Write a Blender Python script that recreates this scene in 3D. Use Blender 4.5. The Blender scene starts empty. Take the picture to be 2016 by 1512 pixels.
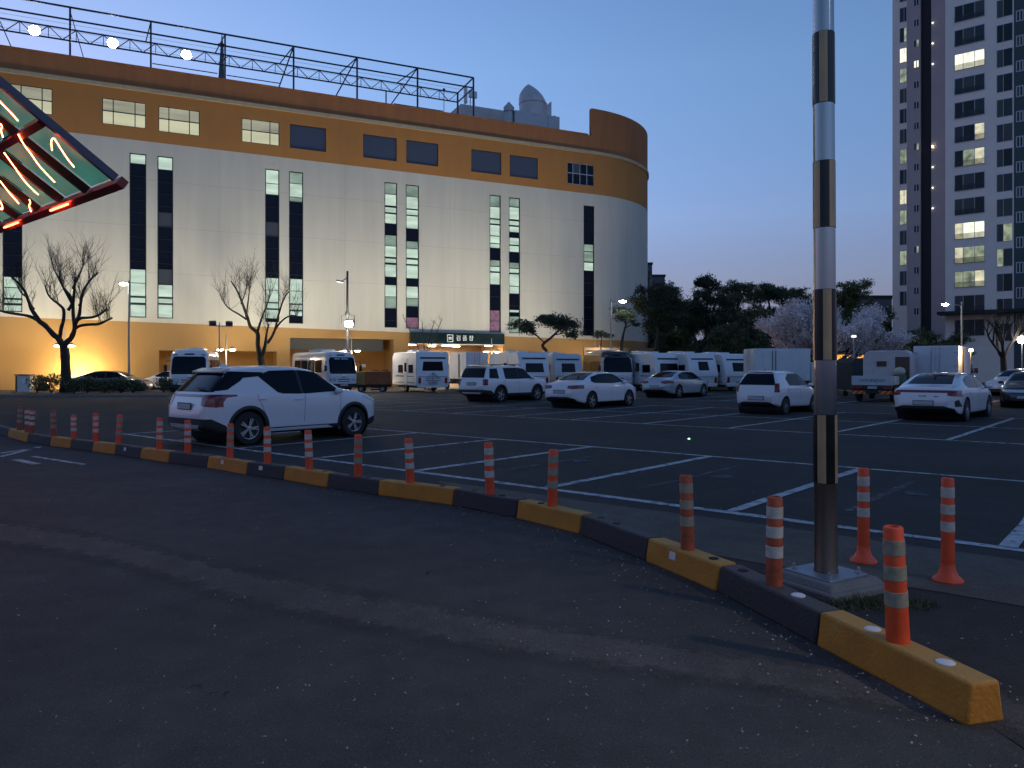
import bpy, bmesh, math, random
import numpy as np
from mathutils import Vector, Matrix
from mathutils.bvhtree import BVHTree

sc = bpy.context.scene
COL = sc.collection
PI = math.pi
R = math.radians
RND = random.Random(11)

# ------------------------------------------------------------------ camera
EYE, FPX, HOR = 1.55, 1500.0, 726.0          # eye height (m), focal length and horizon row of the 2016 x 1512 photograph
cam = bpy.data.cameras.new('camera')
cam_ob = bpy.data.objects.new('camera', cam)
COL.objects.link(cam_ob)
cam_ob.location = (0, 0, EYE)
cam_ob.rotation_euler = (PI / 2, 0, 0)
cam.sensor_width = 36
cam.lens = 36 * FPX / 2016
cam.shift_y = -(756 - HOR) / 2016
cam.clip_start = 0.05
cam.clip_end = 2000
sc.camera = cam_ob

# ------------------------------------------------------------------ dusk sky (the sun has just gone down: no sun lamp)
world = bpy.data.worlds.new('World')
sc.world = world
world.use_nodes = True
wn = world.node_tree
bg = wn.nodes['Background']
sky = wn.nodes.new('ShaderNodeTexSky')
sky.sky_type = 'NISHITA'
sky.sun_disc = False
sky.sun_elevation = R(1.5)
sky.sun_rotation = R(320)
sky.ozone_density = 3.0
sky.dust_density = 0.3
tc = wn.nodes.new('ShaderNodeTexCoord')
sx = wn.nodes.new('ShaderNodeSeparateXYZ')
rp = wn.nodes.new('ShaderNodeValToRGB')
rp.color_ramp.elements[0].position = 0.0
rp.color_ramp.elements[0].color = (0.85, 0.62, 0.86, 1)
rp.color_ramp.elements[1].position = 0.36
rp.color_ramp.elements[1].color = (1.28, 1.07, 1.12, 1)
e_ = rp.color_ramp.elements.new(0.14)
e_.color = (0.90, 0.68, 0.90, 1)
mx = wn.nodes.new('ShaderNodeMix')
mx.data_type = 'RGBA'
mx.blend_type = 'MULTIPLY'
mx.inputs[0].default_value = 1.0
wn.links.new(tc.outputs['Generated'], sx.inputs[0])
wn.links.new(sx.outputs[2], rp.inputs[0])
wn.links.new(sky.outputs[0], mx.inputs[6])
wn.links.new(rp.outputs[0], mx.inputs[7])
rf = wn.nodes.new('ShaderNodeMapRange')               # violet dusk haze low over the horizon, all the way round
rf.inputs[1].default_value = .02; rf.inputs[2].default_value = .19; rf.inputs[3].default_value = .95; rf.inputs[4].default_value = 0
hz = wn.nodes.new('ShaderNodeMix')
hz.data_type = 'RGBA'
hz.inputs[7].default_value = (.235, .315, .63, 1)
wn.links.new(sx.outputs[2], rf.inputs[0]); wn.links.new(rf.outputs[0], hz.inputs[0]); wn.links.new(mx.outputs[2], hz.inputs[6])
wn.links.new(hz.outputs[2], bg.inputs[0])
bg.inputs[1].default_value = 0.15
sc.view_settings.view_transform = 'Standard'
sc.view_settings.look = 'None'
sc.view_settings.gamma = 1.0
sc.view_settings.use_curve_mapping = False
sc.view_settings.exposure = 2.0
sc.cycles.use_denoising = True
sc.cycles.max_bounces = 6
sc.cycles.diffuse_bounces = 3
sc.cycles.glossy_bounces = 4
sc.cycles.transmission_bounces = 4
sc.cycles.transparent_max_bounces = 8
sc.cycles.sample_clamp_indirect = 4.0
sc.cycles.caustics_reflective = False
sc.cycles.caustics_refractive = False

# ------------------------------------------------------------------ pixel helpers (photograph pixels -> metres)
def gr(px, py):
    d = EYE * FPX / (py - HOR)
    return Vector(((px - 1008) / FPX * d, d, 0))
def at(px, py, d):
    return Vector(((px - 1008) / FPX * d, d, EYE + (HOR - py) / FPX * d))

# ------------------------------------------------------------------ scene helpers
def setp(o, label=None, cat=None, group=None, kind=None):
    if label: o['label'] = label
    if cat: o['category'] = cat
    if group: o['group'] = group
    if kind: o['kind'] = kind
    return o
def thing(name, label, cat, loc=(0, 0, 0), rz=0.0, group=None):
    o = bpy.data.objects.new(name, None)
    o.empty_display_size = 0.2
    COL.objects.link(o)
    o.location = loc
    o.rotation_euler = (0, 0, rz)
    return setp(o, label, cat, group)
def link(name, me, parent=None):
    o = bpy.data.objects.new(name, me)
    COL.objects.link(o)
    if parent is not None: o.parent = parent
    return o
def copy_tree(o, parent=None):
    c = o.copy()
    COL.objects.link(c)
    c.parent = parent
    for ch in o.children: copy_tree(ch, c)
    return c
def smooth_me(me, angle=None):
    me.polygons.foreach_set('use_smooth', [True] * len(me.polygons))
    if angle is not None:
        try: me.set_sharp_from_angle(angle=angle)
        except Exception: pass

class MB:
    def __init__(s): s.v = []; s.f = []
    def add(s, vs, fs):
        n = len(s.v); s.v += [tuple(p) for p in vs]
        s.f += [tuple(i + n for i in f) for f in fs]; return s
    def quad(s, a, b, c, d): return s.add((a, b, c, d), ((0, 1, 2, 3),))
    def poly(s, pts): return s.add(pts, (tuple(range(len(pts))),))
    def box(s, x0, y0, z0, x1, y1, z1):
        return s.add([(x0,y0,z0),(x1,y0,z0),(x1,y1,z0),(x0,y1,z0),(x0,y0,z1),(x1,y0,z1),(x1,y1,z1),(x0,y1,z1)],
                     [(0,3,2,1),(4,5,6,7),(0,1,5,4),(1,2,6,5),(2,3,7,6),(3,0,4,7)])
    def obox(s, c, ax, ay, az):
        c, ax, ay, az = Vector(c), Vector(ax), Vector(ay), Vector(az)
        p = [c + i*ax + j*ay + k*az for k in (-1, 1) for i, j in ((-1,-1),(1,-1),(1,1),(-1,1))]
        return s.add(p, [(0,3,2,1),(4,5,6,7),(0,1,5,4),(1,2,6,5),(2,3,7,6),(3,0,4,7)])
    def bar(s, p, q, w, h=None):
        p, q = Vector(p), Vector(q); d = q - p; L = d.length
        if L < 1e-6: return s
        d /= L; up = Vector((0,0,1)) if abs(d.z) < .95 else Vector((0,1,0))
        a = d.cross(up).normalized(); b = a.cross(d).normalized()
        return s.obox((p+q)/2, d*L/2, a*w/2, b*(h or w)/2)
    def path(s, pts, rad, n=8, caps=True):
        pts = [Vector(p) for p in pts]; m = len(pts)
        if not hasattr(rad, '__len__'): rad = [rad]*m
        rings = []; ref = None
        for i in range(m):
            d = (pts[min(i+1,m-1)] - pts[max(i-1,0)])
            d = d.normalized() if d.length > 1e-9 else Vector((0,0,1))
            if ref is None: ref = Vector((1,0,0)) if abs(d.x) < .8 else Vector((0,1,0))
            a = (ref - d*ref.dot(d))
            a = a.normalized() if a.length > 1e-6 else d.orthogonal().normalized()
            b = d.cross(a); ref = a
            rings.append([pts[i] + rad[i]*(math.cos(2*PI*k/n)*a + math.sin(2*PI*k/n)*b) for k in range(n)])
        vs = [p for r in rings for p in r]; fs = []
        for i in range(m-1):
            for k in range(n):
                fs.append((i*n+k, i*n+(k+1)%n, (i+1)*n+(k+1)%n, (i+1)*n+k))
        if caps:
            fs.append(tuple(range(n-1,-1,-1))); fs.append(tuple((m-1)*n+k for k in range(n)))
        return s.add(vs, fs)
    def tube(s, p, q, r0, r1=None, n=8, caps=True): return s.path([p,q], [r0, r0 if r1 is None else r1], n, caps)
    def lathe(s, prof, n=16, c=(0,0,0), caps=True, axis='z'):
        vs = []; fs = []; m = len(prof)
        for r, z in prof:
            for k in range(n):
                a = 2*PI*k/n; x, y = r*math.cos(a), r*math.sin(a)
                p = (x,y,z) if axis == 'z' else ((x,z,y) if axis == 'y' else (z,x,y))
                vs.append((p[0]+c[0], p[1]+c[1], p[2]+c[2]))
        for i in range(m-1):
            for k in range(n):
                f = (i*n+k, i*n+(k+1)%n, (i+1)*n+(k+1)%n, (i+1)*n+k)
                fs.append(f if axis != 'y' else f[::-1])
        if caps:
            fs.append(tuple(range(n-1,-1,-1))); fs.append(tuple((m-1)*n+k for k in range(n)))
        return s.add(vs, fs)
    def prism(s, poly, lo, hi, axis='z'):
        m = len(poly)
        def P3(p, h): return (p[0],p[1],h) if axis=='z' else ((p[0],h,p[1]) if axis=='y' else (h,p[0],p[1]))
        vs = [P3(p,lo) for p in poly] + [P3(p,hi) for p in poly]
        fs = [tuple(range(m-1,-1,-1)), tuple(range(m,2*m))] + [(i,(i+1)%m,m+(i+1)%m,m+i) for i in range(m)]
        return s.add(vs, fs)
    def blob(s, c, rx, ry, rz, nu=10, nv=6):
        prof = []
        vs = []; fs = []
        for j in range(nv+1):
            t = PI*j/nv - PI/2
            for k in range(nu):
                a = 2*PI*k/nu
                vs.append((c[0]+rx*math.cos(t)*math.cos(a), c[1]+ry*math.cos(t)*math.sin(a), c[2]+rz*math.sin(t)))
        for j in range(nv):
            for k in range(nu): fs.append((j*nu+k, j*nu+(k+1)%nu, (j+1)*nu+(k+1)%nu, (j+1)*nu+k))
        return s.add(vs, fs)
    def mesh(s, name, m, smooth=False, angle=None, fix=True):
        me = bpy.data.meshes.new(name)
        me.from_pydata(s.v, [], s.f)
        if fix:
            b = bmesh.new(); b.from_mesh(me); bmesh.ops.recalc_face_normals(b, faces=b.faces); b.to_mesh(me); b.free()
        if m is not None: me.materials.append(m)
        if smooth: smooth_me(me, R(40) if angle is None else angle)
        me.update(); return me
    def build(s, name, m, parent=None, smooth=False, bevel=0, seg=2, fix=True):
        o = link(name, s.mesh(name, m, smooth, fix=fix), parent)
        if bevel:
            b = o.modifiers.new('bevel', 'BEVEL'); b.width = bevel; b.segments = seg; b.limit_method = 'ANGLE'; b.angle_limit = R(35)
            smooth_me(o.data, R(30))
        return o
def box(name, m, parent, *a, bevel=0): return MB().box(*a).build(name, m, parent, bevel=bevel)

def text_mesh(name, body, size, m, parent, loc, rot, depth=0.004, align='CENTER', wide=1.0):
    cu = bpy.data.curves.new(name, 'FONT')
    cu.body = body; cu.size = size; cu.align_x = align; cu.align_y = 'CENTER'; cu.extrude = depth
    o = bpy.data.objects.new(name + '_tmp', cu); COL.objects.link(o)
    dg = bpy.context.evaluated_depsgraph_get()
    me = bpy.data.meshes.new_from_object(o.evaluated_get(dg))
    bpy.data.objects.remove(o); bpy.data.curves.remove(cu)
    me.materials.clear(); me.materials.append(m)
    t = link(name, me, parent); t.location = loc; t.rotation_euler = rot; t.scale = (wide, 1, 1)
    return t

def lamp(kind, parent, loc, energy, color=(1, .86, .66), size=.25, aim=None, spot=120, blend=.6, spread=None):
    l = bpy.data.lights.new('lamp_light', kind); l.energy = energy; l.color = color
    if kind == 'AREA':
        l.shape = 'DISK'; l.size = size
        if spread: l.spread = R(spread)
    else: l.shadow_soft_size = size
    if kind == 'SPOT': l.spot_size = R(spot); l.spot_blend = blend
    o = bpy.data.objects.new('lamp_light', l); COL.objects.link(o); o.parent = parent; o.location = loc
    if aim is not None:
        o.rotation_euler = (Vector(aim) - Vector(loc)).to_track_quat('-Z', 'Y').to_euler()
    return o

# ------------------------------------------------------------------ materials
MATS = {}
def P(name, col, rough=.6, metal=0.0, var=.14, scale=5.0, bump=0.0, bscale=60.0, emit=None, es=0.0, coat=0.0, spec=.5,
      trans=0.0, alpha=1.0, evar=0.0, escale=2.0, stretch=None):
    if name in MATS: return MATS[name]
    m = bpy.data.materials.new(name); m.use_nodes = True
    nt = m.node_tree; b = nt.nodes['Principled BSDF']
    b.inputs['Roughness'].default_value = rough
    b.inputs['Metallic'].default_value = metal
    b.inputs['Coat Weight'].default_value = coat
    b.inputs['Coat Roughness'].default_value = .05
    b.inputs['Specular IOR Level'].default_value = spec
    b.inputs['Transmission Weight'].default_value = trans
    b.inputs['Alpha'].default_value = alpha
    b.inputs['Base Color'].default_value = (*col, 1)
    c = nt.nodes.new('ShaderNodeTexCoord'); src = c.outputs['Object']
    if stretch:
        mp = nt.nodes.new('ShaderNodeMapping'); mp.inputs['Scale'].default_value = stretch
        nt.links.new(src, mp.inputs[0]); src = mp.outputs[0]
    if var:
        n = nt.nodes.new('ShaderNodeTexNoise'); n.inputs['Scale'].default_value = scale; n.inputs['Detail'].default_value = 6; n.inputs['Roughness'].default_value = .65
        nt.links.new(src, n.inputs[0])
        r = nt.nodes.new('ShaderNodeMapRange'); r.inputs[1].default_value = .25; r.inputs[2].default_value = .75
        r.inputs[3].default_value = 1 - var; r.inputs[4].default_value = 1 + var
        nt.links.new(n.outputs[0], r.inputs[0])
        x = nt.nodes.new('ShaderNodeVectorMath'); x.operation = 'SCALE'; x.inputs[0].default_value = col
        nt.links.new(r.outputs[0], x.inputs['Scale']); nt.links.new(x.outputs[0], b.inputs['Base Color'])
        q = nt.nodes.new('ShaderNodeMapRange'); q.inputs[1].default_value = .3; q.inputs[2].default_value = .7
        q.inputs[3].default_value = max(0, rough - .08); q.inputs[4].default_value = min(1, rough + .08)
        nt.links.new(n.outputs[0], q.inputs[0])
        if not coat: nt.links.new(q.outputs[0], b.inputs['Roughness'])
    if bump:
        n2 = nt.nodes.new('ShaderNodeTexNoise'); n2.inputs['Scale'].default_value = bscale; n2.inputs['Detail'].default_value = 3
        nt.links.new(src, n2.inputs[0])
        bp = nt.nodes.new('ShaderNodeBump'); bp.inputs['Strength'].default_value = bump; bp.inputs['Distance'].default_value = .02
        nt.links.new(n2.outputs[0], bp.inputs['Height']); nt.links.new(bp.outputs[0], b.inputs['Normal'])
    if emit:
        b.inputs['Emission Color'].default_value = (*emit, 1); b.inputs['Emission Strength'].default_value = es
        if evar:
            n3 = nt.nodes.new('ShaderNodeTexNoise'); n3.inputs['Scale'].default_value = escale; n3.inputs['Detail'].default_value = 4
            nt.links.new(src, n3.inputs[0])
            r3 = nt.nodes.new('ShaderNodeMapRange'); r3.inputs[1].default_value = .3; r3.inputs[2].default_value = .7
            r3.inputs[3].default_value = es*(1-evar); r3.inputs[4].default_value = es*(1+evar)
            nt.links.new(n3.outputs[0], r3.inputs[0]); nt.links.new(r3.outputs[0], b.inputs['Emission Strength'])
    MATS[name] = m
    return m

def asphalt(name, col, speck=.25, patch=.25):
    m = bpy.data.materials.new(name); m.use_nodes = True; nt = m.node_tree; b = nt.nodes['Principled BSDF']; L = nt.links.new
    c = nt.nodes.new('ShaderNodeTexCoord')
    def noise(s, d=5, r=.6):
        n = nt.nodes.new('ShaderNodeTexNoise'); n.inputs['Scale'].default_value = s; n.inputs['Detail'].default_value = d; n.inputs['Roughness'].default_value = r
        L(c.outputs['Object'], n.inputs[0]); return n.outputs[0]
    def rng(s, a, b_, lo, hi):
        r = nt.nodes.new('ShaderNodeMapRange'); r.inputs[1].default_value = a; r.inputs[2].default_value = b_; r.inputs[3].default_value = lo; r.inputs[4].default_value = hi
        L(s, r.inputs[0]); return r.outputs[0]
    def mul(a, b_):
        x = nt.nodes.new('ShaderNodeMath'); x.operation = 'MULTIPLY'; L(a, x.inputs[0]); L(b_, x.inputs[1]); return x.outputs[0]
    big = rng(noise(.35, 4), .3, .7, 1-patch, 1+patch)
    mid = rng(noise(3.5, 6, .7), .3, .7, .80, 1.20)
    fine = rng(noise(90, 2), .35, .65, 1-speck, 1+speck)
    v = nt.nodes.new('ShaderNodeTexVoronoi'); v.inputs['Scale'].default_value = 55; L(c.outputs['Object'], v.inputs['Vector'])
    st = rng(v.outputs['Distance'], 0, .30, 3.0, 1.0)
    vc = nt.nodes.new('ShaderNodeSeparateColor'); L(v.outputs['Color'], vc.inputs[0])
    gate = rng(vc.outputs[0], .62, .85, 0, 1)
    mxs = nt.nodes.new('ShaderNodeMix'); L(gate, mxs.inputs[0]); mxs.inputs[2].default_value = 1; L(st, mxs.inputs[3])
    x = nt.nodes.new('ShaderNodeVectorMath'); x.operation = 'SCALE'; x.inputs[0].default_value = col
    L(mul(mul(big, mid), mul(fine, mxs.outputs[0])), x.inputs['Scale']); L(x.outputs[0], b.inputs['Base Color'])
    b.inputs['Roughness'].default_value = .88
    b.inputs['Specular IOR Level'].default_value = .22
    bp = nt.nodes.new('ShaderNodeBump'); bp.inputs['Strength'].default_value = .8; bp.inputs['Distance'].default_value = .010
    L(noise(110, 3), bp.inputs['Height']); L(bp.outputs[0], b.inputs['Normal'])
    MATS[name] = m
    return m

M_road = asphalt('asphalt_road', (.062, .058, .055))
M_lot = asphalt('asphalt_lot', (.040, .036, .035))
M_litband = asphalt('asphalt_lit_band', (.100, .086, .078))  # paler asphalt tone standing in for lamp light between two shadows
M_gutter = asphalt('concrete_gutter', (.10, .088, .075), .2, .2)
M_white = P('car_white', (.75, .69, .70), .28, var=.03, coat=.8)
M_white2 = P('car_pearl', (.62, .63, .65), .3, var=.03, coat=.8)
M_silver = P('car_silver', (.42, .44, .47), .3, .35, var=.03, coat=.7)
M_grey = P('car_grey', (.10, .11, .12), .35, .3, var=.03, coat=.7)
M_blackcar = P('car_black', (.012, .013, .016), .25, var=.05, coat=.9)
M_glass = P('car_glass', (.004, .006, .011), .08, var=0, spec=.16)
M_glass2 = P('vehicle_glass', (.008, .010, .015), .08, var=0, spec=.35)
M_plast = P('black_plastic', (.018, .018, .019), .6, var=.15)
M_tyre = P('tyre_rubber', (.016, .016, .016), .8, var=.2, bump=.3, bscale=40)
M_rim = P('alloy_rim', (.55, .55, .57), .3, .9, var=.08)
M_chrome = P('bright_metal', (.7, .7, .72), .15, 1, var=.04)
M_red = P('tail_lamp_red', (.22, .008, .010), .18, var=.1, coat=.6)
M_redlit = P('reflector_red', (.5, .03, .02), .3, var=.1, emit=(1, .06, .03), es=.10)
M_amber = P('amber_lens', (.8, .28, .03), .25, var=.1)
M_clear = P('clear_lens', (.55, .58, .62), .12, .3, var=.05, coat=.6)
M_plate = P('number_plate', (.72, .73, .74), .45, var=.05)
M_ink = P('dark_ink', (.03, .03, .035), .5, var=0)
M_seam = P('panel_gap', (.02, .02, .022), .8, var=0)
M_steel = P('galvanised_steel', (.42, .43, .44), .45, .8, var=.15)
M_darksteel = P('dark_paint_steel', (.012, .016, .04), .5, .2, var=.15)
M_lamphot = P('lamp_lens_white', (.9, .9, .9), .4, var=0, emit=(1, .97, .88), es=14)
M_lampwarm = P('lamp_lens_warm', (.9, .85, .7), .4, var=0, emit=(1, .82, .50), es=7)
M_flood = P('flood_lens', (.9, .9, .9), .4, var=0, emit=(.95, .97, 1), es=22)
M_bark = P('bark', (.030, .024, .020), .9, var=.35, scale=14, bump=.8, bscale=30)
M_twig = P('twig', (.034, .027, .023), .9, var=.2)
M_pine = P('pine_needles', (.032, .048, .026), .8, var=.5, scale=1.2)
M_leaf = P('evergreen_leaves', (.058, .078, .036), .75, var=.5, scale=1.0)
M_leaf2 = P('spring_leaves', (.090, .125, .045), .7, var=.45, scale=1.0)
M_bloss = P('cherry_blossom', (.80, .69, .68), .8, var=.2, scale=1.5)
M_conc = P('concrete', (.15, .145, .14), .85, var=.25, scale=4, bump=.4, bscale=35)
M_orange = P('delineator_orange', (.72, .072, .016), .5, var=.22, scale=9)
M_orange2 = P('delineator_faded', (.34, .065, .025), .62, var=.45, scale=12)
M_band = P('reflective_white', (.46, .42, .36), .35, var=.28, scale=16)
M_band2 = P('reflective_grimy', (.27, .23, .16), .55, var=.4, scale=20)
# ================================================================== ground, lot, markings
U = Vector((.65, .76, 0)).normalized()                 # direction the stalls run
V = Vector((U.y, -U.x, 0))                             # along the rows
LOT0 = Vector((2.33, 8.19, 0))
LOTANG = math.atan2(U.y, U.x)
def lot(a, b, z=0.0):
    p = LOT0 + a*U + b*V; return Vector((p.x, p.y, z))

g = MB(); g.quad((-700,-300,0),(700,-300,0),(700,1200,0),(-700,1200,0))
setp(g.build('ground', M_road), kind='structure')

KERB = [gr(*p) for p in ((1905,1432),(1605,1270),(1410,1165),(1270,1105),(1140,1052),(1015,1020),(890,995),(743,975),(643,960),(557,945),
        (483,935),(407,921),(330,911),(275,903),(225,895),(180,889),(137,883),(97,878),(52,871),(14,860),(-30,848))]
lotm = MB()
lp = [Vector((p.x, p.y, 0)) for p in KERB]
nrm = []
poly = [(p.x + .10, p.y + .06, .004) for p in lp] + [(-40, 26, .004), (-75, 38, .004), (-60, 300, .004), (400, 300, .004), (400, -20, .004), (2.6, -20, .004), (2.15, 2.2, .004)]
lotm.poly(poly)
parking = setp(lotm.build('parking_lot', M_lot), kind='structure')

M_line = P('worn_road_paint', (.40, .41, .43), .8, var=.45, scale=7, bump=.3, bscale=80)
M_oldline = P('faded_road_paint', (.105, .105, .108), .85, var=.5, scale=9)
def break_up(m, lo, hi, scale):
    nt = m.node_tree; c = nt.nodes.new('ShaderNodeTexCoord'); n = nt.nodes.new('ShaderNodeTexNoise'); n.inputs['Scale'].default_value = scale; n.inputs['Detail'].default_value = 9; n.inputs['Roughness'].default_value = .78
    r = nt.nodes.new('ShaderNodeMapRange'); r.inputs[1].default_value = lo; r.inputs[2].default_value = hi
    nt.links.new(c.outputs['Object'], n.inputs[0]); nt.links.new(n.outputs[0], r.inputs[0]); nt.links.new(r.outputs[0], nt.nodes['Principled BSDF'].inputs['Alpha'])
break_up(M_line, .36, .50, 5.0); break_up(M_oldline, .40, .60, 5.0)
def strip_mesh(p, q, w, z, seg=.6, rag=.012, seed=0):
    rr = random.Random(seed); p, q = Vector(p), Vector(q); d = q - p; L = d.length; d /= L; n = Vector((-d.y, d.x, 0))
    k = max(1, int(L/seg)); m = MB(); A = []; B = []
    for i in range(k+1):
        c = p + d*(L*i/k); A.append(c + n*(w/2 + rr.uniform(-rag, rag))); B.append(c - n*(w/2 + rr.uniform(-rag, rag)))
    for i in range(k):
        m.quad((A[i].x,A[i].y,z),(B[i].x,B[i].y,z),(B[i+1].x,B[i+1].y,z),(A[i+1].x,A[i+1].y,z))
    return m
def line(a0, b0, a1, b1, w=.12, m=None, z=.009, seed=0):
    return strip_mesh(lot(a0,b0), lot(a1,b1), w, z, seed=seed).build('parking_line', m or M_line, parking, fix=False)
line(0, -15.5, 0, 12, .13, seed=1)
line(4.75, -17, 4.75, 30, .11, seed=2)
k_ = 0
for i in range(-6, 6):
    k_ += 1; line(.08, i*2.52, 4.68, i*2.52, .14 if i > -4 else .12, z=.0105, seed=k_)
    if i in (-3, -2, -1, 0): line(.9, i*2.52 + .95, 3.7, i*2.52 + .95, .10, M_oldline, z=.0075, seed=k_ + 50)
for (a0, a1, lo, hi) in ((10.9, 20.5, -36, 40), (26.6, 36.2, -34, 40)):
    line(a0, lo, a0, hi, .11, seed=int(a0)); line((a0+a1)/2, lo, (a0+a1)/2, hi, .11, seed=int(a0)+1); line(a1, lo, a1, hi, .11, seed=int(a0)+2)
    for i in range(int(lo/2.52), int(hi/2.52)+1):
        k_ += 1; line(a0+.07, i*2.52, a1-.07, i*2.52, .12, z=.0105, seed=k_)
# wheel-stop pads and manhole-like dim patches seen in the near stalls
for (px, py) in ((1145, 908), (1422, 939), (1808, 973), (900, 872), (915, 890)):
    p = gr(px, py); MB().lathe([(.16, .0085), (.15, .011)], 14, (p.x, p.y, 0)).build('marker_disc', M_oldline, parking)

# gutter strip between the stalls and the kerb, and a lighter ribbon painting the lamp-lit band across the road
gm = MB(); rr = random.Random(3); A = []; B = []
for i in range(26):
    b = -4 + i*.8; t = min(1, (b + 4)/4.0)
    A.append(lot(-.42 + rr.uniform(-.03, .03), b, .008)); B.append(lot(-.5 - 1.35*t + rr.uniform(-.05, .05), b, .008))
for i in range(25): gm.quad(A[i], B[i], B[i+1], A[i+1])
setp(gm.build('gutter_pavement', M_gutter), kind='structure')
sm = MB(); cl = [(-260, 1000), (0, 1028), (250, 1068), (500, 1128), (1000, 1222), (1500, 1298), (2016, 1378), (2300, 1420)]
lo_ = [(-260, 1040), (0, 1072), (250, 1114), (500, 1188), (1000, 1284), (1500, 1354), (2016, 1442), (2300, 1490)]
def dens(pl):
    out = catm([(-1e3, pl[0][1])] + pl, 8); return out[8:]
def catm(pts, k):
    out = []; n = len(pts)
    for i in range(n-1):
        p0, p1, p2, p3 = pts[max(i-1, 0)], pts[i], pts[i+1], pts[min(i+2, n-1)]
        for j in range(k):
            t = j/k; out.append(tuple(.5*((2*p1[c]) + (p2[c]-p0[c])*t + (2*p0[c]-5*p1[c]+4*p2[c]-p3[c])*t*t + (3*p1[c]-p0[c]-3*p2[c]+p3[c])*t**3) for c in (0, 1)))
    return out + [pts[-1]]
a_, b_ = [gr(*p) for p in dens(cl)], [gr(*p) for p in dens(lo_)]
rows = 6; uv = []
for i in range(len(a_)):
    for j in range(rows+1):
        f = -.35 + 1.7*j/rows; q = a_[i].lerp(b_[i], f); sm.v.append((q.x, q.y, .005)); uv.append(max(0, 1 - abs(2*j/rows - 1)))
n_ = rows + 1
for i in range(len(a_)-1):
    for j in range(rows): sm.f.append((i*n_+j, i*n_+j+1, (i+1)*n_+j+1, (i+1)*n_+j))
so = sm.build('painted_light_band', M_litband, fix=False); setp(so, kind='structure')
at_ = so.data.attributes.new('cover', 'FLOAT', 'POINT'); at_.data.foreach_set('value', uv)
nt = M_litband.node_tree; pb_n = nt.nodes['Principled BSDF']                 # the painted light band frays out into the asphalt
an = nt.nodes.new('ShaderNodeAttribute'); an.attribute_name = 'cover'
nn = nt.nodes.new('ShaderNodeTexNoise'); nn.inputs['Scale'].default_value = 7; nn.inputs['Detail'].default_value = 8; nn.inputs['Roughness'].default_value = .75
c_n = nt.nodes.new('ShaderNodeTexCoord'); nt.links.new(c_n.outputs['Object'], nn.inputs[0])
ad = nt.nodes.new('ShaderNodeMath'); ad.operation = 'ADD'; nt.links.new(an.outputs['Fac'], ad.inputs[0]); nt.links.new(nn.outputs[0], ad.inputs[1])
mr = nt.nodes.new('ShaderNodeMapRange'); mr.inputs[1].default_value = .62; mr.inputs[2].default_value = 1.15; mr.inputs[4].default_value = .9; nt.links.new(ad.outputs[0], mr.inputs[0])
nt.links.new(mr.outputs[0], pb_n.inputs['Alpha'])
# faded white paint on the road at the far left, by the kerb's end
roadpaint = MB()
for (p, q, w) in (((0, 893), (75, 882), .12), ((0, 900), (78, 880), .10), ((30, 905), (72, 914), .14), ((64, 899), (165, 915), .10)):
    s_ = strip_mesh(gr(*p), gr(*q), w, .006, seed=int(p[1])); roadpaint.add(s_.v, s_.f)
setp(roadpaint.build('road_marking', M_line, fix=False), kind='structure')

# fallen petals on the road
petal = MB(); rp_ = random.Random(5)
def scatter(n, fn, s0, s1):
    for _ in range(n):
        p = fn(); a = rp_.uniform(0, 6.28); s = rp_.uniform(s0, s1); t = rp_.uniform(.5, .9)
        dx, dy = math.cos(a)*s, math.sin(a)*s
        petal.quad((p[0]-dx, p[1]-dy, .012), (p[0]+dy*t, p[1]-dx*t, .013), (p[0]+dx, p[1]+dy, .018), (p[0]-dy*t, p[1]+dx*t, .013))
scatter(560, lambda: (rp_.gauss(.5, 1.5), rp_.uniform(2.4, 5.2)), .003, .0075)
def along_kerb():
    i = rp_.randrange(0, 8); t = rp_.random(); p = KERB[i].lerp(KERB[i+1], t); d = abs(rp_.gauss(0, .28)) + .03
    return (p.x - d*.75, p.y - d*.55)
scatter(380, along_kerb, .004, .011)
scatter(260, lambda: (rp_.uniform(-6, 3), rp_.uniform(4, 12)), .006, .012)
M_petal = P('petal', (.34, .28, .28), .8, var=.4, scale=.7)
setp(petal.build('fallen_petals', M_petal, fix=False), 'pale fallen petals scattered over the dark asphalt along the kerb', 'petals', kind='stuff')
lm = MB()
for (px, py) in ((377, 1355), (430, 1368), (850, 1130)):
    p = gr(px, py)
    for k in range(5):
        q = p + Vector((rp_.uniform(-.05, .05), rp_.uniform(-.03, .03), 0)); s = rp_.uniform(.008, .02)
        lm.quad((q.x-s, q.y, .008), (q.x, q.y-s*.6, .010), (q.x+s, q.y, .02), (q.x, q.y+s*.6, .012))
setp(lm.build('leaf_litter', P('dead_leaf', (.012, .010, .009), .9, var=.2), fix=False), 'small dark dead leaves lying on the foreground asphalt', 'leaves', kind='stuff')

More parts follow.
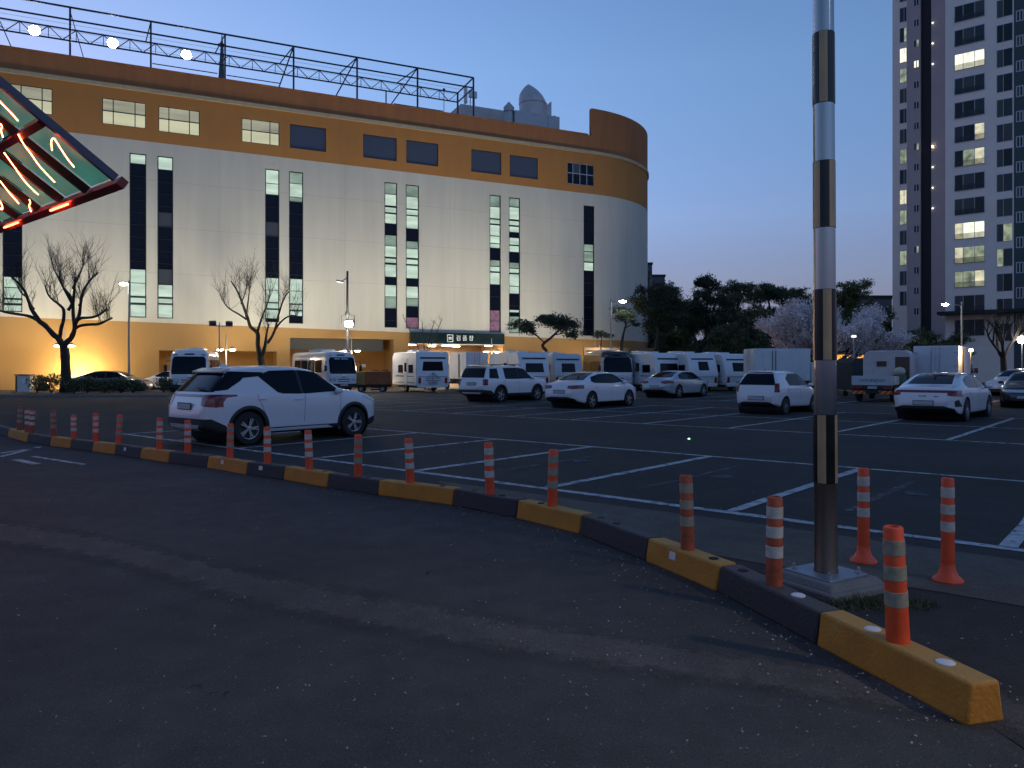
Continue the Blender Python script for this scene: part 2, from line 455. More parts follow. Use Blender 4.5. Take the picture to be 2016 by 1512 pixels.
# ================================================================== kerb blocks
def worn(name, col, under, amt=.55, scale=6):
    m = P(name, col, .75, var=.22, scale=3, bump=.35, bscale=45); nt = m.node_tree; b = nt.nodes['Principled BSDF']
    old = b.inputs['Base Color'].links[0].from_socket
    n = nt.nodes.new('ShaderNodeTexNoise'); n.inputs['Scale'].default_value = scale; n.inputs['Detail'].default_value = 8; n.inputs['Roughness'].default_value = .72
    c = nt.nodes.new('ShaderNodeTexCoord'); nt.links.new(c.outputs['Object'], n.inputs[0])
    r = nt.nodes.new('ShaderNodeMapRange'); r.inputs[1].default_value = amt; r.inputs[2].default_value = amt + .09
    nt.links.new(n.outputs[0], r.inputs[0])
    x = nt.nodes.new('ShaderNodeMix'); x.data_type = 'RGBA'; x.inputs[7].default_value = (*under, 1)
    g = nt.nodes.new('ShaderNodeNewGeometry'); sp = nt.nodes.new('ShaderNodeSeparateXYZ'); nt.links.new(g.outputs['Normal'], sp.inputs[0])
    tr = nt.nodes.new('ShaderNodeMapRange'); tr.inputs[1].default_value = .55; tr.inputs[2].default_value = .95; tr.inputs[4].default_value = .62   # trodden tops have lost most of their paint
    nt.links.new(sp.outputs[2], tr.inputs[0])
    mxx = nt.nodes.new('ShaderNodeMath'); mxx.operation = 'MAXIMUM'; nt.links.new(r.outputs[0], mxx.inputs[0]); nt.links.new(tr.outputs[0], mxx.inputs[1])
    nt.links.new(mxx.outputs[0], x.inputs[0]); nt.links.new(old, x.inputs[6]); nt.links.new(x.outputs[2], b.inputs['Base Color'])
    return m
M_ky = worn('kerb_yellow', (.44, .165, .012), (.36, .245, .070), .60)
M_kk = worn('kerb_black', (.030, .026, .028), (.085, .075, .07), .62)
M_disc = P('reflector_white', (.6, .6, .64), .4, var=.1)
M_hole = P('bolt_hole', (.006, .006, .006), .9, var=0)
ORD = ['first', 'second', 'third', 'fourth', 'fifth', 'sixth', 'seventh', 'eighth', 'ninth', 'tenth', 'eleventh', 'twelfth', 'thirteenth', 'fourteenth', 'fifteenth', 'sixteenth', 'seventeenth', 'eighteenth', 'nineteenth', 'twentieth']
KH = .185
kcen = []
def kerb_block(i):
    p, q = KERB[i], KERB[i+1]; d = (q - p); L = d.length; d /= L
    inn = Vector((d.y, -d.x, 0))                       # towards the lot
    if inn.y < 0 and inn.x < 0: inn = -inn
    if inn.dot(Vector((.7, .7, 0))) < 0: inn = -inn
    c = (p + q)/2 + inn*.105
    yel = i % 2 == 0
    lab = ('yellow' if yel else 'black') + ' painted kerb block, ' + ORD[i] + ' in its row from the free yellow end'
    t = thing('kerb_block', lab, 'kerb block', (c.x, c.y, 0), math.atan2(d.y, d.x), 'kerb blocks in a curved row')
    side = 1 if Vector((-d.y, d.x, 0)).dot(inn) > 0 else -1
    l = L/2 - .004
    m = MB(); sec = [(-.105, 0), (-.098, .05), (-.078, KH), (.078, KH), (.098, .05), (.105, 0)]
    xs = [-l, -l/3, l/3, l]; rr = random.Random(i)
    for x in xs:
        for (y, z) in sec: m.v.append((x, y*side + rr.uniform(-.005, .005), z + (rr.uniform(-.005, .005) if z > .1 else -.004 if z == 0 else 0)))
    for k in range(3):
        for j in range(5): m.f.append((k*6+j, k*6+j+1, k*6+6+j+1, k*6+6+j))
        m.f.append((k*6+5, k*6, k*6+6, k*6+11))
    m.f.append(tuple(range(6))); m.f.append(tuple(18+j for j in range(5, -1, -1)))
    m.build('block', M_ky if yel else M_kk, t, bevel=.016)
    kcen.append((c, d, inn, L, side))
    def top(xf, yy=0.0): return (xf*L, yy, KH)
    if i == 0:
        for xf in (.18, -.28): MB().lathe([(.042, KH-.003), (.042, KH+.004), (.036, KH+.008)], 18, (xf*L, 0, 0)).build('reflector_disc', M_disc, t, smooth=True)
    elif i == 1:
        MB().lathe([(.042, KH-.003), (.042, KH+.004), (.036, KH+.008)], 18, (-.22*L, 0, 0)).build('reflector_disc', M_disc, t, smooth=True)
        MB().lathe([(.034, KH-.01), (.034, KH+.0035)], 14, (.34*L, 0, 0)).build('bolt_hole', M_hole, t)
    elif i < 12:
        for xf in ((-.3,), (-.22, .1), (-.32,), (.30, .05), (.2,), (-.2, .25))[i % 6]:
            MB().lathe([(.036, KH-.01), (.036, KH+.0035)], 14, (xf*L, 0, 0)).build('bolt_hole', M_hole, t)
    if i in (2, 10, 13, 9):
        s = -side
        MB().obox((.0 + .1*L, s*.092, .125), (.04, 0, 0), (0, .004, 0), (0, s*-.003, .028)).build('sticker', P('sticker_white', (.62, .52, .52), .6, var=.15), t)
for i in range(len(KERB)-1): kerb_block(i)

# ================================================================== delineator posts
def post_parts(t, h, r0, r1, mo, mb, cap=True, z0=0.0, rows=((.11, .24), (.33, .455), (.55, .68))):
    def rad(f): return r0 + (r1 - r0)*f
    edges = [0]
    segs = []
    lo = 1.0
    cuts = [(1-b, 1-a) for a, b in rows]                # as height fractions from the foot
    cuts.sort()
    MB().lathe([(rad(0), z0 - .01), (rad(0), z0 + .01), (rad(.5), z0 + h*.5), (rad(1), z0 + h - .012), (rad(1) - .004, z0 + h - .003), (rad(1) - .016, z0 + h), (rad(1)-.020, z0 + h - .02)], 22).build('post_body', mo, t, smooth=True)
    for a, b in cuts:
        MB().lathe([(rad(a) + .0005, z0 + h*a), (rad(a) + .0030, z0 + h*a + .002), (rad(b) + .0030, z0 + h*b - .002), (rad(b) + .0005, z0 + h*b)], 22, caps=False).build('reflective_band', mb, t, smooth=True)
PB = [(1768,1262),(1524,1150),(1354,1080),(1087,995),(965,970),(808,953),(705,935),(609,920),(527,908),(453,896),(370,886),(314,879),(257,872),(212,867),(166,862),(125,857),(79,851),(54,847),(38,845)]
for i, (px, py) in enumerate(PB):
    d = (EYE - KH)*FPX/(py - HOR); p = Vector(((px-1008)/FPX*d, d, 0))
    best = min(kcen, key=lambda k: ((p - k[0]) - k[1]*max(-k[3]/2, min(k[3]/2, (p - k[0]).dot(k[1])))).length)
    c, dr, inn, L, _ = best; tt = max(-L/2+.06, min(L/2-.06, (p - c).dot(dr)))
    # keep the photograph's column: slide along the block until the pixel column matches
    for _ in range(8):
        q = c + dr*tt; e = q.x - (px-1008)/FPX*q.y; gq = dr.x - (px-1008)/FPX*dr.y
        if abs(gq) > .05: tt = max(-L/2+.06, min(L/2-.06, tt - e/gq))
    q = c + dr*tt
    extra = {0: 'scuffed orange post with grimy bands, tilting, on the free yellow end block', 1: 'brownish orange post with shiny silver bands on the black block beside the steel pole',
             2: 'brownish orange post with yellowed bands on a yellow kerb block'}
    lab = extra.get(i, 'orange and white banded post on the kerb, ' + ORD[i] + ' counted from the free yellow end')
    t = thing('delineator_post', lab, 'post', (q.x, q.y, KH - .004), RND.uniform(0, 6), 'banded posts on the kerb')
    old = i in (1, 2) or i > 14
    h = .565 if i < 5 else (.535 if i != 14 else .47)
    if i == 0: h = .585
    post_parts(t, h, .056 if i == 0 else .052, .047, M_orange2 if old else M_orange, M_band if i == 1 else (M_band2 if (i in (0, 2) or i % 3 == 0) else M_band))
    if i == 0: t.rotation_euler = (R(1.5), R(-3.2), 0)
    else: t.rotation_euler = (R(RND.uniform(-2.4, 2.4)), R(RND.uniform(-2.4, 2.4)), 0)
for (px, py, side) in ((1700, 1108, 'beside the striped steel pole'), (1866, 1146, 'on the gutter strip farther from the steel pole')):
    p = gr(px, py)
    t = thing('delineator_post', 'red orange post with flared foot ' + side, 'post', (p.x, p.y, .004), RND.uniform(0, 6), 'freestanding flared posts')
    post_parts(t, .755, .046, .042, M_orange, M_band, rows=((.09, .19), (.255, .35), (.42, .515)))
    MB().lathe([(.102, .0), (.104, .014), (.095, .026), (.07, .05), (.054, .085), (.047, .13)], 26).build('flared_foot', M_orange, t, smooth=True)
    for k in range(3):
        a = k*2.1 + .4; MB().lathe([(.010, .02), (.010, .034), (.006, .036)], 8, (.082*math.cos(a), .082*math.sin(a), 0)).build('anchor_bolt', M_steel, t)

# ================================================================== striped steel pole
pc = Vector((2.225, 5.40, 0))
foot = thing('pole_footing', 'low square concrete footing under the striped steel pole', 'footing', (pc.x, pc.y, 0), R(28))
MB().prism([(-.30, -.30), (.30, -.30), (.30, .30), (-.30, .30)], -.01, .06).build('lower_slab', M_conc, foot, bevel=.02)
mm = MB(); a0, a1 = .275, .235
mm.add([(-a0,-a0,.055),(a0,-a0,.055),(a0,a0,.055),(-a0,a0,.055),(-a1,-a1,.105),(a1,-a1,.105),(a1,a1,.105),(-a1,a1,.105)], [(0,3,2,1),(4,5,6,7),(0,1,5,4),(1,2,6,5),(2,3,7,6),(3,0,4,7)])
mm.build('upper_slab', M_conc, foot, bevel=.012)
pole = thing('steel_pole', 'tall stainless steel pole wrapped with dark and gold reflective sleeves', 'pole', (pc.x, pc.y, .104), R(28))
pole.rotation_euler = (R(.2), R(-.62), R(28))
M_stain = P('stainless_steel', (.34, .33, .33), .20, 1.0, var=.10, scale=3, stretch=(1, 1, .08))
M_stain2 = P('stained_steel', (.13, .10, .08), .34, .85, var=.35, scale=4, stretch=(1, 1, .12))
M_tapeb = P('tape_black', (.012, .012, .013), .22, .3, var=.15)
M_tapey = P('tape_gold', (.46, .29, .15), .40, .35, var=.2)
box('base_plate', P('zinc_plate', (.24, .27, .32), .5, .6, var=.2), pole, -.195, -.195, 0, .195, .195, .014, bevel=.003)
for sx_ in (-1, 1):
    for sy_ in (-1, 1):
        MB().lathe([(.020, .012), (.020, .028), (.011, .029), (.011, .055), (.006, .058)], 6, (sx_*.15, sy_*.15, 0)).build('anchor_bolt', M_steel, pole)
def pr(z): return .078 - .0020*z
joints = [.64, 1.126, 1.506, 2.006, 2.436, 2.906, 3.306, 3.806, 6.2]
MB().lathe([(pr(0)+.006, .012), (pr(0)+.004, .03), (pr(0), .04), (pr(.64), .64)], 40, caps=False).build('lower_shaft', M_stain2, pole, smooth=True)
MB().lathe([(pr(.64), .64), (pr(3), 3), (pr(6.2), 6.2), (.02, 6.25)], 40, caps=False).build('shaft', M_stain, pole, smooth=True)
for k in range(0, 8, 2):
    z0, z1 = joints[k], joints[k+1]
    sl = MB().lathe([(pr(z0), z0), (pr(z0)+.003, z0+.001), (pr(z1)+.003, z1-.001), (pr(z1), z1)], 40, caps=False).build('sleeve', M_tapeb, pole, smooth=True)
    off = (0.0, .55, 1.15, .3)[k//2]
    for j in range(4):
        a0 = off + j*PI/2; st = MB(); n = 6
        for i in range(n+1):
            a = a0 + (PI/4.2)*i/n
            st.v += [((pr(z0)+.0045)*math.cos(a), (pr(z0)+.0045)*math.sin(a), z0+.004), ((pr(z1)+.0045)*math.cos(a), (pr(z1)+.0045)*math.sin(a), z1-.004)]
        st.f = [(2*i, 2*i+2, 2*i+3, 2*i+1) for i in range(n)]
        st.build('gold_stripe', M_tapey, sl, smooth=True)
# weeds by the footing
wd = MB(); rw = random.Random(8)
for _ in range(900):
    a = rw.uniform(0, 6.28); rr_ = rw.uniform(0, 1); x = pc.x + .15 + .42*math.cos(a)*rr_; y = pc.y - .42 + .16*math.sin(a)*rr_
    if abs((x-pc.x)*.88 + (y-pc.y)*.47) < .27 and abs(-(x-pc.x)*.47 + (y-pc.y)*.88) < .27: continue
    h = rw.uniform(.02, .07); dx, dy = rw.uniform(-.04, .04), rw.uniform(-.04, .04)
    wd.add([(x-.004, y, .004), (x+.004, y, .004), (x+dx, y+dy, h)], [(0, 1, 2)])
setp(wd.build('weeds', P('weed_green', (.030, .045, .018), .8, var=.4), fix=False), 'dark weeds growing beside the concrete footing of the steel pole', 'weeds', kind='stuff')
# green cat-eye stud glinting in the lot
p = gr(1356, 866)
t = thing('road_stud', 'tiny green glowing road stud in the open aisle', 'road stud', (p.x, p.y, .006))
MB().lathe([(.05, 0), (.045, .012), (.03, .018)], 12).build('stud_body', M_steel, t)
MB().blob((0, -.02, .018), .022, .022, .016).build('lens', P('stud_green', (.1, .6, .15), .3, var=0, emit=(.2, 1, .3), es=2.5), t)
# ================================================================== glass canopy with neon (it runs on to the left, out of frame)
C0 = Vector((-4.1, 8.0, 3.5))
cr = thing('glass_canopy', 'pitched green glass canopy with dark red frame and neon underneath', 'canopy', C0, 0)
e_dir, s_dir = -V, Vector((-U.x, -U.y, .68))              # along the eave; up the slope
s_n = s_dir.cross(e_dir).normalized()
if s_n.z < 0: s_n = -s_n
def cp(e, s, h=0.0): return e_dir*e + s_dir*s + s_n*h
M_cframe = P('canopy_frame', (.26, .022, .020), .4, .2, var=.2)
M_cframe2 = P('canopy_side', (.10, .085, .12), .45, .2, var=.15)
M_crafter = P('canopy_rafter', (.020, .014, .014), .5, .2, var=.15)
M_cglass = P('canopy_glass', (.34, .90, .58), .75, 0, var=.18, scale=1.5, trans=.9, spec=.3)
NE, SL = 8, 2.3
def beam(name, a, b, w, h, m, par=cr):
    d = (b - a); L = d.length; d = d/L; w_ = s_n.cross(d).normalized()
    return MB().obox((a+b)/2, d*L/2, w_*w/2, s_n*h/2).build(name, m, par)
beam('eave_beam', cp(-.03, 0), cp(NE*.76, 0), .09, .10, M_cframe)
beam('verge_beam', cp(0, .06), cp(0, SL), .05, .08, M_cframe2)
beam('purlin', cp(.05, .714, -.02), cp(NE*.76, .714, -.02), .075, .07, M_cframe)
beam('ridge_beam', cp(-.03, SL), cp(NE*.76, SL), .09, .10, M_cframe)
for k in range(1, NE+1):
    beam('rafter', cp(k*.76, .05, -.01), cp(k*.76, SL-.05, -.01), .055, .085, M_crafter)
for k in range(NE):
    for (s0, s1) in ((.05, .68), (.75, SL-.05)):
        a, b, c, d = cp(k*.76+.03, s0, .05), cp(k*.76+.73, s0, .05), cp(k*.76+.73, s1, .05), cp(k*.76+.03, s1, .05)
        m = MB(); h = s_n*.008
        m.add([a, b, c, d, a+h, b+h, c+h, d+h], [(0,3,2,1),(4,5,6,7),(0,1,5,4),(1,2,6,5),(2,3,7,6),(3,0,4,7)]).build('glass_panel', M_cglass, cr)
for e in (NE*.76 - .4,):
    for s in (.0, SL):
        b = cp(e, s); MB().tube((b.x, b.y, b.z-.04), (b.x, b.y, -C0.z), .06, n=12).build('column', M_cframe, cr, smooth=True)
b0 = cp(3.2, SL); b1 = cp(.1, SL)
M_neon = P('neon_tube', (.9, .4, .3), .4, var=0, emit=(1, .12, .04), es=11.0)
M_neoncore = P('neon_hot', (.9, .4, .3), .4, var=0, emit=(1, .33, .10), es=4.5)
# neon tubes: drawn on the canopy plane, hung 6 cm under the glass
def on_canopy(px, py):
    d = Vector(((px-1008)/FPX, 1, (HOR-py)/FPX)); o = Vector((0, 0, EYE)); n = s_n; q = C0 - s_n*.06
    t = (q - o).dot(n)/d.dot(n); return o + d*t - C0
def zpx(l): return [(x/4.877, 150 + y/4.877) for x, y in l]
tubes = [[(500, 710), (492, 640), (500, 605), (520, 600), (548, 640), (605, 730), (660, 810), (712, 872)],
         [(175, 560), (225, 650), (300, 750), (370, 850), (450, 940), (525, 1018)],
         [(40, 735), (130, 860), (230, 1000), (310, 1085), (368, 1137)],
         [(-60, 180), (0, 245), (90, 335), (172, 427)],
         [(0, 1005), (90, 1120), (180, 1222)],
         [(282, 1185), (290, 1215), (280, 1245), (298, 1300)],
         [(0, 455), (18, 480), (10, 520), (28, 585)],
         [(-40, 1200), (-5, 1195), (22, 1250), (20, 1280), (-5, 1262)]]
for tb in tubes:
    pts = [on_canopy(*p) for p in zpx(tb)]
    out = []
    for i in range(len(pts)-1):
        p0, p1, p2, p3 = pts[max(i-1, 0)], pts[i], pts[i+1], pts[min(i+2, len(pts)-1)]
        for k in range(5):
            t = k/5; out.append(.5*((2*p1) + (p2-p0)*t + (2*p0-5*p1+4*p2-p3)*t*t + (3*p1-p0-3*p2+p3)*t**3))
    out.append(pts[-1])
    MB().path(out, .0055, 6).build('neon_tube', M_neon, cr, smooth=True)
rn = random.Random(12)
for k in range(9):                                                        # the same neon goes on along the rest of the canopy
    e0 = 3.7 + (k % 3)*.76; s0 = .15 + (k//3)*.7; a, b = cp(e0 + rn.uniform(-.1, .1), s0, -.06), cp(e0 + rn.uniform(.1, .4), s0 + .55, -.06)
    MB().path([a, (a+b)/2 + e_dir*.04, b], .0085, 6).build('neon_tube', M_neon, cr, smooth=True)
for e in (1.3, 3.0, 4.7):                                                 # red strip lamps along the eave
    a, b = cp(e, .02, -.075), cp(e+.55, .02, -.075)
    MB().path([a, b], .012, 6).build('eave_strip_lamp', P('eave_lamp', (.9, .3, .2), .4, var=0, emit=(1, .09, .03), es=5), cr)
# ================================================================== the big store with the rounded corner
FS = .468
FANG = math.atan(FS); FC, FSN = math.cos(FANG), math.sin(FANG)
D0 = 68.4
def FB(px, py=HOR, off=0.0):
    u = (px-1008)/FPX; d = (D0 + off/FC)/(1 - FS*u); x = u*d
    return x*FC + (d - D0)*FSN, EYE + (HOR-py)/FPX*d
mart = thing('store_building', 'large cream and orange store with rounded corner and tall slot windows', 'building', (0, D0, 0), FANG)
def mpos(s, y, z=0): return Vector((s*FC - y*FSN, D0 + s*FSN + y*FC, z))
M_cream = P('cream_render', (.59, .555, .47), .85, var=.085, scale=1.0, bump=.15, bscale=25, stretch=(1, 1, .10))
M_ochre = P('ochre_render', (.42, .235, .080), .85, var=.07, scale=.6, bump=.15, bscale=25, stretch=(1, 1, .35))
M_orng = P('orange_render', (.47, .20, .050), .85, var=.10, scale=.9, bump=.15, bscale=25, stretch=(1, 1, .3))
M_orng_deep = P('deep_orange_render', (.39, .150, .052), .88, var=.18, scale=1.1, bump=.15, bscale=25, stretch=(1, 1, .15))  # darker, redder tone than the orange wall below
M_ledge = P('ledge_stone', (.48, .38, .23), .85, var=.15, scale=3)
M_roof = P('roof_membrane', (.16, .16, .16), .9, var=.2)
M_wframe = P('window_frame_dark', (.015, .022, .022), .4, .3, var=.1)
M_wglass = P('window_glass_dark', (.004, .006, .016), .10, var=.1, spec=.12)
M_wdim = P('window_grey_blind', (.045, .05, .062), .4, var=.1)
K = .25
M_lit = P('window_lit', (.05, .055, .05), .3, var=0, emit=(.76, .98, .80), es=.62*K, evar=.28, escale=1.0, stretch=(.5, .5, 2.2))
M_litg = P('window_lit_green', (.04, .05, .045), .3, var=0, emit=(.62, .85, .66), es=.30*K, evar=.40, escale=1.0, stretch=(.6, .6, 2.0))
M_litp = P('window_lit_pink', (.2, .1, .15), .3, var=.2, emit=(.50, .22, .40), es=.09*K, evar=.6, escale=2.5)
M_lity = P('window_lit_yellow', (.05, .05, .04), .3, var=0, emit=(1, .98, .64), es=.52*K, evar=.14, escale=.7, stretch=(.3, .3, 2.0))
M_lity2 = P('window_lit_upper', (.05, .05, .04), .3, var=0, emit=(1, .97, .68), es=.30*K, evar=.30, escale=.9, stretch=(.3, .3, 2.4))
M_louv = P('louvre_blue', (.060, .072, .105), .5, .2, var=.08, bump=.6, bscale=14, stretch=(.01, .01, 1))
sL, sA, RAD = -56.0, 8.6, 11.7
ARC = [(sA + RAD*math.sin(R(a)), RAD - RAD*math.cos(R(a))) for a in range(0, 91, 5)]
DEEP = 48.0
s0_, z0_ = FB(0, 623); s1_, z1_ = FB(1023, 663)
def cb(s): return z0_ + (z1_-z0_)*(min(s, sA)-s0_)/(s1_-s0_)
sa_, za_ = FB(150, 262); sb_, zb_ = FB(1165, 382)
def ct(s): return za_ + (zb_-za_)*(min(s, sA)-sa_)/(sb_-sa_)
ZL, ZP = 21.95, 23.58
def band(name, zlo, zhi, holes, m, depth=.22):
    b = MB(); cuts = sorted(set([sL, sA] + [h[0] for h in holes] + [h[1] for h in holes] + [s0_ + k*6.0 for k in range(-2, 9) if sL < s0_ + k*6.0 < sA]))
    for a, c in zip(cuts, cuts[1:]):
        if c - a < 1e-6: continue
        mid = (a+c)/2; hs = sorted([h for h in holes if h[0] - 1e-6 <= mid <= h[1] + 1e-6], key=lambda h: h[2])
        lo = (zlo(a), zlo(c))
        for h in hs:
            b.quad((a, 0, lo[0]), (c, 0, lo[1]), (c, 0, h[2]), (a, 0, h[2])) if h[2] > max(lo) + 1e-6 else None
            lo = (h[3], h[3])
        b.quad((a, 0, lo[0]), (c, 0, lo[1]), (c, 0, zhi(c)), (a, 0, zhi(a)))
    for h in holes:
        a, c, z, w = h[:4]; dp = h[4] if len(h) > 4 else depth
        b.quad((a, 0, z), (a, 0, w), (a, dp, w), (a, dp, z)); b.quad((c, 0, z), (c, dp, z), (c, dp, w), (c, 0, w))
        b.quad((a, 0, w), (c, 0, w), (c, dp, w), (a, dp, w))
        if z > .05: b.quad((a, 0, z), (a, dp, z), (c, dp, z), (c, 0, z))
    pts = ARC + [(ARC[-1][0], DEEP), (sL, DEEP), (sL, 0)]
    for p, q in zip(pts, pts[1:]):
        zl, zh = zlo(sA), zhi(sA)
        if q[0] == sL and p[0] == sL: b.quad((*p, zlo(sL)), (*q, zlo(sL)), (*q, zhi(sL)), (*p, zhi(sL)))
        else: b.quad((*p, zl if p[0] > sL else zlo(sL)), (*q, zl if q[0] > sL else zlo(sL)), (*q, zh if q[0] > sL else zhi(sL)), (*p, zh if p[0] > sL else zhi(sL)))
    me = b.mesh(name, m, fix=False)
    bm = bmesh.new(); bm.from_mesh(me); bmesh.ops.remove_doubles(bm, verts=bm.verts, dist=1e-4); bm.to_mesh(me); bm.free()
    smooth_me(me, R(20))
    return link(name, me, mart)
# ---- window tables
def rect(x0, x1, yt, yb):
    xm = (x0+x1)/2; return [FB(x0)[0], FB(x1)[0], FB(xm, yb)[1], FB(xm, yt)[1]]
UP = [(20,103,169,221,'Y'),(201,287,197,248,'Y'),(312,393,213,263,'Y'),(476,550,236,283,'Y'),(571,642,248,295,'D'),(715,781,267.5,313.5,'D'),(800,863,279,324,'D'),(928,987,297,341,'D'),(1004,1059,308,350,'D'),(1117,1170,322,364,'B'),
      (-110,-30,149,203,'Y')]
ST = [(5,44,262,614,[(545,566,'L'),(567,587,'L'),(590,598,'S'),(601,613,'L')]),
      (255,288,302,625,[(302,322,'L'),(530,557,'L'),(557,583,'L'),(586,597,'S'),(600,625,'L')]),
      (310,341,308,627,[(308,334,'L'),(418,447,'C'),(530,560,'C'),(561,585,'L'),(588,598,'S'),(600,627,'L')]),
      (522,550,333,634,[(333,361,'L'),(361,383,'L'),(437,465,'C'),(547,571,'L'),(571,595,'L'),(597,608,'S'),(610,627,'L')]),
      (569,597,338,637,[(338,361,'G'),(361,388,'L'),(388,397,'G'),(549,573,'L'),(573,598,'L'),(600,611,'S'),(613,622,'L')]),
      (757,782,359,645,[(359,382,'G'),(382,405,'L'),(408,419,'S'),(421,440,'L'),(463,484,'G'),(484,506,'L'),(509,518,'S'),(521,545,'L'),(561,584,'L'),(584,607,'G')]),
      (799,825,364,647,[(364,387,'G'),(387,411,'L'),(413,424,'S'),(425,450,'L'),(475,489,'G'),(489,508,'L'),(511,521,'S'),(523,548,'L'),(564,587,'L'),(587,603,'G'),(625,647,'P')]),
      (964,986,384,654,[(385,406,'G'),(407,430,'L'),(432,441,'S'),(443,464,'L'),(465,479,'L'),(480,488,'L'),(512,524,'G'),(525,535,'S'),(537,560,'L'),(611,632,'P'),(632,654,'P')]),
      (1002,1024,389,656,[(389,407,'G'),(408,432,'L'),(435,444,'S'),(446,457,'L'),(468,482,'L'),(484,496,'L'),(517,528,'G'),(529,538,'S'),(540,563,'L'),(564,578,'L'),(610,615,'L'),(623,656,'G')]),
      (1149,1170,405,661,[(481,495,'G'),(496,515,'G'),(517,533,'L')]),
      (-75,-38,250,612,[(540,575,'L'),(578,610,'L')])]
upr = [rect(*u[:4]) for u in UP]; strr = [rect(*s[:4]) for s in ST]
OPEN = []
a, zt = FB(313, 690); c, _ = FB(545); OPEN.append([a, c, 0.0, zt, 2.2])
a, zt = FB(571, 665); c, _ = FB(775); OPEN.append([a, c, 0.0, zt, 3.0])
a, zt = FB(805, 676); c, _ = FB(990); OPEN.append([a, c, 0.0, zt, 5.0])
band('ground_floor_wall', lambda s: -.05, cb, OPEN, M_ochre)
band('cream_wall', cb, ct, strr, M_cream)
band('orange_wall', ct, lambda s: ZL, upr, M_orng)
band('parapet', lambda s: ZL, lambda s: ZP, [], M_orng_deep)
# ledge moulding and parapet coping follow the curve
def sweep(name, y0, y1, z0, z1, m, pts):
    b = MB(); n = len(pts); rings = []
    for i in range(n):
        p, q = Vector(pts[max(i-1, 0)]), Vector(pts[min(i+1, n-1)]); d = (q - p).normalized(); nn = Vector((d.y, -d.x))
        P_ = Vector(pts[i]); rings.append([(P_.x + nn.x*o, P_.y + nn.y*o, z) for o, z in ((y0, z0), (y1, z0), (y1, z1), (y0, z1))])
    for i in range(n-1):
        for k in range(4): b.quad(rings[i][k], rings[i][(k+1)%4], rings[i+1][(k+1)%4], rings[i+1][k])
    b.poly(rings[0]); b.poly(rings[-1])
    return b.build(name, m, mart)
line_pts = [(sL, 0), (-30, 0), (-10, 0)] + ARC + [(ARC[-1][0], DEEP)]
sweep('ledge', -.05, .14, ZL-.14, ZL+.14, M_ledge, line_pts)
sweep('coping', -.30, .05, ZP-.02, ZP+.10, M_orng_deep, [(sL, 0), (-30, 0), (-10, 0), (sA-.7, 0)])
b = MB(); b.poly([(sL, .2, 22.5), (sA, .2, 22.5)] + [(p[0]-.2, p[1]+.2, 22.5) for p in ARC[1:]] + [(ARC[-1][0]-.2, DEEP-.2, 22.5), (sL, DEEP-.2, 22.5)])
b.build('roof_slab', M_roof, mart, fix=False)
s_scr = FB(1165)[0]
sweep('screen_wall', -.45, .0, ZP+.001, 26.15, M_orng_deep, [(s_scr, 0), (sA, 0)] + ARC[1:])
# ---- faint joints between the render panels and rain pipes
M_joint = P('render_joint', (.44, .41, .35), .9, var=.1)
for zj in (8.6, 12.0, 15.4):
    xs_ = sorted([sL] + [v for r_ in strr for v in (r_[0]-.02, r_[1]+.02)] + [sA]); 
    for i in range(0, len(xs_)-1, 2):
        if xs_[i+1] - xs_[i] > .5: box('panel_joint', M_joint, mart, xs_[i], -.004, zj-.012, xs_[i+1], .01, zj+.012)
for px in (150, 432, 678, 895, 1086): 
    sj = FB(px)[0]; box('panel_joint', M_joint, mart, sj-.011, -.0035, cb(sj)+.05, sj+.011, .01, ct(sj)-.05)
# ---- windows
MATK = {'L': M_lit, 'G': M_litg, 'S': M_lit, 'P': M_litp, 'C': M_wdim, 'D': M_wglass}
for (x0, x1, yt, yb, lit), (a, c, zb, zt) in zip(ST, strr):
    xm = (x0+x1)/2
    seg = []; cur = yt
    for (p, q, k) in sorted(lit):
        while p - cur > 30: seg.append((cur, cur+24, 'D')); cur += 24
        if p - cur > 3: seg.append((cur, p, 'D'))
        seg.append((max(p, cur), q, k)); cur = q
    while yb - cur > 32: seg.append((cur, cur+24, 'D')); cur += 24
    if yb - cur > 2: seg.append((cur, yb, 'D'))
    f = MB(); fw = .07
    f.box(a, .04, zb, a+fw, .20, zt); f.box(c-fw, .04, zb, c, .20, zt); f.box(a+fw, .04, zb, c-fw, .20, zb+fw); f.box(a+fw, .04, zt-fw, c-fw, .20, zt)
    panes = []
    for (p, q, k) in seg:
        z1, z0 = FB(xm, p)[1], FB(xm, q)[1]
        th = .03 if k == 'D' else (.10 if k == 'S' else .045)
        if q < yb - 1: f.box(a+fw, .07, z0-th/2, c-fw, .18, z0+th/2)
        panes.append((max(z0, zb+fw) , min(z1, zt-fw), k))
    w = f.build('window', M_wframe, mart)
    for (z0, z1, k) in panes:
        if z1 - z0 > .05: MB().box(a+fw*.6, .12, z0, c-fw*.6, .135, z1).build('pane', MATK[k], w)
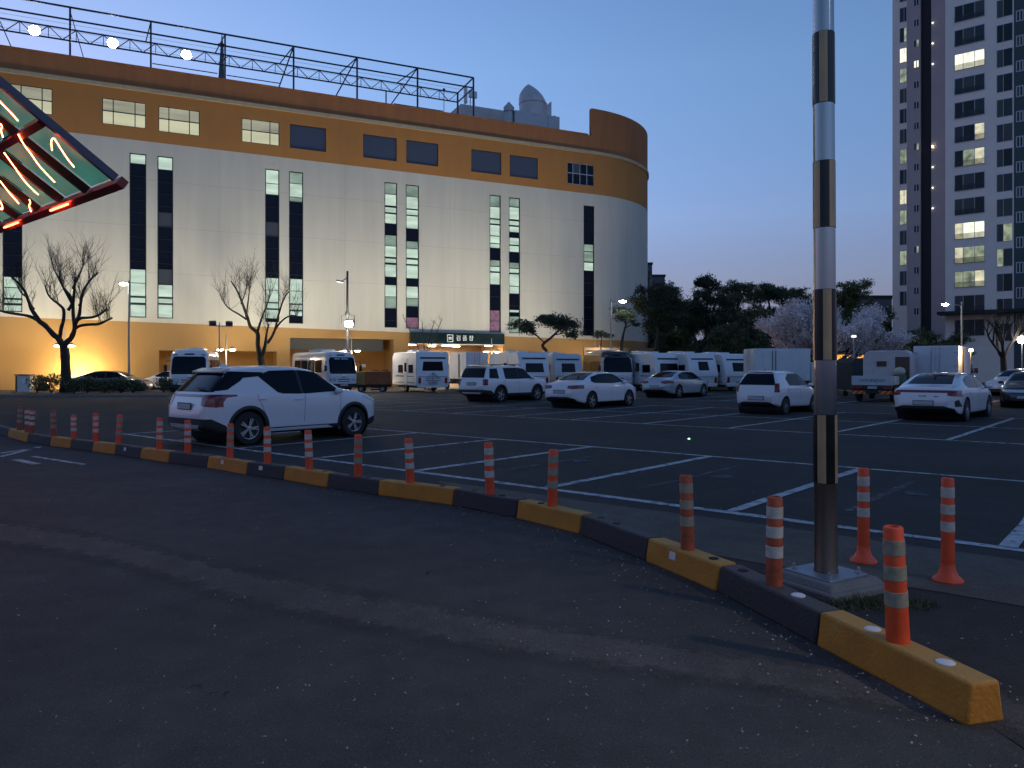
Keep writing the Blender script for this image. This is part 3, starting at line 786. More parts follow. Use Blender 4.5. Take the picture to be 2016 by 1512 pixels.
for (x0, x1, yt, yb, k), (a, c, zb, zt) in zip(UP, upr):
    fw = .05; f = MB(); f.box(a, .06, zb, a+fw, .2, zt); f.box(c-fw, .06, zb, c, .2, zt); f.box(a+fw, .06, zb, c-fw, .2, zb+fw); f.box(a+fw, .06, zt-fw, c-fw, .2, zt)
    if k == 'D':
        w = f.build('window', M_wframe, mart)
        MB().box(a+fw, .10, zb+fw, c-fw, .13, zt-fw).build('louvre', M_louv, w)
        continue
    xs = [a, a+(c-a)*.25, a+(c-a)*.75, c] if k == 'Y' else [a, a+(c-a)*.22, a+(c-a)*.48, a+(c-a)*.74, c]
    zm = zb + (zt-zb)*.52
    for x in xs[1:-1]: f.box(x-.03, .09, zb+fw, x+.03, .19, zt-fw)
    f.box(a+fw, .085, zm-.035, c-fw, .195, zm+.035)
    w = f.build('window', M_wframe if k == 'Y' else M_steel, mart)
    for i in range(len(xs)-1):
        for (z0, z1, top) in ((zb+fw, zm-.03, 0), (zm+.03, zt-fw, 1)):
            MB().box(xs[i]+.02, .13, z0, xs[i+1]-.02, .145, z1).build('pane', (M_lity2 if top else M_lity) if k == 'Y' else (M_wdim if (i == 1 and top) else M_wglass), w)
# ---- openings in the ground floor
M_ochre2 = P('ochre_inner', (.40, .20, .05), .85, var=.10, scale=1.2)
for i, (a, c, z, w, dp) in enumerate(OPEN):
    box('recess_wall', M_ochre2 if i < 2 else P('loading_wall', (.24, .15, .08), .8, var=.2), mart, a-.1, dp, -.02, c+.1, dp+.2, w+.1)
a, c, z, w, dp = OPEN[1]
z1_p = FB(600, 689)[1]; c2 = FB(757)[0]
box('louvre_band', P('grille_grey', (.055, .057, .052), .6, var=.3, scale=30), mart, a+.05, .5, z1_p, c2, .62, w-.02)
box('wall_notice', M_plate, mart, FB(704)[0]+1, 2.95, FB(709, 723, 2.9)[1], FB(714)[0]+1, 2.998, FB(709, 717, 2.9)[1])
a, c, z, w, dp = OPEN[2]
sx0, sx1 = FB(806)[0], FB(988)[0]; sz1, sz0 = FB(806, 654)[1], FB(806, 676)[1]
M_sign = P('sign_glass_green', (.008, .022, .021), .2, var=.25, scale=1.2)
sg = MB().box(sx0, -.55, sz0, sx1, -.02, sz1).build('sign_fascia', M_sign, mart)
M_signw = P('sign_letter', (.8, .8, .8), .5, var=0, emit=(.9, 1, .95), es=.05)
f = MB(); zc = (sz0+sz1)/2; hh = (sz1-sz0)*.33
i0, i1 = FB(876)[0], FB(887.5)[0]
for q in ((i0, zc-hh, i1, zc-hh+.045), (i0, zc+hh-.045, i1, zc+hh), (i0, zc-hh, i0+.045, zc+hh), (i1-.045, zc-hh, i1, zc+hh)): f.box(q[0], -.575, q[1], q[2], -.55, q[3])
f.box(i0+.12, -.575, zc-.10, i1-.12, -.55, zc-.03); f.box(i0+.12, -.575, zc+.02, i1-.12, -.55, zc+.10)
f.build('sign_symbol', M_signw, sg)
for ch, px in (('검', 898), ('품', 910.5), ('장', 923)):
    text_mesh('sign_letter', ch, .50, M_signw, sg, (FB(px)[0], -.56, zc), (PI/2, 0, 0), .006)
MB().box(sx0, -.575, sz0-.07, sx1, -.02, sz0).build('fascia_trim', P('trim_light', (.5, .52, .5), .5, var=.1), mart)
for (px, py, o) in ((811, 681, .6), (877, 678.5, 1.0), (886, 684, 2.2), (898, 687, 3.2), (850, 689, 3.4), (962, 687, .6)):
    s, z = FB(px, py, o); z = w - .03
    MB().lathe([(.34, z-.07), (.30, z-.10), (.02, z-.11)], 16, (s, o, 0)).build('ceiling_lamp', M_lamphot, mart)
lamp('AREA', mart, (FB(890)[0], 2.2, w-.2), 260, (1, .86, .62), 1.6, aim=(FB(890)[0], 2.0, 0))
# ---- rooftop steel frame
fr = thing('roof_steel_frame', 'dark blue steel frame of posts and trusses on the store roof', 'steel frame', mpos(0, 0, 22.5), FANG)
def L3(px, py, off): s, z = FB(px, py, off); return Vector((s, off, z - 22.5))
OF, OT = 2.0, 7.0
_, zt_ = FB(932, 153, OF); _, zm_ = FB(932, 173, OF)
posts = [-20, 138, 297, 443, 578, 703, 822, 932]
ptop = [Vector((FB(px, 100, OF)[0], OF, zt_ - 22.5)) for px in posts]
sX0 = FB(-140, 100, OF)[0]
MB().bar((sX0, OF, zt_-22.5), ptop[-1], .11).build('top_rail', M_darksteel, fr)
MB().bar((sX0, OF, zm_-22.5), (ptop[-1].x, OF, zm_-22.5), .10).build('mid_rail', M_darksteel, fr)
for p in ptop: MB().bar((p.x, OF, -.02), p, .13).build('post', M_darksteel, fr)
# lamp truss set back
_, za = FB(900, 183, OT); _, zb2 = FB(900, 201, OT); za -= 22.5; zb2 -= 22.5
t0, t1 = FB(-140, 100, OT)[0], FB(901, 100, OT)[0]
MB().bar((t0, OT, za), (t1, OT, za), .10).build('truss_chord', M_darksteel, fr)
MB().bar((t0, OT, zb2), (t1, OT, zb2), .10).build('truss_chord', M_darksteel, fr)
n = 44; st_ = (t1-t0)/n
for i in range(n):
    x = t0 + i*st_
    MB().bar((x, OT, zb2 if i % 2 else za), (x+st_, OT, za if i % 2 else zb2), .055).build('truss_web', M_darksteel, fr)
    if i % 2: MB().bar((x+st_, OT, zb2), (x+st_, OT, za), .05).build('truss_web', M_darksteel, fr)
MB().bar((t1, OT, za+.05), (t1, OT, -.02), .14).build('post', M_darksteel, fr)
for px in (-20, 297, 578, 760): 
    s = FB(px, 100, OT)[0]; MB().bar((s, OT, zb2), (s, OT, -.02), .10).build('post', M_darksteel, fr)
# raking braces from the front post tops back to the roof / side frame at the end
for p in ptop[:-1]: MB().bar(p, (p.x - .4, OT, za), .07).build('tie', M_darksteel, fr)
e = ptop[-1]
MB().bar(e, (t1, OT, za), .10).build('end_rail', M_darksteel, fr); MB().bar((e.x, OF, zm_-22.5), (t1, OT, zb2), .10).build('end_rail', M_darksteel, fr)
for (a, b2, c2, d2) in ((578, 90, 547, 178), (703, 113, 658, 195), (822, 133, 765, 212)):
    p, q = L3(a, b2, OF), L3(c2, d2, OF + 1.5); p.z = zt_ - 22.5; q.z = max(q.z, 0); MB().bar(p, q, .075).build('brace', M_darksteel, fr)
for (a, b2, c2, d2) in ((0, 42, 22, 92), (138, 22, 164, 112)):
    p, q = L3(a, b2, OF), L3(c2, d2, OF + .1); MB().bar(p, q, .06).build('brace', M_darksteel, fr)
for (x0, x1, y0, y1) in ((300, 428, 125, 145), (446, 552, 148, 165), (775, 872, 204, 215)):
    s0, z0 = FB(x0, y0, OF+.2); s1, z1 = FB(x1, y1, OF+.2); MB().bar((s0, OF+.2, z0-22.5), (s1, OF+.2, z0-22.5), .06).build('low_rail', M_darksteel, fr)
for k in range(3):
    MB().bar((sX0, OF-.06, zm_-22.5-.35-.5*k), (ptop[-1].x, OF-.06, zm_-22.5-.35-.5*k), .014).build('wire', P('net_wire', (.10, .11, .13), .6, .5, var=0), fr)
for i, (px, py) in enumerate(((68, 60), (222, 85), (367, 108), (-95, 36))):
    s, z = FB(px, py, OT - .5); z -= 22.5
    fl = thing('roof_floodlight', 'glaring round floodlight hung on the roof truss, ' + ('nearest the green canopy', 'between the other two', 'nearest the spire behind the frame', 'beyond the canopy corner')[i], 'floodlight', mpos(s, OT - .5, z + 22.5), FANG, 'glaring floodlights on the roof truss')
    MB().lathe([(.12, .45), (.32, .12), (.42, 0), (.42, -.03), (.38, -.03)], 32, caps=False, axis='y').build('reflector', M_steel, fl, smooth=True)
    MB().lathe([(.02, -.08), (.22, -.06), (.38, 0)], 32, caps=False, axis='y').build('lens', M_flood, fl)
    MB().bar((0, .35, 0), (0, .50, zb2 - z), .05).build('bracket', M_darksteel, fl)
# ---- spire of a far mast behind the frame, antennas, rooftop plant
p = at(440, 160, 74)
sp = thing('spire', 'slim dark conical spire standing behind the roof frame', 'spire', mpos(*[v for v in (FB(437, 157, 9)[0], 9)], 22.5), FANG)
sz = FB(440, 66, 9)[1] - 22.5
MB().lathe([(.62, 0), (.34, sz*.45), (.10, sz*.9), (.02, sz)], 10).build('cone', P('spire_grey', (.09, .10, .11), .6, .2, var=.2), sp, smooth=True)
MB().lathe([(.05, sz*.86), (.36, sz*.87), (.36, sz*.88), (.05, sz*.89)], 10).build('collar', M_darksteel, sp)
pb = thing('roof_penthouse', 'plain grey penthouse block on the store roof behind the steel frame', 'penthouse', mpos(0, 0, 22.5), FANG)
M_pent = P('penthouse_render', (.60, .54, .48), .85, var=.15, scale=1)
s0, z1 = FB(907, 204, 9); s1, z2 = FB(1012, 219, 9)
box('block', M_pent, pb, s0, 9, -.02, s1+1, 15, z1-22.5, bevel=.03)
sm0 = FB(888, 230, 11)[0]; box('side_block', M_pent, pb, sm0, 10.6, -.02, s0-.003, 15, (z1-22.5)*.55, bevel=.03)
for (px, y0, y1, wd) in ((916.5, 172, 203, .34), (927, 178, 192, .45), (935, 180, 193, .42)):
    s, za_p = FB(px, y0, 9.5); _, zb_p = FB(px, y1, 9.5)
    an = thing('roof_antenna', {916.5: 'tall slim grey panel antenna on the penthouse', 927: 'squat box antenna on the penthouse beside the last frame post', 935: 'small box antenna on a thin stick at the penthouse edge'}[px], 'antenna', mpos(s, 9.5, z1 - .02), FANG, 'antennas on the penthouse')
    box('panel', M_steel, an, -wd/2, -.1, max(.0, zb_p - z1), wd/2, .1, za_p - z1, bevel=.02)
    MB().tube((0, .15, -.0), (0, .15, za_p - z1 - .1), .05).build('mast', M_steel, an)
    MB().bar((0, 0, (za_p - z1)*.8), (0, .16, (za_p - z1)*.8), .05).build('clamp', M_steel, an)
s, z = FB(874, 177, 9)
ms = thing('lightning_mast', 'thin mast with a ball tip standing on the store roof', 'mast', mpos(s, 9, 22.5), FANG)
MB().tube((0, 0, -.02), (0, 0, z-22.5), .035, n=6).build('rod', M_darksteel, ms); MB().blob((0, 0, z-22.5), .15, .15, .17).build('ball_tip', M_darksteel, ms, smooth=True)
cu = thing('cooling_unit', 'grey rooftop plant box with a pointed fan cowl', 'cooling unit', mpos(0, 0, 22.5), FANG)
M_plant = P('plant_grey', (.50, .50, .50), .6, .3, var=.15, scale=2)
M_plant2 = P('cowl_metal', (.56, .52, .50), .55, .3, var=.2, scale=1.5)
s0, z1 = FB(1014, 216, 4); s1, _ = FB(1102, 226, 4); z1 -= 22.5
box('casing', M_plant, cu, s0, 4, -.02, s1, 8, z1, bevel=.04)
sJ = FB(1079, 220, 4)[0]; box('casing_joint', P('joint_dark', (.08, .085, .09), .6, var=0), cu, sJ-.015, 3.985, 0, sJ+.015, 4.02, z1-.02)
cx = FB(1049, 200, 6)[0]; rb = (FB(1074, 200, 6)[0] - FB(1026, 200, 6)[0])/2; zc0 = z1; zc1 = FB(1049, 206, 6)[1]-22.5; zc2 = FB(1044, 167, 6)[1]-22.5
MB().lathe([(rb, zc0-.02), (rb, zc1-.04), (rb*1.04, zc1-.02), (rb*1.04, zc1+.04), (rb*.95, zc1+.05)], 24, (cx, 6, 0), caps=False).build('fan_drum', M_plant2, cu, smooth=True)
cw = MB(); n = 20; prof = [(1.04, 0), (1.0, .2), (.86, .45), (.62, .68), (.34, .86), (.06, 1.0)]
for r_, f_ in prof:
    for k in range(n):
        a = 2*PI*k/n; cw.v.append((cx - .35*rb*f_ + rb*r_*math.cos(a), 6 + rb*r_*.9*math.sin(a), zc1 + (zc2-zc1)*f_*(1 - .0*math.cos(a))))
for i in range(len(prof)-1):
    for k in range(n): cw.f.append((i*n+k, i*n+(k+1)%n, (i+1)*n+(k+1)%n, (i+1)*n+k))
cw.build('pointed_cowl', M_plant2, cu, smooth=True)
fx = FB(1083, 210, 6)[0]
MB().prism([(cx + rb*.85, zc0-.02), (fx, zc0-.02), (fx, zc1 + (zc2-zc1)*.27), (cx + rb*.85, zc1 - .2)], 5.7, 6.1, 'y').build('side_fin', M_plant2, cu)
MB().path([(fx, 5, z1-.02), (fx+.1, 5, z1+.18), (s1-.3, 4.6, z1+.18), (s1+.08, 4.4, z1), (s1+.08, 4.4, 0)], .09, 8).build('duct_pipe', M_darksteel, cu, smooth=True)
s3 = FB(1007, 220, 4)[0]
sc2 = thing('roof_cowl', 'small hooded vent cowl beside the rooftop plant box', 'vent cowl', mpos(s3, 4.6, 22.5), FANG)
za3 = FB(1006, 201, 4.6)[1]-22.5
MB().tube((0, 0, -.02), (0, 0, za3-.9), .42, n=14).build('stack', M_plant, sc2, smooth=True); MB().lathe([(.50, za3-.95), (.52, za3-.55), (.03, za3)], 14).build('hood', M_plant, sc2, smooth=True)
MB().bar((-1.4, .3, -.02), (.3, .3, za3-.7), .16).build('stay', M_steel, sc2)
# ================================================================== apartment tower and far blocks
TS = -.825; TA = math.atan(TS); TC, TN = math.cos(TA), math.sin(TA)
M_tw1 = P('tower_light', (.88, .74, .66), .85, var=.06, scale=.5)
M_tw2 = P('tower_grey', (.50, .41, .41), .85, var=.06, scale=.5)
M_tw3 = P('tower_black', (.018, .019, .026), .7, var=.1)
M_tw4 = P('tower_green', (.060, .080, .085), .7, var=.1)
M_twf = P('tower_window_frame', (.46, .47, .49), .5, var=.05)
M_twg = P('tower_glass', (.014, .022, .024), .15, var=.4, scale=.4, spec=.30)
M_tl1 = P('flat_lit_white', (.5, .5, .4), .3, var=0, emit=(1, .98, .72), es=1.15*K, evar=.30, escale=1.6)
M_tl2 = P('flat_lit_dim', (.2, .2, .15), .3, var=0, emit=(.78, .88, .55), es=.30*K, evar=.7, escale=1.3)
M_tl3 = P('flat_lit_cream', (.3, .3, .2), .3, var=0, emit=(1, .93, .62), es=.62*K, evar=.45, escale=1.4)
rt = random.Random(4)
M_twg2 = P('tower_curtain', (.060, .062, .060), .5, var=.3, scale=1.5, stretch=(6, 1, .3)); M_twg3 = P('tower_glass_blue', (.018, .028, .036), .12, var=.3, scale=.5, spec=.45)
class Plane:
    def __init__(s, px, d):
        u = (px-1008)/FPX; s.d0 = d*(1 - TS*u)
    def at(s, px, py=HOR):
        u = (px-1008)/FPX; d = s.d0/(1 - TS*u); x = u*d
        return x/TC, EYE + (HOR-py)/FPX*d       # distance along the facade, height
T1, T2 = Plane(1908, 87.5), Plane(1770, 105.0)
tw = thing('apartment_tower', 'tall grey apartment tower with some lit windows beyond the hedge', 'apartment tower', (0, T1.d0, 0), TA)
def off2(): return (T2.d0 - T1.d0)*TC
DY2 = off2()
SH2 = (T2.d0 - T1.d0)*TN              # moving straight back along Y shifts the local x
ZT = 62.0
def t2(px): return T2.at(px)[0] + SH2
def slab(name, x0, x1, y, m, z0=-.1, z1=ZT, dep=10):
    return box(name, m, tw, x0, y, z0, x1, y + dep, z1)
e2 = [t2(p) for p in (1757, 1786, 1812, 1833, 1900)]
w1 = slab('light_wall', e2[0], e2[1], DY2, M_tw1); slab('grey_wall', e2[1]+.002, e2[2], DY2+.06, M_tw2); slab('dark_shaft', e2[2]+.002, e2[3], DY2+.5, M_tw3); slab('grey_bay', e2[3]+.002, e2[4], DY2+.12, M_tw2)
e1 = [T1.at(p)[0] for p in (1861, 1996, 2016)]
slab('front_wall', e1[0], e1[1], 0, M_tw1, dep=13.5); e1x = e1[2] + 9
slab('green_wall', e1[1]+.002, e1x, .10, M_tw4)
def twin(x0, x1, z0, z1, y, cols, mats, fw=.06, proud=.03):
    mats = tuple((rt.choice((M_twg, M_twg, M_twg2, M_twg3)) if m_ is M_twg else m_) for m_ in (mats*4)[:len(cols)-1])
    f = MB(); f.box(x0, y-proud, z0, x0+fw, y+.05, z1); f.box(x1-fw, y-proud, z0, x1, y+.05, z1); f.box(x0+fw, y-proud, z0, x1-fw, y+.05, z0+fw); f.box(x0+fw, y-proud, z1-fw, x1-fw, y+.05, z1)
    xs = [x0 + (x1-x0)*c for c in cols]
    for x in xs[1:-1]: f.box(x-fw/2, y-proud, z0+fw, x+fw/2, y+.05, z1-fw)
    w = f.build('window', M_twf, tw)
    for i in range(len(xs)-1):
        MB().box(xs[i]+fw/2, y-.018, z0+fw*.6, xs[i+1]-fw/2, y-.004, z1-fw*.6).build('pane', mats[i % len(mats)], w)
    return w
g_ = M_twg
# big living-room windows: y of the row centre at px 1908, lit rows as in the photograph
row0, dz = 118.0, 47.9
LITB = {0: (M_tl1, M_tl1, M_tl1), 3: (g_, g_, M_tl3), 4: (g_, M_tl2, M_tl3), 7: (M_tl3, M_tl1, M_tl1), 8: (M_tl3, M_tl2, M_tl2), 9: (M_tl2, M_tl2, M_tl3)}
x0, x1 = T1.at(1879)[0], T1.at(1939)[0]
y0, y1 = T1.at(1962)[0], T1.at(1994)[0]
q0, q1 = T1.at(2000)[0], T1.at(2015)[0]
for i in range(-4, 12):
    zc = T1.at(1908, row0 + dz*i)[1]
    twin(x0, x1, zc-.95, zc+.95, 0, (0, .29, .67, 1), LITB.get(i, (g_, g_, g_)))
    MB().box(x0+.05, -.16, zc-.92, x1-.05, -.13, zc-.30).build('balcony_rail', P('rail_glass', (.05, .06, .07), .3, .4, var=.1, alpha=.35), tw)
    z2 = zc - .65
    twin(y0, y1, z2-1.0, z2+1.0, 0, (0, .42, 1), {7: (g_, M_tl2), 8: (M_tl2, g_)}.get(i, (g_, g_)), .05)
    z3 = zc + .9
    twin(q0, q1, z3-.62, z3+.62, .10, (0, .5, 1), (g_,), .11, .05)
    twin(q1+1.6, q1+3.6, z3-.62, z3+.62, .10, (0, .5, 1), (g_,), .11, .05)
LITL = {2: M_tl2, 3: M_tl1, 4: M_tl2, 8: M_tl2, 10: M_tl3, 13: M_tl2, 11: M_tl2}
a0, a1 = t2(1771), t2(1785.5); b0, b1 = t2(1798), t2(1811)
for i in range(-2, 16):
    zc = T2.at(1778, 109 + 39.9*(i-3))[1]
    m = LITL.get(i, g_)
    twin(a0, a1, zc-1.0, zc+1.0, DY2, (0, .62, 1), (m, m) if i != 2 else (g_, m), .06)
    zs = T2.at(1804, 126 + 40.6*(i-3))[1]
    m = {3: M_tl1, 2: M_tl2, 7: M_tl2, 12: M_tl2}.get(i, g_)
    twin(b0, b1 - .05, zs-.55, zs+.55, DY2+.06, (0, .5, 1), (g_, m) if i in (2, 7, 12) else (m, m), .10, .05)
    if i in (1, 2, 3, 7, 8, 9, 10):
        zl = T2.at(1836, 207 + 40.6*(i-5))[1]
        MB().lathe([(.06, zl-.05), (.09, zl), (.06, zl+.05)], 10, (t2(1836), DY2+.02, 0)).build('landing_lamp', P('landing_glow', (.8, .75, .6), .4, var=0, emit=(1, .92, .7), es=1.2) if i != 7 else M_lampwarm, tw)
cz = T1.at(1900, 617)[1]
cn = MB().box(T1.at(1852)[0], -2.2, cz-.18, e1x, -.02, cz+.18).build('canopy_slab', M_tw3, tw)
# far blocks
def far_block(name, label, px0, px1, ytop, d, m, rz=.0, extra=None):
    a, b = at(px0, ytop, d), at(px1, ytop, d); t = thing(name, label, 'building', ((a.x+b.x)/2, d, 0), rz)
    w = (b.x-a.x)/2; mb = MB().box(-w, 0, -.1, w, 10, a.z); wl = mb.build('wall', m, t)
    box('roof_parapet', M_tw3, t, -w-.15, -.15, a.z, w+.15, 10.15, a.z+.5)
    n = max(2, int(w/1.6))
    for i in range(n):
        for k in range(3):
            x = -w + (i+.5)*2*w/n; z = a.z - 2 - 3.0*k
            if z > 1.5: box('window', M_twg, t, x-.5, -.03, z-.6, x+.5, .02, z+.6)
    return t
M_far = P('far_block', (.10, .10, .13), .85, var=.1)
far_block('far_apartment_block', 'distant dark block with stepped top just past the store corner', 1262, 1284, 521, 170, M_far)
far_block('far_apartment_block', 'distant low dark block beside the stepped one past the store corner', 1284.5, 1309, 545, 165, M_far)
far_block('far_flat_building', 'low flat dark building between the green trees and the tower', 1640, 1756, 588, 118, P('far_flat', (.13, .13, .15), .85, var=.1))
# ================================================================== vehicles
def lerp_tab(tab, x):
    if x <= tab[0][0]: return tab[0][1]
    for (a, b), (c, d) in zip(tab, tab[1:]):
        if x <= c: return b + (d-b)*(x-a)/(c-a)
    return tab[-1][1]
def smooth_tab(tab, x, w):
    return sum(lerp_tab(tab, x + w*k)*g for k, g in ((-1, .2), (-.5, .2), (0, .2), (.5, .2), (1, .2)))
def catmull(pts, k):
    out = []; n = len(pts)
    for i in range(n-1):
        p0, p1, p2, p3 = pts[max(i-1, 0)], pts[i], pts[i+1], pts[min(i+2, n-1)]
        for j in range(k):
            t = j/k; out.append(tuple(.5*((2*p1[c]) + (p2[c]-p0[c])*t + (2*p0[c]-5*p1[c]+4*p2[c]-p3[c])*t*t + (3*p1[c]-p0[c]-3*p2[c]+p3[c])*t**3) for c in (0, 1)))
    out.append(pts[-1]); return out
def car_body(sp):
    L2 = sp['L']/2; xs = []
    n = 46
    for i in range(n+1):
        t = -1 + 2*i/n; xs.append(L2*math.copysign(1 - (1-abs(t))**1.35, t))
    rings = []
    for x in xs:
        zt = smooth_tab(sp['top'], x, .05); zb = lerp_tab(sp['bot'], x); w = lerp_tab(sp['plan'], x)
        bl = min(lerp_tab(sp['belt'], x), zt - .015); gh = zt - bl; k = min(1, gh/.35)
        wr = w*(.955 - sp.get('tumble', .36)*gh)
        h = bl - zb
        half = [(0, zt), (wr*.5, zt-.008), (wr*.84, zt-.022-.02*k), (wr*.975, zt-.045-.065*k), (wr + (w*.965-wr)*.5, bl + gh*.40*k), (w*.970, bl + .02*k),
                (w*.992, bl - .06*h/.6), (w, zb + h*.62), (w*.985, zb + h*.36), (w*.965, zb + h*.12), (w*.90, zb+.012), (w*.7, zb), (0, zb)]
        half = catmull(half, 3)
        rings.append([(x, y, z) for y, z in half] + [(x, -y, z) for y, z in half[-2:0:-1]])
    bm = bmesh.new(); m = len(rings[0]); vv = [[bm.verts.new(p) for p in r] for r in rings]
    for i in range(len(rings)-1):
        for k in range(m): bm.faces.new((vv[i][k], vv[i][(k+1) % m], vv[i+1][(k+1) % m], vv[i+1][k]))
    bm.faces.new(vv[0]); bm.faces.new(vv[-1][::-1])
    bmesh.ops.recalc_face_normals(bm, faces=bm.faces)
    return bm
AX = {'y': (0, 2), 'x': (1, 2), 'z': (0, 1)}
def patch(src, axis, polys, off, flt, lim=None):
    """skin cut out of a body surface: the faces inside convex outlines, lifted by off"""
    out = bmesh.new(); i0, i1 = AX[axis]
    for poly in (polys if isinstance(polys[0][0], (tuple, list)) else [polys]):
        lo = [min(p[c] for p in poly) for c in (0, 1)]; hi = [max(p[c] for p in poly) for c in (0, 1)]
        keep = []
        for f in src.faces:
            co = [v.co for v in f.verts]
            if max(c[i0] for c in co) < lo[0] or min(c[i0] for c in co) > hi[0] or max(c[i1] for c in co) < lo[1] or min(c[i1] for c in co) > hi[1]: continue
            if not flt(f.normal, f.calc_center_median()): continue
            keep.append(f)
        if not keep: continue
        b = bmesh.new(); mp = {}
        for f in keep:
            for v in f.verts:
                if v.index not in mp:
                    nv = b.verts.new(v.co + v.normal*off); mp[v.index] = nv
            try: b.faces.new([mp[v.index] for v in f.verts])
            except ValueError: pass
        cx = sum(p[0] for p in poly)/len(poly); cy = sum(p[1] for p in poly)/len(poly)
        for k in range(len(poly)):
            p, q = poly[k], poly[(k+1) % len(poly)]
            nx, ny = q[1]-p[1], -(q[0]-p[0])
            if nx*(cx-p[0]) + ny*(cy-p[1]) > 0: nx, ny = -nx, -ny
            no = [0, 0, 0]; co = [0, 0, 0]; no[i0], no[i1] = nx, ny; co[i0], co[i1] = p
            if Vector(no).length < 1e-9: continue
            bmesh.ops.bisect_plane(b, geom=b.verts[:] + b.edges[:] + b.faces[:], dist=1e-6, plane_co=co, plane_no=no, clear_outer=True)
        tmp = bpy.data.meshes.new('t'); b.to_mesh(tmp); b.free(); out.from_mesh(tmp); bpy.data.meshes.remove(tmp)
    return out
def largest_piece(bm, share=.999):
    bmesh.ops.remove_doubles(bm, verts=bm.verts, dist=2e-3)
    seen = set(); isl = []
    for f in bm.faces:
        if f in seen: continue
        st = [f]; seen.add(f); cur = []
        while st:
            a = st.pop(); cur.append(a)
            for e in a.edges:
                for b in e.link_faces:
                    if b not in seen: seen.add(b); st.append(b)
        isl.append((sum(q.calc_area() for q in cur), cur))
    if len(isl) < 2: return
    mx_ = max(i[0] for i in isl)
    bmesh.ops.delete(bm, geom=[f for a, c in isl if a < mx_*share for f in c], context='FACES')
def bm_obj(name, bm, m, parent, smooth=True):
    largest_piece(bm)
    me = bpy.data.meshes.new(name); bm.to_mesh(me); bm.free(); me.materials.append(m)
    if smooth: smooth_me(me, R(45))
    return link(name, me, parent)
ANY = lambda n, c: True
RIGHT = lambda n, c: n.y < -.25
LEFT = lambda n, c: n.y > .25
BACK = lambda n, c: c.x < 0 and (n.x < -.12)
FRONT = lambda n, c: c.x > 0 and (n.x > .12)
UPF = lambda n, c: n.z > .2 and c.x > -.2
UPB = lambda n, c: n.x < -.10 and c.x < 0 and abs(n.y) < .75
def wheel_mesh(r, w, spokes=5, kind=0):
    key = (r, w, spokes, kind)
    if key in WHEELS: return WHEELS[key]
    t = MB().lathe([(r*.62, -w/2), (r*.90, -w/2), (r*.985, -w*.36), (r, -w*.18), (r, w*.18), (r*.985, w*.36), (r*.90, w/2), (r*.62, w/2)], 30, axis='y', caps=False).mesh('wheel', M_tyre, True)
    rm = MB(); rm.lathe([(r*.63, -w*.40), (r*.66, -w*.47), (r*.60, -w*.45), (r*.58, -w*.25)], 28, axis='y', caps=False)
    for k in range(spokes):
        for o in ((-.13, .13) if spokes == 5 else (0,)):
            a = 2*PI*k/spokes + o; ca, sa = math.cos(a), math.sin(a)
            rm.obox((ca*r*.34, -w*.38, sa*r*.34), (ca*r*.27, 0, sa*r*.27), (0, w*.05, 0), (-sa*r*.045, 0, ca*r*.045))
    rm.lathe([(r*.16, -w*.40), (r*.15, -w*.46), (.01, -w*.47)], 16, axis='y', caps=False)
    rmm = rm.mesh('rim', M_rim, True)
    bk = MB().lathe([(.01, -w*.20), (r*.60, -w*.22)], 24, axis='y', caps=False).mesh('brake_disc', M_plast)
    WHEELS[key] = (t, rmm, bk); return WHEELS[key]
WHEELS = {}
def wheel(parent, x, y, r, w=.20, spokes=5):
    t, rm, bk = wheel_mesh(r, w, spokes)
    o = link('wheel', t, parent); o.location = (x, y, r - .006)
    if y > 0: o.rotation_euler = (0, 0, PI)
    link('rim', rm, o); link('brake_disc', bk, o)
    return o
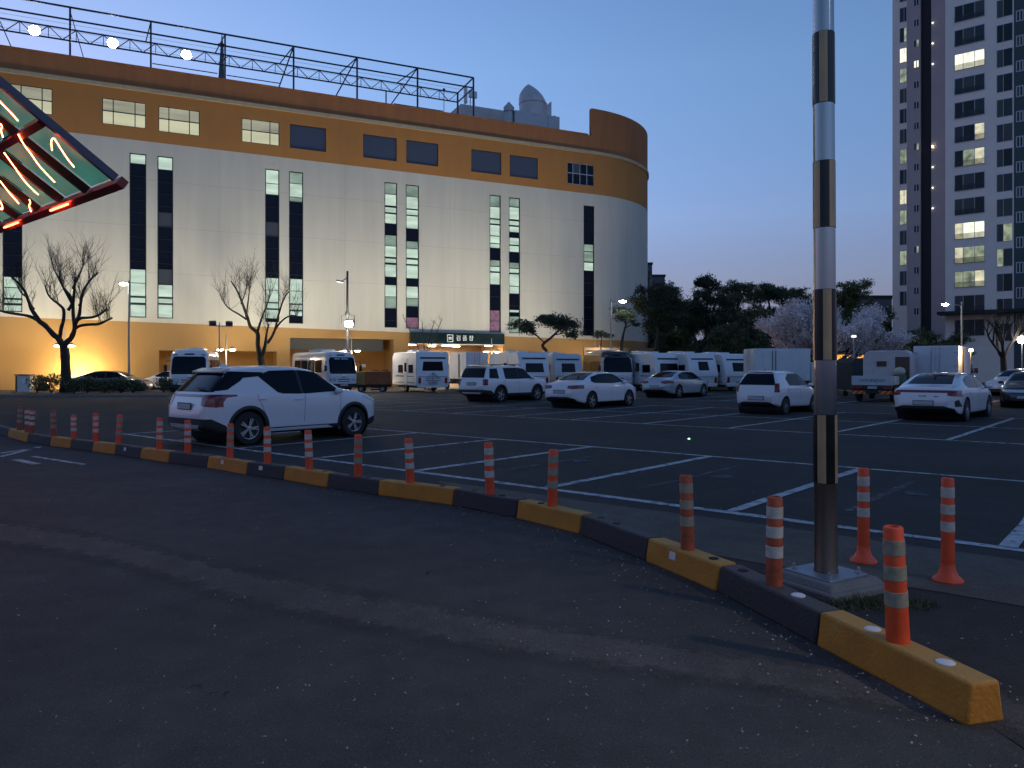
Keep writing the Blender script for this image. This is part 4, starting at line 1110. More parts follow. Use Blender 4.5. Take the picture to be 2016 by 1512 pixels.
def make_car(name, label, cat, sp, paint, pos, head, group='cars parked in the lot', parts=(), wheels=None, spokes=5, clad=False, seams=True, mirrors=True):
    t = thing(name, label, cat, pos, head, group)
    bm = car_body(sp); r = sp['wr']; wb = sp['wb']/2; xo = sp.get('xo', 0.0)
    wp = max(p[1] for p in sp['plan'])
    me = bpy.data.meshes.new('body'); bm.to_mesh(me); me.materials.append(paint); smooth_me(me, R(38))
    body = link('body', me, t)
    cut = MB()
    for x in (-wb+xo, wb+xo): cut.lathe([(r+.055, -1.2), (r+.055, 1.2)], 30, (x, 0, r), axis='y')
    co = link('cutter', cut.mesh('cutter', None), t)
    md = body.modifiers.new('arches', 'BOOLEAN'); md.object = co; md.operation = 'DIFFERENCE'; md.solver = 'EXACT'
    dg = bpy.context.evaluated_depsgraph_get(); dg.update()
    nm = bpy.data.meshes.new_from_object(body.evaluated_get(dg)); body.modifiers.clear(); body.data = nm; bpy.data.objects.remove(co)
    if not nm.materials: nm.materials.append(paint)
    smooth_me(nm, R(38))
    ob = bm; ob.normal_update(); ob.faces.ensure_lookup_table(); tr_ = BVHTree.FromBMesh(ob); vn = []
    for v in nm.vertices:                                   # keep the smooth body shading around the cut wheel arches
        h = tr_.find_nearest(v.co); f = ob.faces[h[2]]
        ws = [1/((q.co - v.co).length + 1e-4) for q in f.verts]; n_ = Vector((0, 0, 0))
        for q, w_ in zip(f.verts, ws): n_ += q.normal*w_
        vn.append(n_.normalized())
    ln = []
    for p in nm.polygons:
        for li in p.loop_indices:
            n_ = vn[nm.loops[li].vertex_index]; ln.append(n_ if n_.dot(p.normal) > .75 else p.normal.copy())
    nm.normals_split_custom_set(ln)
    bm.free(); bm = bmesh.new(); bm.from_mesh(nm); bm.normal_update(); bm.verts.index_update()
    src = car_body(sp); src.normal_update(); src.verts.index_update(); src.faces.ensure_lookup_table()
    for x in (-wb+xo, wb+xo):
        MB().lathe([(r+.052, -wp+.02), (r+.052, wp-.02)], 26, (x, 0, r), axis='y', caps=False).build('wheel_well', M_plast, t, smooth=True)
        MB().lathe([(r+.05, -.32), (r+.05, .32)], 26, (x, 0, r), axis='y').build('axle_block', M_plast, t)
        for s in (-1, 1): wheel(t, x, s*(wp - .115), r, .21, spokes)
    use = bm
    for pt in parts:
        pn, m, axis, poly, flt = pt[:5]; off = pt[5] if len(pt) > 5 else .004
        sides = [flt]
        if flt == 'SIDES': sides = [RIGHT, LEFT]
        for f in sides:
            pb_ = patch(use, axis, poly, off, f)
            if len(pb_.faces): bm_obj(pn, pb_, m, t)
            else: pb_.free()
    if clad:
        tree = BVHTree.FromBMesh(src)
        for s in (-1, 1):
            for x in (-wb+xo, wb+xo):
                c = MB(); n = 22; rr_ = [r+.048, r+.075, r+.115]; g = []
                for i in range(n+1):
                    a = -.35 + (PI+.7)*i/n; row = []
                    for j, q in enumerate(rr_):
                        X, Z = x + q*math.cos(a), r + q*math.sin(a)
                        h = tree.ray_cast(Vector((X, s*2, Z)), Vector((0, -s, 0)))
                        y = h[0].y if h[0] is not None else s*wp*.97
                        row.append((X, y + s*(.014 if j < 2 else .004), Z))
                    g.append(row)
                for i in range(n):
                    for j in range(2): c.quad(g[i][j], g[i+1][j], g[i+1][j+1], g[i][j+1])
                c.build('arch_cladding', M_plast, t, smooth=True)
    if mirrors:
        mx_, mz = sp['mirror']
        for s in (-1, 1):
            y = s*(lerp_tab(sp['plan'], mx_)*.97)
            q = MB().blob((mx_, y + s*.10, mz), .085, .105, .065, 12, 8); q.build('mirror', paint if paint is not M_blackcar else M_blackcar, t, smooth=True)
            MB().bar((mx_+.02, y - s*.06, mz-.05), (mx_, y + s*.05, mz-.03), .05).build('mirror_arm', M_plast, t)
    if seams:
        for x0, x1, z0, z1 in sp.get('seams', ()):
            dx, dz = x1-x0, z1-z0; ln = math.hypot(dx, dz); nx, nz = -dz/ln*.004, dx/ln*.004
            for f in (RIGHT, LEFT):
                b2 = patch(use, 'y', [(x0-nx, z0-nz), (x1-nx, z1-nz), (x1+nx, z1+nz), (x0+nx, z0+nz)], .0015, f)
                if len(b2.faces): bm_obj('door_seam', b2, M_seam, t)
                else: b2.free()
    for (x, z) in sp.get('handles', ()):
        for s in (-1, 1):
            y = s*lerp_tab(sp['plan'], x)*.997
            MB().obox((x, y + s*.008, z), (.095, 0, 0), (0, .014, 0), (0, 0, .014)).build('door_handle', paint, t, bevel=.005)
    bm.free(); src.free()
    return t
def plate(t, x, z, front=False, m=None, y=0, txt='12가 3456', w=.52, h=.11):
    o = MB().box(x-.008, y-w/2, z-h/2, x+.008, y+w/2, z+h/2).build('number_plate', m or P('plate_grey', (.42, .42, .43), .5, var=.15, scale=22), t)
    k = .6 if x > 0 else -.6
    MB().box(x-.006+k*.006*-1, y-w/2-.018, z-h/2-.016, x+.006-k*.006, y+w/2+.018, z+h/2+.016).build('plate_frame', M_plast, o)
    return o

SIDE4 = 'SIDES'
def sedan(L=4.65, W=1.80, H=1.44, wb=2.70, wr=.325, fast=0.0, xo=.03):
    l = L/2; w = W/2
    return dict(L=L, wb=wb, wr=wr, xo=xo, tumble=.38,
        top=[(-l, .60), (-l+.03, .86), (-l+.09, .98), (-l+.18, 1.02), (-l+.60, 1.06+fast*.02), (-l+.68, 1.08+fast*.04), (-l+1.20, 1.29+fast*.03), (-l+1.62, H-.03), (-l+2.1, H), (l-1.95, H-.02), (l-1.60, H-.11), (l-1.02, 1.06), (l-.95, 1.02), (l-.5, .93), (l-.16, .82), (l-.05, .70), (l, .52)],
        belt=[(-l, .86), (-l+.8, .97), (0, .93), (l-1.1, .90), (l, .72)],
        plan=[(-l, w*.70), (-l+.04, w*.80), (-l+.14, w*.90), (-l+.5, w*.975), (-.3, w), (l-1.1, w*.99), (l-.5, w*.94), (l-.2, w*.84), (l-.06, w*.70), (l, w*.55)],
        bot=[(-l, .40), (-l+.25, .27), (-l+.6, .20), (l-.7, .19), (l-.2, .22), (l, .30)],
        mirror=(l-1.42, 1.0),
        seams=[(.05, .05, .30, .92), (-.98, -1.02, .55, .93), (1.0, 1.02, .34, .90)],
        handles=[(-.12, .80), (-1.02, .84)])
def sedan_parts(L=4.65, H=1.44, rear='split', white=True):
    l = L/2
    P_ = [('side_window', M_glass, 'y', [(l-1.20, 1.02), (l-1.78, H-.10), (.0, H-.075), (.05, .965)], SIDE4),
          ('side_window', M_glass, 'y', [(.0, .97), (-.03, H-.075), (-.62, H-.10), (-1.18, 1.22), (-1.30, 1.06), (-1.15, .995)], SIDE4),
          ('door_pillar', M_plast, 'y', [(-.06, .975), (-.08, H-.075), (.05, H-.075), (.08, .97)], SIDE4, .003),
          ('windscreen', M_glass, 'z', [(l-1.08, .66), (l-1.66, .54), (l-1.66, -.54), (l-1.08, -.66)], UPF),
          ('rear_window', M_glass, 'x', [(-.60, 1.10), (-.50, H-.06), (.50, H-.06), (.60, 1.10)], lambda n, c: c.x < -.5 and n.x < -.10 and n.z > .25 and abs(n.y) < .6),
          ('sill_trim', M_plast, 'y', [(-l+.9, .0), (l-.9, .0), (l-.9, .26), (-l+.9, .26)], SIDE4),
          ('rear_valance', M_plast, 'x', [(-.75, .1), (-.70, .40), (-.40, .46), (.40, .46), (.70, .40), (.75, .1)], BACK),
          ('headlamp', M_clear, 'y', [(l-.58, .74), (l-.50, .81), (l-.02, .72), (l-.02, .62), (l-.25, .64)], lambda n, c: abs(n.y) > .2 or n.x > .3),
          ('grille', M_plast, 'x', [(-.42, .50), (-.46, .66), (.46, .66), (.42, .50)], FRONT),
          ('lower_grille', M_plast, 'x', [(-.55, .30), (-.50, .42), (.50, .42), (.55, .30)], FRONT)]
    zs = .47 if rear == 'bar' else .52
    for poly in ([(-.74, zs), (.74, zs), (.74, zs+.010), (-.74, zs+.010)],) if rear != 'bar' else ([(-.70, .64), (-.45, .60), (-.45, .61), (-.70, .65)], [(-.45, .60), (.45, .60), (.45, .61), (-.45, .61)], [(.70, .64), (.45, .60), (.45, .61), (.70, .65)]):
        P_.append(('boot_seam', M_seam, 'x', poly, BACK, .0025))
    if rear == 'bar':
        P_.append(('rear_diffuser', M_plast, 'x', [(-.86, .1), (-.80, .40), (-.55, .475), (.55, .475), (.80, .40), (.86, .1)], BACK, .009))
        for s in (-1, 1): P_.append(('bumper_vent', M_plast, 'x', [(s*.80, .46), (s*.80, .62), (s*.87, .66), (s*.90, .46)], BACK, .006))
    if rear == 'split':
        for s in (-1, 1): P_.append(('tail_lamp', M_red, 'x', [(s*.36, .80), (s*.40, .90), (s*.95, .93), (s*.95, .79), (s*.60, .76)], BACK))
        P_.append(('tail_lamp', M_red, 'y', [(-l, .79), (-l, .93), (-l+.34, .93), (-l+.20, .83)], SIDE4))
    elif rear == 'bar':
        P_.append(('tail_lamp', M_red, 'x', [(-.98, .74), (-.98, .92), (-.6, .91), (.6, .91), (.98, .92), (.98, .74), (.78, .76), (.66, .84), (-.66, .84), (-.78, .76)][:2] + [(-.62, .93), (-.62, .78)], BACK))
        P_.append(('tail_lamp', M_red, 'x', [(.98, .74), (.98, .92), (.62, .93), (.62, .78)], BACK))
        P_.append(('light_bar', M_red, 'x', [(-.62, .855), (-.62, .93), (.62, .93), (.62, .855)], BACK))
        P_.append(('tail_lamp', M_red, 'y', [(-l, .75), (-l, .92), (-l+.28, .91), (-l+.15, .80)], SIDE4))
        for s in (-1, 1): P_.append(('rear_reflector', M_redlit, 'x', [(s*.42, .475), (s*.42, .505), (s*.74, .515), (s*.74, .485)], BACK))
    return P_

HD = LOTANG
def place(rr_px, rr_py, W, wb, xo=0.0, head=HD):
    """rear right wheel's contact point in the photograph -> car origin"""
    p = gr(rr_px, rr_py); f = Vector((math.cos(head), math.sin(head), 0)); l = Vector((-f.y, f.x, 0))
    return p + f*(wb/2 - xo) + l*(W/2 - .10)
# ---- white SUV in the near row
l = 2.19
suv = dict(L=4.38, wb=2.63, wr=.345, xo=.04, tumble=.30,
    top=[(-l, .62), (-l+.02, .86), (-l+.06, 1.02), (-l+.16, 1.13), (-l+.42, 1.40), (-l+.56, 1.525), (-l+.66, 1.575), (-1.2, 1.605), (-.5, 1.62), (.1, 1.60), (.42, 1.545), (.98, 1.20), (1.10, 1.125), (1.5, 1.07), (1.85, 1.00), (2.05, .90), (2.14, .78), (l, .55)],
    belt=[(-l, .95), (-1.3, 1.06), (-.6, 1.02), (.5, .98), (1.1, .97), (l, .80)],
    plan=[(-l, .66), (-l+.03, .76), (-l+.10, .83), (-l+.35, .875), (-1.0, .90), (1.2, .895), (1.65, .87), (1.95, .80), (2.1, .70), (l, .54)],
    bot=[(-l, .38), (-1.95, .27), (-1.6, .22), (1.6, .22), (1.95, .25), (l, .33)],
    mirror=(.86, 1.06), seams=[(.02, .04, .40, 1.0), (-.92, -1.10, .62, 1.03), (.95, .98, .42, .98)], handles=[(-.12, .90), (-1.0, .93)])
SUVP = [('side_window', M_glass, 'y', [(1.00, 1.055), (.46, 1.475), (-.02, 1.525), (.02, 1.015)], SIDE4),
        ('side_window', M_glass, 'y', [(-.05, 1.015), (-.09, 1.525), (-.72, 1.51), (-1.02, 1.41), (-.62, 1.06), (-.5, 1.03)], SIDE4),
        ('door_pillar', M_plast, 'y', [(-.12, 1.02), (-.14, 1.52), (.04, 1.52), (.08, 1.02)], SIDE4, .003),
        ('roof_pillar_trim', M_glass, 'y', [(-.98, 1.395), (-.86, 1.478), (-1.66, 1.50), (-1.72, 1.42), (-1.40, 1.36)], SIDE4),
        ('rear_window', M_glass, 'x', [(-.76, 1.09), (-.70, 1.24), (-.60, 1.46), (.60, 1.46), (.70, 1.24), (.76, 1.09)], lambda n, c: c.x < -1.3 and n.x < -.08 and n.z > .10),
        ('quarter_window', M_glass, 'y', [(-2.05, 1.10), (-1.63, 1.475), (-1.30, 1.40), (-1.42, 1.30), (-1.72, 1.13)], SIDE4, .005),
        ('windscreen', M_glass, 'z', [(1.04, .68), (.50, .56), (.50, -.56), (1.04, -.68)], UPF),
        ('tail_lamp', M_red, 'y', [[(-l-.05, .97), (-l-.05, 1.045), (-1.55, 1.035), (-1.52, 1.0), (-1.75, .98)], [(-2.02, .99), (-1.74, .985), (-1.80, .92), (-1.90, .80), (-2.0, .78)]], SIDE4, .006),
        ('tail_lamp', M_red, 'x', [(-.92, .79), (-.92, 1.04), (-.55, 1.04), (-.62, .82)], BACK, .006), ('tail_lamp', M_red, 'x', [(.92, .79), (.92, 1.04), (.55, 1.04), (.62, .82)], BACK, .006),
        ('light_bar', M_red, 'x', [(-.55, .99), (-.55, 1.04), (.55, 1.04), (.55, .99)], BACK, .006),
        ('lower_cladding', M_plast, 'y', [[(-1.02, .0), (1.02, .0), (1.02, .335), (-1.02, .335)]], SIDE4, .012),
        ('sill_garnish', M_white2, 'y', [(-.88, .25), (.80, .25), (.62, .315), (-.86, .315)], SIDE4, .018),
        ('rear_bumper_cladding', M_plast, 'y', [(-l-.1, .0), (-1.70, .0), (-1.66, .36), (-1.78, .42), (-1.95, .56), (-l-.1, .56)], ANY, .010),
        ('front_bumper_cladding', M_plast, 'y', [(l+.1, .0), (1.72, .0), (1.72, .36), (1.95, .44), (l+.1, .44)], ANY, .010),
        ('skid_plate', M_silver, 'x', [(-.52, .30), (-.60, .44), (.60, .44), (.52, .30)], BACK, .016),
        ('headlamp', M_clear, 'y', [(1.62, .90), (1.66, .945), (2.12, .86), (2.12, .77), (1.95, .80)], lambda n, c: abs(n.y) > .2 or n.x > .3, .005),
        ('grille', M_plast, 'x', [(-.5, .62), (-.5, .80), (.5, .80), (.5, .62)], FRONT)]
pos = place(487, 876, 1.8, 2.63, .04)
c = make_car('parked_suv', 'white compact SUV with black arch cladding parked next to the kerb posts', 'SUV', suv, M_white, pos, HD, parts=SUVP, clad=True)
plate(c, -l-.012, .80); MB().obox((-1.64, 0, 1.520), (.115, 0, .036), (0, .56, 0), (-.006, 0, .018)).build('spoiler', M_white, c, bevel=.01)
MB().prism([(-1.42, 1.58), (-1.20, 1.59), (-1.385, 1.665), (-1.42, 1.66)], -.02, .02, 'y').build('antenna_fin', M_white, c)
MB().path([(-l+.02, -.30, .33), (-l-.04, -.30, .33)], .04, 10).build('exhaust_tip', M_chrome, c)
for s in (-1, 1): MB().obox((-l+.14, s*.40, 1.16), (.012, 0, .012), (0, .16, 0), (0, 0, .008)).build('wiper', M_plast, c) if s < 0 else None
# ---- boxy white SUV in the third row
l2 = 2.35
box_suv = dict(L=4.70, wb=2.68, wr=.365, xo=.02, tumble=.24,
    top=[(-l2, .66), (-l2+.02, 1.0), (-l2+.05, 1.16), (-l2+.11, 1.30), (-l2+.24, 1.58), (-l2+.34, 1.66), (-1.5, 1.70), (0, 1.72), (.45, 1.67), (1.0, 1.28), (1.10, 1.19), (1.6, 1.14), (2.1, 1.08), (2.27, .98), (l2, .62)],
    belt=[(-l2, 1.0), (0, 1.03), (1.1, 1.02), (l2, .92)], plan=[(-l2, .78), (-l2+.03, .84), (-l2+.12, .90), (-1.7, .94), (1.6, .94), (2.0, .90), (2.25, .80), (l2, .66)],
    bot=[(-l2, .42), (-2.0, .30), (-1.6, .25), (1.6, .25), (2.0, .30), (l2, .40)], mirror=(.92, 1.12), seams=[(.0, .0, .42, 1.05), (-1.0, -1.05, .6, 1.05), (1.0, 1.0, .45, 1.0)], handles=[(-.15, .96), (-1.1, .98)])
BSP = [('side_window', M_glass, 'y', [(1.0, 1.10), (.52, 1.55), (.0, 1.60), (.0, 1.07)], SIDE4), ('side_window', M_glass, 'y', [(-.06, 1.07), (-.06, 1.60), (-1.0, 1.59), (-1.0, 1.08)], SIDE4),
       ('door_pillar', M_plast, 'y', [(-.12, 1.075), (-.12, 1.595), (.06, 1.595), (.06, 1.075)], SIDE4, .003),
       ('quarter_window', M_glass, 'y', [(-1.42, 1.10), (-1.42, 1.57), (-1.92, 1.55), (-2.05, 1.12)], SIDE4),
       ('rear_window', M_glass, 'x', [(-.74, 1.14), (-.66, 1.58), (.66, 1.58), (.74, 1.14)], lambda n, c: c.x < -1.8 and n.x < -.1 and n.z > .05),
       ('windscreen', M_glass, 'z', [(1.04, .72), (.54, .62), (.54, -.62), (1.04, -.72)], UPF),
       ('lower_cladding', M_plast, 'y', [(-1.0, .0), (1.0, .0), (1.0, .42), (-1.0, .42)], SIDE4, .012), ('rear_bumper_cladding', M_plast, 'y', [(-l2-.1, 0), (-1.75, 0), (-1.75, .40), (-2.0, .56), (-l2-.1, .60)], ANY, .010),
       ('front_bumper_cladding', M_plast, 'y', [(l2+.1, 0), (1.8, 0), (1.8, .42), (l2+.1, .56)], ANY, .010), ('skid_plate', M_silver, 'x', [(-.55, .34), (-.6, .47), (.6, .47), (.55, .34)], BACK, .016),
       ('tail_lamp', M_red, 'x', [(-.92, .80), (-.92, 1.08), (-.66, 1.08), (-.72, .80)], BACK, .006), ('tail_lamp', M_red, 'x', [(.92, .80), (.92, 1.08), (.66, 1.08), (.72, .80)], BACK, .006),
       ('tail_lamp', M_red, 'y', [(-l2, .80), (-l2, 1.08), (-l2+.20, 1.06), (-l2+.12, .80)], SIDE4, .006)]
c = make_car('parked_suv', 'boxy white SUV with upright tail parked ahead of the caravans', 'SUV', box_suv, M_white, place(984, 792, 1.88, 2.68, .02), HD, parts=BSP, clad=True, spokes=5)
plate(c, -l2-.012, .86); MB().obox((-1.95, 0, 1.70), (.18, 0, .015), (0, .60, 0), (0, 0, .018)).build('spoiler', M_white, c, bevel=.01)
for s in (-1, 1): MB().path([(-1.8, s*.68, 1.66), (-1.6, s*.68, 1.735), (.1, s*.70, 1.755), (.35, s*.69, 1.70)], .018, 6).build('roof_rail', M_plast, c, smooth=True)
# ---- white saloon beside it
SP1 = sedan(4.65, 1.80, 1.44, 2.70)
c = make_car('parked_sedan', 'white saloon with split red tail lamps parked beside the boxy white SUV', 'car', SP1, M_white, place(1163, 804, 1.80, 2.70, .03), HD, parts=sedan_parts(4.65, 1.44))
plate(c, -2.325-.002, .66); MB().prism([(-1.2, 1.40), (-.98, 1.435), (-1.14, 1.50), (-1.2, 1.49)], -.018, .018, 'y').build('antenna_fin', M_white, c)
# ---- silver saloon further back
SP2 = sedan(4.85, 1.87, 1.46, 2.81, .345)
c = make_car('parked_sedan', 'silver saloon with wide tail lamps parked in front of the caravan row', 'car', SP2, M_silver, place(1335, 783.5, 1.87, 2.81, .03), HD, parts=sedan_parts(4.85, 1.46))
plate(c, -2.427, .60)
# ---- small white hatchback
l3 = 1.80
hat = dict(L=3.60, wb=2.40, wr=.29, xo=.04, tumble=.30,
    top=[(-l3, .58), (-l3+.02, .84), (-l3+.05, .98), (-l3+.10, 1.06), (-l3+.26, 1.32), (-l3+.36, 1.42), (-1.1, 1.465), (-.4, 1.485), (.1, 1.45), (.36, 1.38), (.92, 1.06), (1.02, .99), (1.35, .93), (1.62, .82), (1.74, .70), (l3, .50)],
    belt=[(-l3, .92), (0, .93), (1.0, .89), (l3, .72)], plan=[(-l3, .60), (-l3+.03, .70), (-l3+.12, .76), (-1.2, .80), (1.0, .80), (1.4, .76), (1.65, .66), (l3, .5)],
    bot=[(-l3, .36), (-1.5, .26), (1.4, .20), (l3, .28)], mirror=(.72, .98), seams=[(.0, .0, .35, .92), (-.85, -.95, .5, .94), (.82, .82, .36, .9)], handles=[(-.15, .84), (-.92, .87)])
HTP = [('side_window', M_glass, 'y', [(.90, .99), (.40, 1.33), (.0, 1.39), (.0, .96)], SIDE4), ('side_window', M_glass, 'y', [(-.05, .96), (-.05, 1.39), (-.7, 1.38), (-.98, 1.22), (-.85, .98)], SIDE4),
       ('door_pillar', M_plast, 'y', [(-.1, .965), (-.1, 1.385), (.05, 1.385), (.05, .965)], SIDE4, .003),
       ('rear_window', M_glass, 'x', [(-.66, 1.00), (-.60, 1.12), (-.52, 1.38), (.52, 1.38), (.60, 1.12), (.66, 1.00)], lambda n, c: c.x < -1.2 and n.x < -.1 and n.z > .05),
       ('windscreen', M_glass, 'z', [(.94, .60), (.44, .50), (.44, -.50), (.94, -.60)], UPF),
       ('tail_lamp', M_red, 'x', [(-.80, .76), (-.80, 1.06), (-.62, 1.06), (-.64, .76)], BACK, .006), ('tail_lamp', M_red, 'x', [(.80, .76), (.80, 1.06), (.62, 1.06), (.64, .76)], BACK, .006),
       ('tail_lamp', M_red, 'y', [(-l3, .76), (-l3, 1.06), (-l3+.22, 1.06), (-l3+.13, .78)], SIDE4, .006),
       ('rear_reflector', M_red, 'x', [(-.72, .46), (-.72, .62), (-.60, .60), (-.60, .46)], BACK, .006), ('rear_reflector', M_red, 'x', [(.72, .46), (.72, .62), (.60, .60), (.60, .46)], BACK, .006),
       ('rear_valance', M_plast, 'x', [(-.66, .1), (-.58, .38), (-.45, .43), (.45, .43), (.58, .38), (.66, .1)], BACK), ('headlamp', M_clear, 'y', [(1.30, .80), (1.36, .86), (1.72, .74), (1.70, .64)], lambda n, c: abs(n.y) > .2 or n.x > .3)]
p0 = gr(1460, 816); p1 = gr(1551, 813)
f_ = Vector((math.cos(HD), math.sin(HD), 0)); ctr = (p0 + p1)/2 + f_*(1.2 - .04)
c = make_car('parked_hatchback', 'small white hatchback with tall corner tail lamps parked left of the pole', 'car', hat, M_white, ctr, HD - R(2), parts=HTP, spokes=7)
plate(c, -l3-.012, .56); MB().obox((-1.36, 0, 1.455), (.12, 0, .01), (0, .46, 0), (0, 0, .014)).build('spoiler', M_white, c, bevel=.008)
MB().tube((-1.05, 0, 1.465), (-1.12, 0, 1.55), .012, .006).build('antenna', M_plast, c)
# ---- white saloon with full-width light bar
SP3 = sedan(4.90, 1.86, 1.445, 2.85, .34, fast=1.0)
p0 = gr(1782, 825); ctr = p0 + f_*(1.42 - .03) + Vector((f_.y, -f_.x, 0))*(.93 - .10)
c = make_car('parked_sedan', 'white saloon with full width red tail lamp bar parked near the pickup truck', 'car', SP3, M_white, ctr, HD - R(2.5), parts=sedan_parts(4.90, 1.445, 'bar'))
plate(c, -2.452, .56)
for (y_, w_) in ((.02, .10), (-.34, .06)): MB().box(-2.452, y_-w_, .745, -2.44, y_+w_, .775).build('badge', M_chrome, c)
MB().prism([(-1.3, 1.395), (-1.05, 1.43), (-1.22, 1.49), (-1.3, 1.48)], -.018, .018, 'y').build('antenna_fin', M_white, c)
# ---- black saloon facing the camera at the right edge, white one behind it
SP4 = sedan(4.95, 1.87, 1.46, 2.85, .34)
p = gr(2010, 804); ctr = p + f_*2.3 + Vector((f_.y, -f_.x, 0))*.15
c = make_car('parked_sedan', 'black saloon facing outwards beside the white saloon with the light bar', 'car', SP4, M_blackcar, ctr, HD + PI, parts=sedan_parts(4.95, 1.46))
plate(c, 2.475 + .004, .44, True)
p = at(1978, 726, 44)
c = make_car('parked_sedan', 'white saloon half hidden behind the black saloon', 'car', sedan(4.7, 1.82, 1.56, 2.7), M_white2, (p.x+1.0, p.y, 0), HD + PI*.86, parts=sedan_parts(4.7, 1.46))
# ---- grey saloon behind the bushes, white car by the minibus
p = at(218, 726, 48.3)
c = make_car('parked_sedan', 'dark grey saloon parked side on behind the low bushes', 'car', sedan(4.75, 1.82, 1.45, 2.75), M_grey, (p.x, p.y, 0), R(6), parts=sedan_parts(4.75, 1.45), group='cars parked below the store wall')
p = at(345, 726, 52.5)
c = make_car('parked_sedan', 'white saloon half hidden behind the bush beside the first minibus', 'car', sedan(4.65, 1.8, 1.44, 2.7), M_white, (p.x, p.y, 0), R(172), parts=sedan_parts(4.65, 1.44), group='cars parked below the store wall')

# ================================================================== buses
def rbox_body(L, W, H, zb, nose, crown=.14, tuck=.04):
    """rounded coach body: x forward, nose = list of (z, x) giving the front outline"""
    bm = bmesh.new(); rings = []; n = 30
    xs = [-L/2 + L*(i/n) for i in range(n+1)]
    for i, x in enumerate(xs):
        er = min(1, (x + L/2)/.18); ef = min(1, (L/2 - x)/.30)
        w = W/2*(.86 + .14*math.sqrt(max(0, 1-(1-er)**2)))*(.84 + .16*math.sqrt(max(0, 1-(1-ef)**2)))
        zt = H - .10*(1-math.sqrt(max(0, 1-(1-er)**2))) - crown*(1-math.sqrt(max(0, 1-(1-min(1, (L/2-x)/.7))**2)))
        half = [(0, zt), (w*.5, zt-.02), (w*.80, zt-.09), (w*.93, zt-.26), (w*.975, zt-.55), (w, zb+.9), (w*.995, zb+.4), (w*.97, zb+.05), (w*.85, zb), (0, zb)]
        half = catmull(half, 3)
        rings.append([[x, y, z] for y, z in half] + [[x, -y, z] for y, z in half[-2:0:-1]])
    for r_ in rings:                                    # rake the nose: shift x by height
        for p in r_:
            if p[0] > L/2 - 1.2:
                k = (p[0] - (L/2-1.2))/1.2; p[0] += (lerp_tab(nose, p[2]) - L/2)*k
    m = len(rings[0]); vv = [[bm.verts.new(p) for p in r_] for r_ in rings]
    for i in range(n):
        for k in range(m): bm.faces.new((vv[i][k], vv[i][(k+1) % m], vv[i+1][(k+1) % m], vv[i+1][k]))
    # end caps filled as strips so that the faces can be cut into panels
    for ring, fl in ((vv[0], False), (vv[-1], True)):
        h = m//2
        for k in range(h):
            a, b, c2, d = ring[k], ring[k+1], ring[(m-k-1) % m], ring[(m-k) % m]
            q = []
            for v in (a, b, c2, d):
                if v not in q: q.append(v)
            if len(q) > 2: bm.faces.new(q if fl else q[::-1])
    bmesh.ops.recalc_face_normals(bm, faces=bm.faces); bm.normal_update(); bm.verts.index_update()
    return bm
